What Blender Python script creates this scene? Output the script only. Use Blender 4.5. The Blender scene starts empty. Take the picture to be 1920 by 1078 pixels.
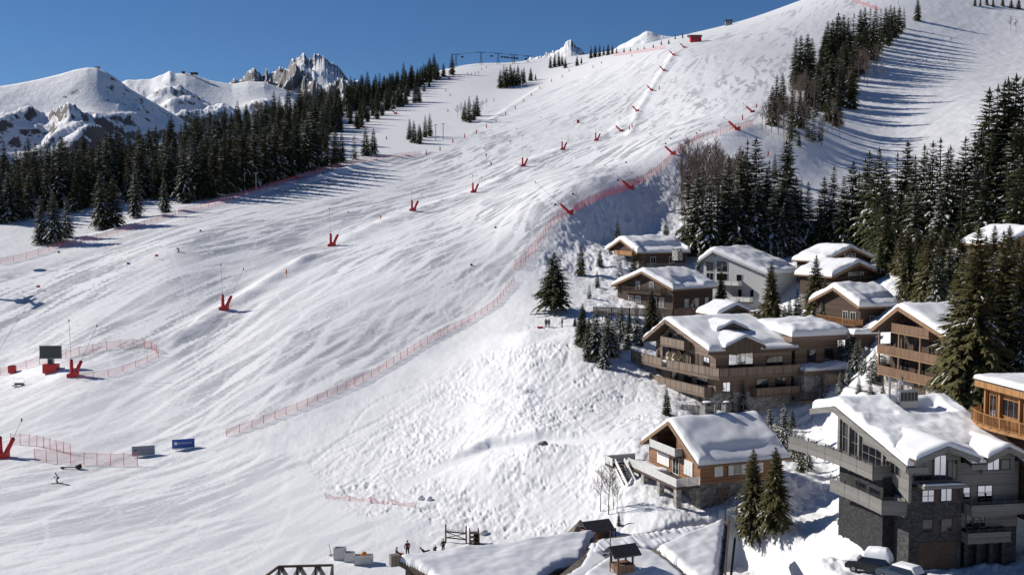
import bpy, bmesh, math, random, time
import numpy as np
from mathutils import Vector, Matrix
T0 = time.time()
R = math.radians
random.seed(7)
rng = np.random.default_rng(11)
scene = bpy.context.scene
COL = scene.collection

# ------------------------------------------------------------------ camera
F, CX, CY = 2100.0, 960.0, 539.0
PITCH = math.atan(139.0 / F)
CAMZ = 40.0
cp, sp = math.cos(PITCH), math.sin(PITCH)
cam_d = bpy.data.cameras.new("camera")
cam = bpy.data.objects.new("camera", cam_d)
COL.objects.link(cam)
cam.location = (0, 0, CAMZ)
cam.rotation_euler = (math.pi / 2 - PITCH, 0, 0)
cam_d.sensor_width = 36.0
cam_d.lens = 36.0 * F / 1920.0
cam_d.clip_start = 0.5
cam_d.clip_end = 30000
scene.camera = cam

def ray(px, py):
    u = (px - CX) / F
    v = -(py - CY) / F
    return np.array([u, cp + v * sp, -sp + v * cp])

def W(px, py, d):
    return np.array([0, 0, CAMZ]) + ray(px, py) * d

def PX(p):
    x, y, z = p[0], p[1], p[2] - CAMZ
    dd = y * cp - z * sp
    return CX + F * x / dd, CY - F * (y * sp + z * cp) / dd

# ------------------------------------------------------------------ light
SUN_EL, SUN_AZ = 31.5, math.degrees(math.atan2(-0.945, 0.33))   # azimuth from +Y towards +X
s_vec = Vector((math.sin(R(SUN_AZ)) * math.cos(R(SUN_EL)), math.cos(R(SUN_AZ)) * math.cos(R(SUN_EL)), math.sin(R(SUN_EL))))
sun_d = bpy.data.lights.new("sun", 'SUN')
sun_d.energy = 5.0
sun_d.angle = R(0.5)
sun_d.color = (1.0, 0.955, 0.895)
sun = bpy.data.objects.new("sun", sun_d)
sun.rotation_euler = (-s_vec).to_track_quat('-Z', 'Y').to_euler()
COL.objects.link(sun)
world = bpy.data.worlds.new("World")
scene.world = world
world.use_nodes = True
nt = world.node_tree
bg = nt.nodes['Background']
sky = nt.nodes.new('ShaderNodeTexSky')
sky.sky_type = 'NISHITA'
sky.sun_disc = False
sky.sun_elevation = R(SUN_EL)
sky.sun_rotation = R(SUN_AZ)
sky.altitude = 2200
sky.air_density = 1.0
sky.dust_density = 0.25
sky.ozone_density = 10.0
nt.links.new(sky.outputs[0], bg.inputs[0])
bg.inputs[1].default_value = 0.068
scene.view_settings.view_transform = 'Standard'
scene.view_settings.look = 'None'
scene.view_settings.exposure = 0.05
scene.view_settings.gamma = 1.0

# ------------------------------------------------------------------ materials
def nmat(name):
    m = bpy.data.materials.new(name)
    m.use_nodes = True
    return m, m.node_tree.nodes, m.node_tree.links, m.node_tree.nodes['Principled BSDF']

def simple(name, col, rough=0.7, metal=0.0, var=0.0, scale=3.0, bump=0.0, stretch=(1, 1, 1)):
    m, n, l, b = nmat(name)
    b.inputs['Roughness'].default_value = rough
    b.inputs['Metallic'].default_value = metal
    b.inputs['Base Color'].default_value = (*col, 1)
    if var > 0:
        tc = n.new('ShaderNodeTexCoord')
        mp = n.new('ShaderNodeMapping')
        mp.inputs['Scale'].default_value = stretch
        no = n.new('ShaderNodeTexNoise')
        no.inputs['Scale'].default_value = scale
        no.inputs['Detail'].default_value = 5
        rp = n.new('ShaderNodeValToRGB')
        rp.color_ramp.elements[0].position = 0.3
        rp.color_ramp.elements[1].position = 0.7
        rp.color_ramp.elements[0].color = (*[c * (1 - var) for c in col], 1)
        rp.color_ramp.elements[1].color = (*[min(1, c * (1 + var)) for c in col], 1)
        l.new(tc.outputs['Object'], mp.inputs[0]); l.new(mp.outputs[0], no.inputs[0])
        l.new(no.outputs[0], rp.inputs[0]); l.new(rp.outputs[0], b.inputs['Base Color'])
        if bump > 0:
            bp = n.new('ShaderNodeBump')
            bp.inputs['Strength'].default_value = bump
            bp.inputs['Distance'].default_value = 0.05
            l.new(no.outputs[0], bp.inputs['Height']); l.new(bp.outputs[0], b.inputs['Normal'])
    return m

def planks(name, col, pitch=0.18, vertical=False, var=0.35, rough=0.75):
    """board cladding: dark joints every pitch metres, each board its own tone, grain along the board"""
    m, n, l, b = nmat(name)
    tc = n.new('ShaderNodeTexCoord')
    sx = n.new('ShaderNodeSeparateXYZ')
    l.new(tc.outputs['Object'], sx.inputs[0])
    if vertical:
        ad = n.new('ShaderNodeMath'); ad.operation = 'ADD'
        l.new(sx.outputs[0], ad.inputs[0]); l.new(sx.outputs[1], ad.inputs[1])
        src = ad.outputs[0]
    else:
        src = sx.outputs[2]
    dv = n.new('ShaderNodeMath'); dv.operation = 'DIVIDE'; dv.inputs[1].default_value = pitch
    l.new(src, dv.inputs[0])
    fl = n.new('ShaderNodeMath'); fl.operation = 'FLOOR'; l.new(dv.outputs[0], fl.inputs[0])
    fr = n.new('ShaderNodeMath'); fr.operation = 'FRACT'; l.new(dv.outputs[0], fr.inputs[0])
    wn = n.new('ShaderNodeTexWhiteNoise'); wn.noise_dimensions = '1D'; l.new(fl.outputs[0], wn.inputs['W'])
    no = n.new('ShaderNodeTexNoise'); no.inputs['Scale'].default_value = 1.3; no.inputs['Detail'].default_value = 6
    mp = n.new('ShaderNodeMapping'); mp.inputs['Scale'].default_value = (8, 8, 1) if vertical else (1, 1, 9)
    l.new(tc.outputs['Object'], mp.inputs[0]); l.new(mp.outputs[0], no.inputs[0])
    av = n.new('ShaderNodeMath'); av.operation = 'ADD'; l.new(wn.outputs[0], av.inputs[0]); l.new(no.outputs[0], av.inputs[1])
    rp = n.new('ShaderNodeValToRGB')
    rp.color_ramp.elements[0].position = 0.45; rp.color_ramp.elements[1].position = 1.35 if False else 1.0
    rp.color_ramp.elements[0].color = (*[c * (1 - var) for c in col], 1)
    rp.color_ramp.elements[1].color = (*[min(1, c * (1 + var)) for c in col], 1)
    l.new(av.outputs[0], rp.inputs[0])
    gt = n.new('ShaderNodeMath'); gt.operation = 'LESS_THAN'; gt.inputs[1].default_value = 0.1; l.new(fr.outputs[0], gt.inputs[0])
    mx = n.new('ShaderNodeMix'); mx.data_type = 'RGBA'
    l.new(gt.outputs[0], mx.inputs[0]); l.new(rp.outputs[0], mx.inputs[6])
    mx.inputs[7].default_value = (*[c * 0.35 for c in col], 1)
    l.new(mx.outputs[2], b.inputs['Base Color'])
    b.inputs['Roughness'].default_value = rough
    bp = n.new('ShaderNodeBump'); bp.inputs['Strength'].default_value = 0.5; bp.inputs['Distance'].default_value = 0.03
    l.new(gt.outputs[0], bp.inputs['Height']); bp.invert = True
    l.new(bp.outputs[0], b.inputs['Normal'])
    return m

def stone(name, col, scale=2.2, var=0.45):
    m, n, l, b = nmat(name)
    tc = n.new('ShaderNodeTexCoord')
    mp = n.new('ShaderNodeMapping'); mp.inputs['Scale'].default_value = (1, 1, 1.8)
    vo = n.new('ShaderNodeTexVoronoi'); vo.inputs['Scale'].default_value = scale
    ve = n.new('ShaderNodeTexVoronoi'); ve.feature = 'DISTANCE_TO_EDGE'; ve.inputs['Scale'].default_value = scale
    l.new(tc.outputs['Object'], mp.inputs[0]); l.new(mp.outputs[0], vo.inputs[0]); l.new(mp.outputs[0], ve.inputs[0])
    sx = n.new('ShaderNodeSeparateColor'); l.new(vo.outputs['Color'], sx.inputs[0])
    rp = n.new('ShaderNodeValToRGB')
    rp.color_ramp.elements[0].color = (*[c * (1 - var) for c in col], 1)
    rp.color_ramp.elements[1].color = (*[min(1, c * (1 + var)) for c in col], 1)
    l.new(sx.outputs[0], rp.inputs[0])
    lt = n.new('ShaderNodeMath'); lt.operation = 'LESS_THAN'; lt.inputs[1].default_value = 0.05; l.new(ve.outputs['Distance'], lt.inputs[0])
    mx = n.new('ShaderNodeMix'); mx.data_type = 'RGBA'; l.new(lt.outputs[0], mx.inputs[0]); l.new(rp.outputs[0], mx.inputs[6])
    mx.inputs[7].default_value = (*[c * 0.45 for c in col], 1)
    l.new(mx.outputs[2], b.inputs['Base Color'])
    bp = n.new('ShaderNodeBump'); bp.inputs['Strength'].default_value = 0.7; bp.inputs['Distance'].default_value = 0.05
    l.new(ve.outputs['Distance'], bp.inputs['Height']); l.new(bp.outputs[0], b.inputs['Normal'])
    b.inputs['Roughness'].default_value = 0.85
    return m

def snow_mat(name, ground=False):
    m, n, l, b = nmat(name)
    tc = n.new('ShaderNodeTexCoord')
    b.inputs['Roughness'].default_value = 0.55
    b.inputs['Base Color'].default_value = (0.80, 0.80, 0.80, 1)
    b.inputs['Specular IOR Level'].default_value = 0.25
    n1 = n.new('ShaderNodeTexNoise'); n1.inputs['Scale'].default_value = 1.7 if ground else 0.8; n1.inputs['Detail'].default_value = 8; n1.inputs['Roughness'].default_value = 0.62
    l.new(tc.outputs['Object'], n1.inputs[0])
    bp = n.new('ShaderNodeBump'); bp.inputs['Strength'].default_value = 0.35 if ground else 0.12; bp.inputs['Distance'].default_value = 0.12
    l.new(n1.outputs[0], bp.inputs['Height']); l.new(bp.outputs[0], b.inputs['Normal'])
    if ground:
        at = n.new('ShaderNodeAttribute'); at.attribute_name = 'wear'
        rp = n.new('ShaderNodeValToRGB')
        rp.color_ramp.elements[0].position = 0.0
        rp.color_ramp.elements[0].color = (0.33, 0.342, 0.362, 1)
        rp.color_ramp.elements[1].position = 1.0
        rp.color_ramp.elements[1].color = (0.88, 0.875, 0.865, 1)
        l.new(at.outputs['Fac'], rp.inputs[0])
        l.new(rp.outputs[0], b.inputs['Base Color'])
    return m

M = {}
M['snow'] = snow_mat('roof_snow')
M['ground'] = snow_mat('slope_snow', True)
M['snow_dirty'] = simple('old_snow', (0.72, 0.72, 0.72), 0.7, 0, 0.12, 2.0, 0.3)
M['red'] = simple('red_padding', (0.52, 0.022, 0.025), 0.55, 0, 0.15, 2)
M['redpost'] = simple('red_plastic', (0.50, 0.03, 0.035), 0.5)
M['steel'] = simple('galvanised_steel', (0.33, 0.34, 0.35), 0.45, 0.6)
M['darksteel'] = simple('dark_steel', (0.05, 0.055, 0.06), 0.5, 0.5)
M['black'] = simple('black_rubber', (0.012, 0.012, 0.013), 0.6)
M['orange'] = simple('orange_plastic', (0.65, 0.22, 0.02), 0.5)
M['glass'] = simple('window_glass', (0.012, 0.014, 0.018), 0.06)
M['glass'].node_tree.nodes['Principled BSDF'].inputs['Specular IOR Level'].default_value = 0.8
M['mirror'] = simple('coated_window_glass', (0.55, 0.57, 0.60), 0.03, 1.0)
M['white'] = simple('white_paint', (0.72, 0.71, 0.68), 0.6, 0, 0.06, 3)
M['offwhite'] = simple('weathered_white_render', (0.52, 0.52, 0.50), 0.8, 0, 0.1, 2)
M['brown'] = planks('dark_larch_boards', (0.052, 0.028, 0.017))
M['brown_v'] = planks('dark_larch_vertical_boards', (0.06, 0.032, 0.019), 0.16, True)
M['brownlight'] = planks('weathered_larch_boards', (0.15, 0.085, 0.048), 0.16, True)
M['taupe'] = planks('taupe_painted_boards', (0.162, 0.114, 0.080), 0.2)
M['taupe_v'] = planks('taupe_vertical_boards', (0.185, 0.138, 0.10), 0.14, True, 0.3)
M['taupedark'] = planks('taupe_shutter_boards', (0.085, 0.06, 0.043), 0.14, True, 0.3)
M['chalet'] = planks('honey_brown_boards', (0.235, 0.115, 0.055), 0.17)
M['chalet_v'] = planks('honey_brown_vertical_boards', (0.20, 0.095, 0.045), 0.16, True)
M['grey'] = planks('silver_grey_boards', (0.175, 0.167, 0.15), 0.22, False, 0.2)
M['larch'] = planks('golden_larch_boards', (0.30, 0.145, 0.05), 0.16, True, 0.3)
M['stone'] = stone('grey_field_stone', (0.22, 0.205, 0.185))
M['stonedark'] = stone('dark_slate_stone', (0.055, 0.052, 0.051), 2.6)
M['stoneshade'] = stone('shaded_dark_stone', (0.026, 0.025, 0.025), 2.4)  # near-black copy of the dark slate, shade on the left base put into colour
M['stonelight'] = stone('pale_field_stone', (0.36, 0.34, 0.31))
M['roofdark'] = simple('dark_roof_sheet', (0.045, 0.042, 0.042), 0.6, 0.1, 0.3, 4)
M['roofwood'] = planks('wooden_roof_shingles', (0.16, 0.13, 0.105), 0.3, True, 0.3)
M['beam'] = simple('old_beam_wood', (0.075, 0.05, 0.034), 0.8, 0, 0.35, 4, 0.2)
M['beamlight'] = simple('light_beam_wood', (0.23, 0.14, 0.075), 0.8, 0, 0.3, 4, 0.2)
M['greyfence'] = planks('grey_fence_boards', (0.20, 0.17, 0.14), 0.12, True, 0.3)
M['asphalt'] = simple('wet_asphalt', (0.045, 0.045, 0.048), 0.6, 0, 0.3, 1.2, 0.1)
M['concrete'] = simple('concrete', (0.30, 0.29, 0.28), 0.85, 0, 0.15, 3, 0.1)

# ------------------------------------------------------------------ object helpers
def tag(o, label=None, cat=None, group=None, kind=None):
    if label: o['label'] = label
    if cat: o['category'] = cat
    if group: o['group'] = group
    if kind: o['kind'] = kind
    return o

def thing(name, label, cat, loc=(0, 0, 0), rz=0.0, group=None, scale=1.0):
    o = bpy.data.objects.new(name, None)
    COL.objects.link(o)
    o.empty_display_size = 0.3
    o.location = loc
    o.rotation_euler = (0, 0, rz)
    o.scale = (scale,) * 3
    return tag(o, label, cat, group)

def link(name, mesh, parent=None):
    o = bpy.data.objects.new(name, mesh)
    COL.objects.link(o)
    if parent is not None: o.parent = parent
    return o

def copy_tree(o, parent=None):
    c = o.copy()
    COL.objects.link(c)
    if parent is not None: c.parent = parent
    for ch in list(o.children):
        copy_tree(ch, c)
    return c

class MB:
    """collects quads, boxes, tubes; build() links them as ONE mesh object"""
    def __init__(self):
        self.v = []; self.f = []; self.m = []; self.mats = []
    def mi(self, mat):
        if mat not in self.mats: self.mats.append(mat)
        return self.mats.index(mat)
    def add(self, vs, fs, mat):
        o = len(self.v); i = self.mi(mat)
        self.v.extend([tuple(map(float, p)) for p in vs])
        for f in fs:
            self.f.append([o + k for k in f]); self.m.append(i)
    def box(self, c, s, mat, rz=0.0, M4=None):
        vs = []
        for dz in (-.5, .5):
            for dx, dy in ((-.5, -.5), (.5, -.5), (.5, .5), (-.5, .5)):
                x, y = dx * s[0], dy * s[1]
                vs.append(Vector((c[0] + x * math.cos(rz) - y * math.sin(rz), c[1] + x * math.sin(rz) + y * math.cos(rz), c[2] + dz * s[2])))
        if M4 is not None: vs = [M4 @ v for v in vs]
        self.add(vs, [(3, 2, 1, 0), (4, 5, 6, 7), (0, 1, 5, 4), (1, 2, 6, 5), (2, 3, 7, 6), (3, 0, 4, 7)], mat)
        return self
    def prism(self, poly, z0, z1, mat):
        """poly: ccw list of (x,y); z0,z1 scalars or lists"""
        n = len(poly)
        a = z0 if hasattr(z0, '__len__') else [z0] * n
        b = z1 if hasattr(z1, '__len__') else [z1] * n
        vs = [(p[0], p[1], a[i]) for i, p in enumerate(poly)] + [(p[0], p[1], b[i]) for i, p in enumerate(poly)]
        fs = [tuple(range(n - 1, -1, -1)), tuple(range(n, 2 * n))] + [(i, (i + 1) % n, n + (i + 1) % n, n + i) for i in range(n)]
        self.add(vs, fs, mat)
        return self
    def slab(self, quad, th, mat, down=True):
        """quad: 4 points of the top face; thickness vertical"""
        d = Vector((0, 0, -th if down else th))
        q = [Vector(p) for p in quad]
        vs = q + [p + d for p in q]
        fs = [(0, 1, 2, 3), (7, 6, 5, 4), (1, 0, 4, 5), (2, 1, 5, 6), (3, 2, 6, 7), (0, 3, 7, 4)]
        self.add(vs, fs, mat)
        return self
    def bar(self, a, b, w, h, mat):
        """rectangular bar from a to b"""
        a = Vector(a); b = Vector(b); d = (b - a)
        if d.length < 1e-6: return self
        t = d.normalized()
        up = Vector((0, 0, 1)) if abs(t.z) < 0.95 else Vector((0, 1, 0))
        s = t.cross(up).normalized(); u = s.cross(t)
        vs = []
        for p in (a, b):
            for i, j in ((-1, -1), (1, -1), (1, 1), (-1, 1)):
                vs.append(p + s * (i * w / 2) + u * (j * h / 2))
        self.add(vs, [(3, 2, 1, 0), (4, 5, 6, 7), (0, 1, 5, 4), (1, 2, 6, 5), (2, 3, 7, 6), (3, 0, 4, 7)], mat)
        return self
    def tube(self, pts, rad, mat, n=6, cap=True):
        pts = [Vector(p) for p in pts]
        k = len(pts)
        rr = rad if hasattr(rad, '__len__') else [rad] * k
        vs = []; fs = []
        for i, p in enumerate(pts):
            t = (pts[min(i + 1, k - 1)] - pts[max(i - 1, 0)])
            if t.length < 1e-9: t = Vector((0, 0, 1))
            t.normalize()
            up = Vector((0, 0, 1)) if abs(t.z) < 0.9 else Vector((1, 0, 0))
            s = t.cross(up).normalized(); u = s.cross(t)
            for j in range(n):
                a = 2 * math.pi * j / n
                vs.append(p + (s * math.cos(a) + u * math.sin(a)) * rr[i])
        for i in range(k - 1):
            for j in range(n):
                fs.append((i * n + j, i * n + (j + 1) % n, (i + 1) * n + (j + 1) % n, (i + 1) * n + j))
        if cap:
            fs.append(tuple(range(n - 1, -1, -1))); fs.append(tuple((k - 1) * n + j for j in range(n)))
        self.add(vs, fs, mat)
        return self
    def ball(self, c, r, mat, nu=8, nv=6):
        r = r if hasattr(r, '__len__') else (r, r, r)
        vs = [(c[0], c[1], c[2] + r[2])]
        for i in range(1, nv):
            a = math.pi * i / nv
            for j in range(nu):
                b = 2 * math.pi * j / nu
                vs.append((c[0] + r[0] * math.sin(a) * math.cos(b), c[1] + r[1] * math.sin(a) * math.sin(b), c[2] + r[2] * math.cos(a)))
        vs.append((c[0], c[1], c[2] - r[2]))
        fs = [(0, 1 + j, 1 + (j + 1) % nu) for j in range(nu)]
        for i in range(nv - 2):
            for j in range(nu):
                fs.append((1 + i * nu + j, 1 + (i + 1) * nu + j, 1 + (i + 1) * nu + (j + 1) % nu, 1 + i * nu + (j + 1) % nu))
        L = len(vs) - 1
        fs += [(L, 1 + (nv - 2) * nu + (j + 1) % nu, 1 + (nv - 2) * nu + j) for j in range(nu)]
        self.add(vs, fs, mat)
        return self
    def mesh(self, name, smooth=False):
        me = bpy.data.meshes.new(name)
        me.from_pydata(self.v, [], self.f)
        for mt in self.mats: me.materials.append(mt)
        me.polygons.foreach_set('material_index', self.m)
        if smooth: me.polygons.foreach_set('use_smooth', [True] * len(self.f))
        me.update()
        return me
    def build(self, name, parent=None, smooth=False):
        return link(name, self.mesh(name, smooth), parent)

def grid_mesh(name, P, mat, smooth=True, wrap=False):
    """P: (a,b,3) array of points"""
    a, b = P.shape[:2]
    me = bpy.data.meshes.new(name)
    idx = np.arange(a * b).reshape(a, b)
    q = np.stack([idx[:-1, :-1], idx[:-1, 1:], idx[1:, 1:], idx[1:, :-1]], -1).reshape(-1, 4)
    nf = len(q)
    me.vertices.add(a * b); me.vertices.foreach_set('co', np.ascontiguousarray(P, dtype=np.float32).ravel())
    me.loops.add(nf * 4); me.loops.foreach_set('vertex_index', q.astype(np.int32).ravel())
    me.polygons.add(nf); me.polygons.foreach_set('loop_start', np.arange(0, nf * 4, 4, dtype=np.int32))
    me.polygons.foreach_set('loop_total', np.full(nf, 4, dtype=np.int32))
    me.polygons.foreach_set('use_smooth', np.full(nf, smooth))
    me.materials.append(mat)
    me.update(calc_edges=True)
    return me

# ------------------------------------------------------------------ numpy noise
def _hash(ix, iy, seed):
    h = (ix.astype(np.int64) * 374761393 + iy.astype(np.int64) * 668265263 + seed * 974711) & 0xffffffff
    h = ((h ^ (h >> 13)) * 1274126177) & 0xffffffff
    return ((h ^ (h >> 16)) & 0xffff) / 65535.0

def pnoise(x, y, seed=0):
    ix = np.floor(x); iy = np.floor(y); fx = x - ix; fy = y - iy
    ux = fx * fx * fx * (fx * (fx * 6 - 15) + 10); uy = fy * fy * fy * (fy * (fy * 6 - 15) + 10)
    def g(dx, dy):
        a = _hash(ix + dx, iy + dy, seed) * 2 * np.pi
        return np.cos(a) * (fx - dx) + np.sin(a) * (fy - dy)
    a = g(0, 0) * (1 - ux) + g(1, 0) * ux
    b = g(0, 1) * (1 - ux) + g(1, 1) * ux
    return (a * (1 - uy) + b * uy) * 1.5

def fbm(x, y, seed=0, oct=4, gain=0.5):
    s = 0; a = 1.0
    for k in range(oct):
        s = s + a * pnoise(x, y, seed + k * 17); x = x * 2.03 + 3.1; y = y * 2.03 + 1.7; a *= gain
    return s

def ridged(x, y, seed=0, oct=5):
    s = 0; a = 1.0; w = 1.0
    for k in range(oct):
        n = 1 - np.abs(pnoise(x, y, seed + k * 13)); n = n * n * w
        s = s + a * n; w = np.clip(n * 1.6, 0, 1); x = x * 2.07 + 5.2; y = y * 2.07 + 9.1; a *= 0.5
    return s

def sstep(a, b, x):
    t = np.clip((x - a) / (b - a), 0, 1)
    return t * t * (3 - 2 * t)

def inpoly(x, y, poly):
    x = np.asarray(x, dtype=float); y = np.asarray(y, dtype=float)
    r = np.zeros(np.shape(x), bool); n = len(poly)
    for i in range(n):
        x0, y0 = poly[i]; x1, y1 = poly[(i + 1) % n]
        c = ((y0 > y) != (y1 > y))
        r ^= c & (x < (x1 - x0) * (y - y0) / ((y1 - y0) if y1 != y0 else 1e-9) + x0)
    return r
# ------------------------------------------------------------------ terrain: surveyed points, spline between
CTRL = [
 # bottom flat
 (-60,1078,120),(0,1078,120),(400,1078,122),(763,1041,128),(0,870,170),(108,907,160),(400,870,168),(600,950,146),(760,950,143),(250,780,194),
 (950,1000,132),(-60,700,226),(0,700,225),(137,700,215),(-60,600,251),(0,600,250),(560,840,172),
 # piste centre
 (423,578,245),(622,460,290),(333,475,275),(774,390,350),(888,354,390),(981,305,430),(1055,273,470),(1118,257,492),(1195,205,560),(1230,160,612),(1265,90,700),(1305,75,745),
 (250,640,230),(520,650,214),(700,560,236),(820,480,262),(900,420,298),(1000,350,348),(1130,310,384),(1250,235,470),(1330,160,580),
 # fence line
 (430,815,180),(700,705,200),(880,600,225),(965,510,250),(1022,442,272),(1065,395,290),(1130,368,308),(1180,350,325),(1265,285,370),(1385,240,410),(1440,225,430),
 # foot of the bank
 (1072,452,272),(1130,455,284),(1196,442,300),(1255,405,318),(1320,330,358),(1250,470,276),(1160,480,264),
 # knoll and mound
 (1040,613,211),(1035,585,220),(1000,740,180),(960,680,195),(1000,820,160),(1180,770,168),(1100,950,135),(700,850,166),(850,760,181),(1130,690,186),(1095,640,198),
 (940,640,207),
 # hamlet
 (1312,955,130),(1190,830,148),(1250,775,162),(1480,960,128),(1510,890,143),(1540,940,133),(1575,978,118),(1605,1005,113),(1655,1045,107),(1690,1078,105),(1500,1070,115),(1380,1078,119),(1400,1000,120),(1300,1005,122),
 (1340,770,170),(1190,720,180),(1480,770,172),(1580,760,165),(1250,585,225),(1140,590,217),(1220,505,262),(1100,520,250),(1420,580,235),
 (1640,720,155),(1600,610,190),(1580,545,215),(1570,510,240),(1820,505,205),(1740,1078,103),(1570,875,147),(1880,850,116),(1830,740,135),(1900,700,136),(1910,1078,103),(1985,1078,103),(1985,700,136),
 # right woods and slope
 (1450,470,270),(1650,470,258),(1900,400,244),(1900,480,216),(1985,400,244),(1550,330,380),(1550,300,402),(1650,260,460),(1740,113,680),(1880,200,490),(1985,200,490),(1850,50,785),(1985,50,785),(1520,270,410),
 (1350,300,366),(1350,400,310),(1480,400,312),(1430,235,425),(1560,160,570),(1660,80,720),
 # left woods
 (90,457,300),(200,430,315),(-60,440,310),(0,440,310),(0,490,286),(-60,490,286),(340,380,360),(560,310,440),(700,285,482),(830,270,512),(700,230,600),(640,180,785),(840,130,925),(930,220,625),
 (-60,352,480),(0,352,480),(300,282,565),(500,228,665),(640,190,765),(1010,150,800),
 # skyline
 (900,122,955),(960,121,955),(1000,112,950),(1160,95,925),(1290,68,905),(1400,38,905),(1500,2,925),(1700,-60,955),(1900,-60,930),(1985,-60,930),
]
WORLD_CTRL = []   # (px, d, z)
for (px, d, z) in [(-60,700,40),(0,900,10),(300,1000,40),(600,1100,80),(760,1120,110),(900,1250,125),(1160,1220,140),(1500,1220,185),(1900,1220,235),(-60,1250,-60),(400,1300,-40),(1985,1240,235)]:
    WORLD_CTRL.append((px, d, z))
pts = []
for (px, py, d) in CTRL:
    p = W(px, py, d); pts.append(p)
for (px, d, z) in WORLD_CTRL:
    pts.append(np.array([(px - CX) / F * d, d, z]))
pts = np.array(pts)
pr = np.hypot(pts[:, 0], pts[:, 1]); pa = np.arctan2(pts[:, 0], pts[:, 1]); pt = (pts[:, 2] - CAMZ) / pr
Q = np.stack([pa * 2.2, np.log(pr)], 1)
def _k(r2): return 0.5 * r2 * np.log(r2 + 1e-12)
n = len(Q)
D2 = ((Q[:, None] - Q[None]) ** 2).sum(-1)
A = np.zeros((n + 3, n + 3)); A[:n, :n] = _k(D2) + np.eye(n) * 2e-4
A[:n, n] = 1; A[:n, n + 1:] = Q; A[n, :n] = 1; A[n + 1:, :n] = Q.T
sol = np.linalg.solve(A, np.concatenate([pt, np.zeros(3)]))
def tps(az, lr):
    sh = np.shape(az); a = np.ravel(az) * 2.2; b = np.ravel(lr); out = np.empty(a.shape)
    for i in range(0, len(a), 40000):
        aa = a[i:i + 40000]; bb = b[i:i + 40000]
        d2 = (aa[:, None] - Q[None, :, 0]) ** 2 + (bb[:, None] - Q[None, :, 1]) ** 2
        out[i:i + 40000] = _k(d2) @ sol[:n] + sol[n] + sol[n + 1] * aa + sol[n + 2] * bb
    return out.reshape(sh)

AZ1 = R(26.5)
az_f = np.linspace(-AZ1, AZ1, 1061)
az_side = np.concatenate([AZ1 + np.cumsum(np.geomspace(R(0.08), R(6), 48))])
az_side = AZ1 + (az_side - AZ1) * (R(180) - AZ1) / (az_side[-1] - AZ1)
AZ = np.concatenate([-az_side[::-1], az_f, az_side])
r_near = np.geomspace(4, 100, 18)[:-1]
r_mid = np.geomspace(100, 1250, 860)
r_far = np.geomspace(1250, 9000, 40)[1:]
RR = np.concatenate([r_near, r_mid, r_far])

# base surface on a coarse grid, bicubic-ish refine by linear interpolation of a dense enough grid
ca = np.linspace(-AZ1, AZ1, 266); cr = np.linspace(math.log(100), math.log(1250), 330)
CT = tps(np.repeat(ca[None], len(cr), 0), np.repeat(cr[:, None], len(ca), 1))
def bil(G, fi, fj):
    i0 = np.clip(np.floor(fi).astype(int), 0, G.shape[0] - 2); j0 = np.clip(np.floor(fj).astype(int), 0, G.shape[1] - 2)
    a = fi - i0; b = fj - j0
    return (G[i0, j0] * (1 - b) + G[i0, j0 + 1] * b) * (1 - a) + (G[i0 + 1, j0] * (1 - b) + G[i0 + 1, j0 + 1] * b) * a
def base_z(x, y):
    r = np.hypot(x, y); az = np.arctan2(x, y)
    a = np.clip(az, -AZ1, AZ1); rr = np.clip(r, 100.0, 1250.0)
    t = bil(CT, (np.log(rr) - cr[0]) / (cr[1] - cr[0]), (a - ca[0]) / (ca[1] - ca[0]))
    z = CAMZ + rr * t
    z = z + (r - rr) * np.where(r < 100, 0.0, 0.0)
    zf = -160.0
    z = z + (zf - z) * sstep(1250, 2400, r)
    s = sstep(R(45), R(150), np.abs(az))
    return z * (1 - s) + s * np.where(r > 1250, z, -3.0)

def seg_dist(x, y, line):
    """signed side, distance and arclength to a polyline in world xy"""
    best = np.full(np.shape(x), 1e9); arc = np.zeros(np.shape(x)); side = np.zeros(np.shape(x)); L = 0
    for (ax, ay), (bx, by) in zip(line[:-1], line[1:]):
        dx, dy = bx - ax, by - ay; l = math.hypot(dx, dy)
        t = np.clip(((x - ax) * dx + (y - ay) * dy) / (l * l), 0, 1)
        ex = x - ax - t * dx; ey = y - ay - t * dy; d = np.hypot(ex, ey)
        m = d < best
        best = np.where(m, d, best); arc = np.where(m, L + t * l, arc); side = np.where(m, np.sign(dx * ey - dy * ex), side)
        L += l
    return best, arc, side

def hit0(px, py, zf=None, r0=95.0, r1=1400.0):
    """where the line of sight through a photo point meets the ground"""
    zf = zf or base_z
    d = ray(px, py); s = np.geomspace(r0, r1, 1500)
    P = np.array([0, 0, CAMZ])[None] + d[None] * s[:, None]
    g = P[:, 2] - zf(P[:, 0], P[:, 1])
    k = np.where(g < 0)[0]
    if len(k) == 0: return None
    i = k[0]
    if i == 0: return P[0]
    t = g[i - 1] / (g[i - 1] - g[i]); p = P[i - 1] * (1 - t) + P[i] * t
    return p

# level pads under the houses: (photo px, py, depth, half size along x, along y, rotation, ground z)
PADS = []
def pad(px, py, d, hx, hy, rz, dz=0.0):
    p = W(px, py, d); PADS.append((p[0], p[1], hx, hy, rz, p[2] + dz))

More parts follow.
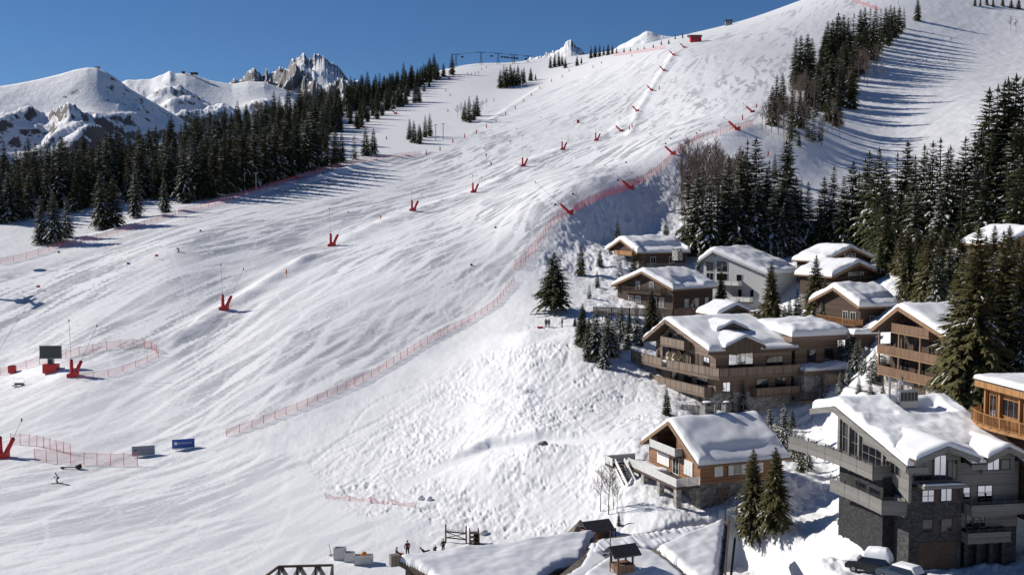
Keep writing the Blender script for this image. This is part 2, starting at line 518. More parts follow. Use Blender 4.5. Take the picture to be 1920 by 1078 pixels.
PADS.append((10.5, 106.8, 20.0, 9.0, R(25), 0.8))
_p = W(1781, 750, 147); PADS.append((_p[0] - 0.5, _p[1] + 6.5, 6.5, 10.0, R(14), _p[2] - 0.4))
_p = W(1830, 1085, 100); PADS.append((_p[0], _p[1] + 1.5, 11.0, 8.0, R(8), W(1720, 1068, 104)[2] - 0.2))
def with_pads(x, y, z):
    for (cx, cy, hx, hy, rz, pz) in PADS:
        dx = x - cx; dy = y - cy
        u = np.abs(dx * math.cos(rz) + dy * math.sin(rz)) - hx; v = np.abs(-dx * math.sin(rz) + dy * math.cos(rz)) - hy
        d = np.hypot(np.maximum(u, 0), np.maximum(v, 0))
        w = 1 - sstep(0, 3.0, d)
        z = z * (1 - w) + pz * w
    return z
def ground(x, y): return with_pads(x, y, base_z(x, y))
# ------------------------------------------------------------------ the snow surface in detail
def wline(pxs): 
    out = []
    for a in pxs:
        p = hit0(a[0], a[1]); out.append((p[0], p[1]))
    return out
ga, gr = np.meshgrid(AZ, RR)
GX = gr * np.sin(ga); GY = gr * np.cos(ga)
GZ = ground(GX, GY)
# photo position of every ground point (only to lay out which stretch of hill is which)
dd = np.maximum(GY * cp - (GZ - CAMZ) * sp, 1.0)
GPX = CX + F * GX / dd; GPY = CY - F * (GY * sp + (GZ - CAMZ) * cp) / dd
PISTE = [(-900,1078),(-900,520),(0,500),(150,470),(330,400),(560,330),(700,300),(830,282),(900,235),(960,200),(1050,165),(1130,120),(1300,80),(1500,10),(1640,-40),(1690,0),(1560,80),(1480,180),(1400,235),(1265,290),(1180,352),(1068,400),(1010,470),(960,520),(880,605),(700,710),(430,820),(560,860),(640,940),(760,985),(800,1078)]
LEFTRUN = [(700,290),(640,260),(700,210),(800,150),(850,128),(1000,125),(1060,150),(960,200),(900,235),(830,282)]
RIGHTRUN = [(1500,300),(1570,290),(1640,190),(1700,70),(1720,0),(1900,-60),(1985,-60),(1985,100),(1850,250),(1800,300),(1700,330),(1560,345)]
front = (GY > 50) & (gr > 80)
piste = (inpoly(GPX, GPY, PISTE) | inpoly(GPX, GPY, LEFTRUN)) & front
rrun = inpoly(GPX, GPY, RIGHTRUN) & front
MOUND = [(640,940),(600,915),(640,880),(720,800),(800,740),(860,690),(930,650),(990,612),(1060,600),(1100,640),(1180,690),(1240,760),(1200,820),(1130,870),(1160,930),(1240,960),(1320,960),(1290,1000),(1130,1010),(960,1025),(800,990),(700,985)]
mound = inpoly(GPX, GPY, MOUND) & front
BANK = [(1000,500),(1030,440),(1070,400),(1180,355),(1270,290),(1320,320),(1290,420),(1240,470),(1120,500),(1060,520)]
bank = inpoly(GPX, GPY, BANK) & front

def soft(mask, k):
    m = mask.astype(np.float32)
    for _ in range(2):
        c = np.cumsum(np.pad(m, ((k + 1, k), (0, 0)), mode='edge'), 0); m = (c[2 * k + 1:] - c[:-2 * k - 1]) / (2 * k + 1)
        c = np.cumsum(np.pad(m, ((0, 0), (k + 1, k)), mode='edge'), 1); m = (c[:, 2 * k + 1:] - c[:, :-2 * k - 1]) / (2 * k + 1)
    return m
mP = soft(piste, 4); mR = soft(rrun, 5); mM = soft(mound, 8); mB = soft(bank, 5)

# --- ski tracks: skiers let loose down the fall line, pressed into a fine raster
X0, X1, Y0, Y1, CS = -260.0, 330.0, 96.0, 960.0, 0.3
nx, ny = int((X1 - X0) / CS), int((Y1 - Y0) / CS)
gs = 4.0
gx = np.arange(X0, X1 + gs, gs); gy = np.arange(Y0, Y1 + gs, gs)
BX, BY = np.meshgrid(gx, gy)
BZ = base_z(BX, BY)
for _ in range(3):
    BZ[1:-1, 1:-1] = (BZ[1:-1, 1:-1] * 2 + BZ[:-2, 1:-1] + BZ[2:, 1:-1] + BZ[1:-1, :-2] + BZ[1:-1, 2:]) / 6
dZy, dZx = np.gradient(BZ, gs)
bdd = BY * cp - (BZ - CAMZ) * sp
bpx = CX + F * BX / bdd; bpy_ = CY - F * (BY * sp + (BZ - CAMZ) * cp) / bdd
pm = inpoly(bpx, bpy_, PISTE)
cells = np.argwhere(pm)
# lie of the fall line over the run, read from the streaks in the snow
SEG = [((180,560),(20,640)),((200,900),(20,940)),((470,530),(330,600)),((700,560),(560,650)),((960,470),(850,560)),((640,700),(500,790)),((860,380),(700,440)),
       ((1120,285),(1000,340)),((1230,290),(1140,360)),((1120,165),(1050,200)),((1330,100),(1300,200)),((1330,250),(1230,300)),((420,410),(300,450)),((1000,240),(900,300)),((300,450),(150,500)),((420,930),(250,985))]
FL = []
for a_, b_ in SEG:
    p, q = hit0(*a_), hit0(*b_)
    d_ = (q - p)[:2]; d_ = d_ / np.hypot(*d_); FL.append(((p[0] + q[0]) / 2, (p[1] + q[1]) / 2, d_[0], d_[1]))
FL = np.array(FL)
fw = 1.0 / (((BX[..., None] - FL[:, 0]) ** 2 + (BY[..., None] - FL[:, 1]) ** 2) / (0.1 * BY[..., None]) ** 2 + 0.6) ** 2
FXg = (fw * FL[:, 2]).sum(-1) / fw.sum(-1); FYg = (fw * FL[:, 3]).sum(-1) / fw.sum(-1)
def flow(x, y):
    fi = (y - Y0) / gs; fj = (x - X0) / gs
    gx_ = bil(FXg, fi, fj); gy_ = bil(FYg, fi, fj); ln = np.hypot(gx_, gy_) + 1e-6
    return gx_ / ln, gy_ / ln
def tracks(N, steps, amp, wl, width, seed, step=0.4, cells=cells, wsd=0.4, spindle=False, curl=0.0, dsd=4.5):
    rg = np.random.default_rng(seed)
    # start cells: even over the picture, so thin out the far ones
    dist = BY[cells[:, 0], cells[:, 1]]
    w = (1 / dist) ** 1.2; w /= w.sum()
    c = cells[rg.choice(len(cells), N, p=w)]
    x = X0 + (c[:, 1] + rg.random(N)) * gs; y = Y0 + (c[:, 0] + rg.random(N)) * gs
    A = R(1) * rg.uniform(amp[0], amp[1], N); lam = rg.uniform(wl[0], wl[1], N); ph = rg.uniform(0, 6.28, N)
    drift = rg.normal(0, R(dsd), N); life = rg.uniform(0.25, 1, N) * steps
    img = np.zeros((ny, nx), np.float32)
    A = A * (1 + curl * sstep(430, 620, y))
    wgt = rg.uniform(0.5, 1.2, N)
    wd = np.maximum(width * rg.lognormal(0, wsd, N), 0.2)
    for k in range(steps):
        fx, fy = flow(x, y)
        a = A * np.sin(ph + k * step * 6.283 / lam) + drift
        dx = fx * np.cos(a) - fy * np.sin(a); dy = fx * np.sin(a) + fy * np.cos(a)
        x = x + dx * step; y = y + dy * step
        ok = (k < life)
        if not ok.any(): break
        fade = np.clip(np.minimum(k, life - k) / 20.0, 0, 1)
        wk = wd * np.sin(np.pi * np.clip(k / life, 0.02, 0.98)) ** 0.7 if spindle else wd
        if spindle: fade = np.ones(N)
        nn = int(max(1, math.ceil(wd.max() / CS)))
        for o in range(nn):
            off = (o + 0.5) / nn - 0.5
            xx = x - dy * wk * off; yy = y + dx * wk * off
            i = ((yy - Y0) / CS).astype(int); j = ((xx - X0) / CS).astype(int)
            g = ok & (i >= 0) & (i < ny) & (j >= 0) & (j < nx)
            np.maximum.at(img, (i[g], j[g]), (wgt * fade)[g].astype(np.float32))
    return img
def blur(a):
    for ax in (0, 1):
        p = np.pad(a, [(1, 1) if ax == q else (0, 0) for q in (0, 1)], mode='edge')
        a = (p[:-2] + 2 * p[1:-1] + p[2:]) / 4 if ax == 0 else (p[:, :-2] + 2 * p[:, 1:-1] + p[:, 2:]) / 4
    return a
hard = blur(tracks(2900, 92, (1, 10), (50, 140), 1.3, 5, spindle=True, wsd=0.5, step=0.42))   # scraped, hard spindles
hard2 = blur(tracks(60, 260, (1, 8), (70, 160), 4.5, 15, spindle=True, wsd=0.4, step=0.5))     # broad icy lanes
loose = blur(tracks(520, 260, (6, 26), (24, 80), 0.9, 6, curl=1.6))       # ridges of thrown-up loose snow
cross = tracks(420, 260, (8, 45), (40, 120), 0.5, 71, curl=0.6, dsd=18)
wild = tracks(420, 260, (4, 40), (14, 60), 0.3, 31, cells=np.argwhere(inpoly(bpx, bpy_, [(600,940),(640,880),(720,800),(860,690),(980,620),(1080,640),(1200,760),(1150,900),(1240,1010),(980,1030),(760,1000)])))
fine = np.maximum(tracks(1300, 240, (8, 45), (12, 42), 0.35, 8, curl=1.2), cross)              # single ski tracks
def rast(img):
    fi = (GY - Y0) / CS - 0.5; fj = (GX - X0) / CS - 0.5
    inside = (fi > 0) & (fi < ny - 2) & (fj > 0) & (fj < nx - 2)
    return np.where(inside, bil(img, np.clip(fi, 0, ny - 2), np.clip(fj, 0, nx - 2)), 0)
vh, vh2, vl, vf, vw = rast(hard), rast(hard2), rast(loose), rast(fine), rast(wild)
big = fbm(GX / 38, GY / 55, 3, 3)
det = fbm(GX / 7, GY / 9, 9, 3)
Z = GZ.copy()
patch = sstep(-0.45, 0.35, big + 0.25 * det)
LX = (GX * 0.62 + GY * 0.78); LY = (GX * 0.78 - GY * 0.62)
grey = np.clip(sstep(0.33, 0.43, vh) * (0.30 + 0.70 * patch) + 0.22 * sstep(0.35, 0.6, vh2), 0, 1) * sstep(112, 150, gr) * (0.55 + 0.45 * sstep(165, 230, gr)) * (1 - 0.4 * sstep(430, 700, gr))
white = np.clip(vl * 0.9 + 0.55 * vf, 0, 1)
grey = grey * (1 - 0.8 * white)
Z += mP * (0.03 * det + 0.05 * big + 0.035 * vl)
Z -= mP * 0.03 * vf
wear = 0.82 + 0.05 * det
wear_p = 0.84 + 0.03 * big + 0.02 * det - 0.80 * grey + 0.20 * white - 0.05 * vf
wear = wear * (1 - mP) + wear_p * mP
# rolled corduroy-soft right run
Z += mR * (0.12 * fbm(GX / 5, GY / 9, 31, 3))
wear = wear * (1 - mR) + (0.74 + 0.16 * fbm(LX / 30, LY / 3, 33, 3) + 0.08 * det) * mR
# wild snow: trodden, lumpy mound and rough edges
rough = np.clip(1 - mP - mR, 0, 1) * (gr > 100) * (gr < 700)
lump = fbm(GX / 1.3, GY / 1.3, 41, 3, 0.6)
l2x = GX * 0.8 + GY * 0.6; l2y = GX * 0.6 - GY * 0.8
lump2 = pnoise(l2x / 0.8 + 0.6 * pnoise(GX / 2, GY / 2, 4), l2y / 0.36, 57) + 0.5 * pnoise(l2x / 1.9, l2y / 0.9, 58)
dig = np.minimum(lump2 + 0.12, 0)
mm = mM * (0.10 + 0.90 * sstep(-0.35, 0.35, fbm(GX / 9, GY / 9, 44, 3)))
Z += rough * (0.10 * fbm(GX / 6, GY / 6, 46, 3) + 0.03 * lump) + - 0.14 * vw * (1 - mP) * (gr < 260) + mm * (0.09 * lump + 0.34 * dig + 0.13 * fbm(GX / 4, GY / 4, 48, 2))
vil = sstep(1060, 1130, GPX) * sstep(440, 480, GPY) * (gr < 290) * (gr > 95)
Z += vil * (1 - mM) * (0.30 * fbm(GX / 3.2, GY / 3.2, 71, 3) + 0.10 * lump + 0.14 * dig)
Z += mB * (0.40 * fbm(GX / 5.0, GY / 5.0, 51, 4, 0.6) + 0.18 * lump)
# long banks of made snow under the row of snow lances
def berm(pxs, w, h, skew=0.0):
    global Z, wear
    ln = wline(pxs)
    d, arc, side = seg_dist(GX, GY, ln)
    sd = d * side
    L = arc.max()
    end = sstep(0, 12, arc) * sstep(0, 12, L - arc)
    prof = np.exp(-(sd / w) ** 2)
    Z += h * prof * end * (0.85 + 0.3 * pnoise(GX / 6, GY / 6, 77)) 
    wear += 0.2 * prof * end
berm([(285,672),(340,628),(423,582),(510,525),(622,464)], 2.6, 1.1)
berm([(622,464),(700,425),(774,396),(888,360),(981,311),(1055,279),(1118,262),(1195,210)], 3.6, 0.9)
berm([(20,690),(120,702),(180,690),(255,668),(290,664)], 4.0, 0.5)
berm([(1178,255),(1200,200),(1232,150),(1268,95)], 2.0, 0.8)
berm([(1290,315),(1385,246),(1430,225)], 4, 0.8)
berm([(560,345),(690,305),(830,283)], 2.5, 0.9)
berm([(60,470),(220,432),(400,385),(560,335)], 2.5, 0.7)
berm([(900,235),(960,200),(1020,160)], 2.5, 0.6)
berm([(1030,605),(985,670),(965,735),(960,800),(965,870),(975,930)], 8.0, 1.5)
dpath, _, _ = seg_dist(GX, GY, wline([(1215,812),(1120,822),(1010,832),(920,845),(840,870),(760,905)]))
wp = 1 - sstep(1.0, 2.2, dpath)
Z = Z * (1 - wp) + (GZ - 0.12 + 0.03 * lump) * wp
Z = np.where(gr > 1300, GZ, Z)
P3 = np.stack([GX, GY, Z], -1)
me = grid_mesh('snow_slope', P3[:, ::-1], M['ground'])
wa = me.attributes.new('wear', 'FLOAT', 'POINT')
wa.data.foreach_set('value', np.clip(wear[:, ::-1], 0, 1).astype(np.float32).ravel())
ground_ob = tag(link('ground', me), 'snow covered hillside with the groomed ski run and village terraces', 'ground', kind='structure')
# quick look-up of the finished surface
def surf(x, y):
    x = np.asarray(x, float); y = np.asarray(y, float)
    r = np.hypot(x, y); az = np.arctan2(x, y)
    fi = np.interp(r, RR, np.arange(len(RR))); fj = np.interp(az, AZ, np.arange(len(AZ)))
    return bil(Z, fi, fj)
def at(px, py):
    p = hit0(px, py, surf)
    while p is None:
        py += 2; p = hit0(px, py, surf)
    return Vector(p)
def drop(x, y): return Vector((x, y, float(surf(x, y))))
print('terrain', round(time.time() - T0, 1), 'verts', Z.size)

# ------------------------------------------------------------------ mountains
def mount_mat(name, rock, thr, haze=0.0, sc=0.035):
    m, nn, l, b = nmat(name)
    ge = nn.new('ShaderNodeNewGeometry'); sx = nn.new('ShaderNodeSeparateXYZ'); l.new(ge.outputs['Normal'], sx.inputs[0])
    tc = nn.new('ShaderNodeTexCoord')
    no = nn.new('ShaderNodeTexNoise'); no.inputs['Scale'].default_value = sc; no.inputs['Detail'].default_value = 8; no.inputs['Roughness'].default_value = 0.7
    l.new(tc.outputs['Object'], no.inputs[0])
    ma = nn.new('ShaderNodeMath'); ma.operation = 'MULTIPLY_ADD'; ma.inputs[1].default_value = 0.375; l.new(no.outputs[0], ma.inputs[0]); hf = nn.new('ShaderNodeMath'); hf.operation = 'MULTIPLY'; hf.inputs[1].default_value = 0.5; l.new(sx.outputs[2], hf.inputs[0]); l.new(hf.outputs[0], ma.inputs[2])
    rp = nn.new('ShaderNodeValToRGB'); rp.color_ramp.elements[0].position = thr * 0.5; rp.color_ramp.elements[1].position = thr * 0.5 + 0.02
    rp.color_ramp.elements[0].color = (*rock, 1); rp.color_ramp.elements[1].color = (0.82, 0.82, 0.82, 1)
    l.new(ma.outputs[0], rp.inputs[0]); l.new(rp.outputs[0], b.inputs['Base Color'])
    b.inputs['Roughness'].default_value = 0.75; b.inputs['Specular IOR Level'].default_value = 0.15
    bp = nn.new('ShaderNodeBump'); bp.inputs['Strength'].default_value = 0.6; bp.inputs['Distance'].default_value = 8.0
    l.new(no.outputs[0], bp.inputs['Height']); l.new(bp.outputs[0], b.inputs['Normal'])
    return m

def mountain(name, prof, d, depth_front, zb, amp, wl, seed, rock, thr, label, jag=0.0, power=0.8, na=520, nr=150, shoulders=0.0, crest=0.25):
    prof = np.array(prof, float)
    a0, a1 = math.atan((prof[0, 0] - CX) / F), math.atan((prof[-1, 0] - CX) / F)
    az = np.linspace(a0, a1, na)
    px = CX + F * np.tan(az); py = np.interp(px, prof[:, 0], prof[:, 1])
    k = np.ones(3) / 3
    pys = np.convolve(np.pad(py, 1, mode='edge'), k, 'valid')
    vv = (CY - pys) / F; dep = d * np.cos(az) / (cp + vv * sp); zr = CAMZ + dep * (vv * cp - sp)
    jg = jag * fbm(az * 90, az * 0 + seed, seed, 4, 0.6)
    kk = max(3, na // 14) | 1; zsm = np.convolve(np.pad(zr, kk // 2, mode='edge'), np.hanning(kk + 2)[1:-1] / np.hanning(kk + 2).sum(), 'valid')
    for _ in range(2): zsm = np.convolve(np.pad(zsm, kk // 2, mode='edge'), np.hanning(kk + 2)[1:-1] / np.hanning(kk + 2).sum(), 'valid')
    s = np.concatenate([np.linspace(-0.35, 0, nr // 4, endpoint=False), np.linspace(0, 1, nr)])   # <0 behind the crest
    S, Azg = np.meshgrid(s, az, indexing='ij')
    r = d - np.where(S > 0, S * depth_front, S * depth_front * 0.9)
    x = r * np.sin(Azg); y = r * np.cos(Azg)
    bl = sstep(0.0, 0.09, np.abs(S)); Zr = zr[None] * (1 - bl) + zsm[None] * bl + jg[None] * np.exp(-np.abs(S) * 22)
    g = np.where(S > 0, 1 - (1 - np.clip(S, 0, 1)) ** (1 / power), np.abs(S) * 1.5)
    env = np.clip(np.abs(S) * 4, crest, 1) * np.clip((1.15 - np.abs(S)) * 1.6, 0, 1)
    z = Zr - (Zr - zb) * g
    wx = x + 0.3 * wl * pnoise(x / wl, y / wl, seed + 9); wy = y + 0.3 * wl * pnoise(x / wl + 7, y / wl, seed + 10)
    n1 = ridged(wx / wl, wy / (wl * 1.7), seed, 5) - 0.9
    n2 = fbm(x / (wl * 2.2), y / (wl * 2.6), seed + 3, 3)
    z = z + env * amp * (0.55 * n1 + 0.9 * n2 * shoulders)
    P = np.stack([x, y, z], -1)
    me = grid_mesh(name, P[:, ::-1], mount_mat(name + '_snow_and_rock', rock, thr))
    return tag(link(name, me), label, 'mountain', kind='structure')

mountain('mountain', [(-260,250),(-160,205),(-60,180),(0,164),(60,154),(110,142),(150,131),(172,127),(190,128),(215,140),(250,166),(290,188),(330,212),(380,242),(440,280),(520,330)], 3300, 1900, -160, 120, 340, 5, (0.13, 0.115, 0.105), 1.085,
         'broad rounded snow mountain with scattered dark rocks behind the forest', 0, 0.75, shoulders=0.8, crest=0.04)
mountain('mountain', [(120,220),(200,170),(245,153),(290,151),(312,143),(325,134),(335,138),(355,135),(372,138),(400,147),(440,154),(470,150),(500,152),(540,170),(600,200),(700,260)], 4300, 2400, -160, 120, 380, 15, (0.16, 0.145, 0.135), 1.06,
         'rocky snow ridge in the middle distance with a dark outcrop', 0, 0.8, shoulders=0.6, crest=0.12)
mountain('mountain', [(380,185),(440,160),(470,143),(482,138),(492,142),(500,150),(504,136),(508,150),(520,140),(545,125),(556,110),(563,107),(572,112),(582,113),(592,108),(600,106),(612,101),(622,108),(635,122),(648,135),(656,150),(690,170),(760,200),(860,240)], 5200, 2600, -160, 240, 230, 27, (0.19, 0.175, 0.165), 1.12,
         'jagged rocky snow peak at the right end of the far range', 24, 0.85, shoulders=0.4, crest=0.14)
mountain('mountain', [(900,150),(960,132),(985,115),(1010,103),(1030,98),(1048,91),(1060,85),(1072,82),(1082,88),(1095,98),(1110,108),(1140,118),(1200,140)], 2400, 1100, 60, 50, 120, 33, (0.12, 0.10, 0.09), 1.0,
         'small jagged snow peak showing behind the skyline of the ski run', 8, 0.85, na=260, shoulders=0.4, crest=0.35)
mountain('mountain', [(1080,130),(1130,104),(1160,84),(1185,70),(1210,60),(1222,63),(1235,68),(1250,70),(1290,72),(1340,80),(1400,100)], 1700, 500, 110, 40, 110, 38, (0.12, 0.10, 0.085), 0.9,
         'rounded snow knob with a few trees behind the top of the run', 1, 0.85, na=220, shoulders=0.5, crest=0.1)
# ------------------------------------------------------------------ trees
def needle_mat(name, dark, light):
    m, n, l, b = nmat(name)
    oi = n.new('ShaderNodeObjectInfo')
    tc = n.new('ShaderNodeTexCoord'); no = n.new('ShaderNodeTexNoise'); no.inputs['Scale'].default_value = 2.2; no.inputs['Detail'].default_value = 3
    l.new(tc.outputs['Object'], no.inputs[0])
    ad = n.new('ShaderNodeMath'); ad.operation = 'MULTIPLY_ADD'; ad.inputs[1].default_value = 0.45
    l.new(oi.outputs['Random'], ad.inputs[0]); l.new(no.outputs[0], ad.inputs[2])
    rp = n.new('ShaderNodeValToRGB'); rp.color_ramp.elements[0].position = 0.35; rp.color_ramp.elements[1].position = 1.0
    rp.color_ramp.elements[0].color = (*dark, 1); rp.color_ramp.elements[1].color = (*light, 1)
    l.new(ad.outputs[0], rp.inputs[0]); l.new(rp.outputs[0], b.inputs['Base Color'])
    b.inputs['Roughness'].default_value = 0.8; b.inputs['Specular IOR Level'].default_value = 0.1
    return m
M['needle'] = needle_mat('spruce_needles', (0.028, 0.037, 0.022), (0.080, 0.084, 0.038))
M['needle_old'] = needle_mat('olive_spruce_needles', (0.048, 0.050, 0.022), (0.120, 0.105, 0.044))
M['bark'] = simple('spruce_bark', (0.075, 0.055, 0.042), 0.9, 0, 0.3, 3)
M['twig'] = simple('bare_twig_bark', (0.15, 0.11, 0.088), 0.9, 0, 0.3, 1.5)
M['twigdark'] = simple('dark_bare_twigs', (0.06, 0.048, 0.042), 0.9, 0, 0.3, 1.5)

def spruce_meshes(name, H, wid, seed, snow=0.0, mat='needle', gap=0.0, bare=0.06, dens=1.0, power=0.78):
    """trunk mesh and crown mesh of one spruce of height H: whorls of drooping boughs, each a fan of needle sprays"""
    rg = random.Random(seed)
    t = MB()
    lean = [rg.uniform(-.012, .012) * H for _ in range(2)]
    t.tube([(0, 0, -0.8), (0, 0, H * 0.1), (lean[0] * .5, lean[1] * .5, H * 0.5), (lean[0], lean[1], H * 0.985)], [H * 0.017, H * 0.0145, H * 0.009, H * 0.0015], M['bark'], 7)
    V = []; Fc = []; MI = []
    def tri(a, b, c, mi):
        k = len(V); V.extend((a, b, c)); Fc.append((k, k + 1, k + 2)); MI.append(mi)
    nw = int(30 * dens + H * 1.0)
    for w in range(nw):
        f = (w + rg.uniform(-.3, .3)) / nw
        f = min(max(f, 0), 1)
        z0 = H * (bare + (0.985 - bare) * f)
        rad = wid * H * ((1 - f) ** power) * rg.uniform(0.78, 1.12) + 0.02 * H
        if f < 0.12: rad *= 0.72 + 2.3 * f
        nb = max(5, int(round((6.0 + 4.5 * (1 - f)) * (0.75 + 0.25 * dens))))
        a0 = rg.uniform(0, 6.28)
        for i in range(nb):
            if rg.random() < gap: continue
            a = a0 + 6.2832 * i / nb + rg.uniform(-.3, .3)
            L = rad * rg.uniform(0.62, 1.15)
            ca, sa = math.cos(a), math.sin(a)
            rise = 0.25 + 0.35 * f - 0.15 * rg.random()
            droop = rg.uniform(0.45, 0.85) * (1 - 0.75 * f)
            def P(s, off=0.0, dz=0.0):
                x = L * s
                return (ca * x - sa * off + lean[0] * f, sa * x + ca * off + lean[1] * f, z0 + L * (rise * s - droop * s * s) + dz)
            ns = 5
            wmax = L * rg.uniform(0.24, 0.34) + 0.05
            has = rg.random() < snow
            for k in range(ns):
                s0 = 0.10 + 0.9 * k / ns; s1 = 0.10 + 0.9 * (k + 1.25) / ns
                sm = min(s1, 1.0)
                ww = wmax * (1.0 - 0.72 * (k / (ns - 1)) ** 1.3)
                for sd in (-1, 1):
                    hang = -rg.uniform(0.10, 0.34) * ww - 0.03
                    q = P(min(s0 + 0.22, 1.06), sd * ww * rg.uniform(0.7, 1.2), hang)
                    tri(P(s0), P(sm), q, 0)
                    if rg.random() < 0.55:
                        q2 = P(s0 + 0.04, sd * ww * rg.uniform(0.25, 0.6), -rg.uniform(0.35, 0.9) * ww)
                        tri(P(s0, 0, 0.0), P(sm, sd * ww * 0.3, hang * .5), q2, 0)
                    if has and k >= 1 and rg.random() < (0.75 if H < 12 else 0.45):
                        up = 0.035 * H ** 0.5
                        tri(P(s0, 0, up), P(min(sm, 1.0), 0, up * .8), P(min(s0 + 0.2, 1.0), sd * ww * (0.62 if H < 12 else 0.34), hang * .4 + up * .7), 1)
    # leader
    for i in range(5):
        a = 6.28 * i / 5; tri((lean[0], lean[1], H * 1.01), (lean[0] + .012 * H * math.cos(a), lean[1] + .012 * H * math.sin(a), H * .955), (lean[0] + .012 * H * math.cos(a + 1.2), lean[1] + .012 * H * math.sin(a + 1.2), H * .95), 0)
    me = bpy.data.meshes.new(name + '_crown')
    me.from_pydata(V, [], Fc)
    me.materials.append(M[mat]); me.materials.append(M['snow'])
    me.polygons.foreach_set('material_index', MI)
    me.update()
    return t.mesh(name + '_trunk', True), me

SP = {}
for k in range(5): SP['dark%d' % k] = (spruce_meshes('spruce', 10, (0.20, 0.235, 0.185, 0.25, 0.215)[k], 100 + k, 0.14, 'needle', 0.08), 10)
for k in range(4): SP['dust%d' % k] = (spruce_meshes('spruce', 10, (0.205, 0.24, 0.19, 0.22)[k], 200 + k, 0.48, 'needle', 0.10), 10)
for k in range(3): SP['old%d' % k] = (spruce_meshes('spruce', 14, (0.235, 0.26, 0.215)[k], 300 + k, 0.14, 'needle_old', 0.14, 0.05, 1.75), 14)
for k in range(3): SP['snow%d' % k] = (spruce_meshes('spruce', 6, (0.25, 0.28, 0.22)[k], 400 + k, 0.75, 'needle', 0.10, 0.03, 0.7), 6)
SP['lone'] = (spruce_meshes('spruce', 12, 0.31, 501, 0.0, 'needle', 0.14, 0.15, 1.15, 0.72), 12)
SP['thin0'] = (spruce_meshes('spruce', 10, 0.17, 601, 0.1, 'needle', 0.42, 0.06, 0.75), 10)
SP['thin1'] = (spruce_meshes('spruce', 10, 0.15, 602, 0.1, 'needle', 0.35, 0.1, 0.75), 10)

def bare_meshes(seed, H, spread, mat, nl=26):
    rg = random.Random(seed)
    t = MB(); c = MB()
    top = Vector((rg.uniform(-.04, .04) * H, rg.uniform(-.04, .04) * H, H))
    pts = [Vector((0, 0, -0.5))] + [Vector((0, 0, 0)).lerp(top, s) + Vector((rg.uniform(-.012, .012) * H, rg.uniform(-.012, .012) * H, 0)) for s in (0.15, 0.35, 0.55, 0.75, 0.92)]
    t.tube(pts, [H * .012, H * .010, H * .0085, H * .0065, H * .0045, H * .002], mat, 5)
    def twig(p, d, L, r, lev):
        d = d.normalized(); q = p + d * L * .55; d2 = (d + Vector((rg.uniform(-.25, .25), rg.uniform(-.25, .25), rg.uniform(0, .35)))).normalized(); e = q + d2 * L * .45
        c.tube([p, q, e], [r, r * .75, r * .35], mat, 3, False)
        if lev > 0:
            for k in range(4 if lev == 2 else 3):
                s = rg.uniform(.3, 1.0); b = p.lerp(e, s)
                a = Vector((rg.uniform(-1, 1), rg.uniform(-1, 1), rg.uniform(.0, .9)))
                twig(b, (d2 * .9 + a * .8), L * rg.uniform(.35, .6), r * .6, lev - 1)
    for k in range(nl):
        s = rg.uniform(.2, 0.97); i = s * 5; p = pts[1].lerp(pts[5], s)
        a = rg.uniform(0, 6.28)
        twig(p, Vector((math.cos(a), math.sin(a), rg.uniform(.55, 1.5))), H * spread * (1.05 - 0.75 * s) * rg.uniform(.7, 1.15), H * .0042, 2)
    return t.mesh('bare_tree_trunk'), c.mesh('bare_tree_twigs')
BT = [(bare_meshes(700 + k, 9, (.32, .26, .36)[k], M['twig']), 9) for k in range(3)]
BT.append((bare_meshes(710, 5, .34, M['twigdark'], 20), 5))

SPEC = []      # (pixel height, x, y, z, height m, kind, label, group)
def spec(px, py, top=None, h=None, kind=None, label=None, group=None, xyz=None):
    p = Vector(xyz) if xyz is not None else at(px, py)
    dd_ = p.y * cp - (p.z - CAMZ) * sp
    if h is None: h = (py - top) / F * dd_
    SPEC.append((h / dd_ * F, p.x, p.y, p.z, h, kind, label, group))
def pick(kind):
    ks = [k for k in SP if k.startswith(kind)]
    return random.choice(ks)
def scatter(poly, n, hm, kinds, label, group, sep=7.0, front=None):
    """trees over a stretch of hillside outlined on the photo; keeps them apart"""
    xs = [p[0] for p in poly]; ys = [p[1] for p in poly]
    got = []; tries = 0
    while len(got) < n and tries < n * 60:
        tries += 1
        x = random.uniform(min(xs), max(xs)); y = random.uniform(min(ys), max(ys))
        if not inpoly(np.array([x]), np.array([y]), poly)[0]: continue
        if any(((x - a) * 1.0) ** 2 + ((y - b) * 2.2) ** 2 < sep ** 2 for a, b in got): continue
        p = hit0(x, y, base_z)
        if p is None: continue
        got.append((x, y))
        p = drop(p[0], p[1])
        spec(x, y, h=random.uniform(*hm) * (0.75 + 0.5 * random.random() ** 2), kind=pick(random.choice(kinds)), label=label, group=group, xyz=p)
    return got

G1 = 'spruces of the forest left of the ski run'; L1 = 'dark green spruce in the dense forest left of the ski run'
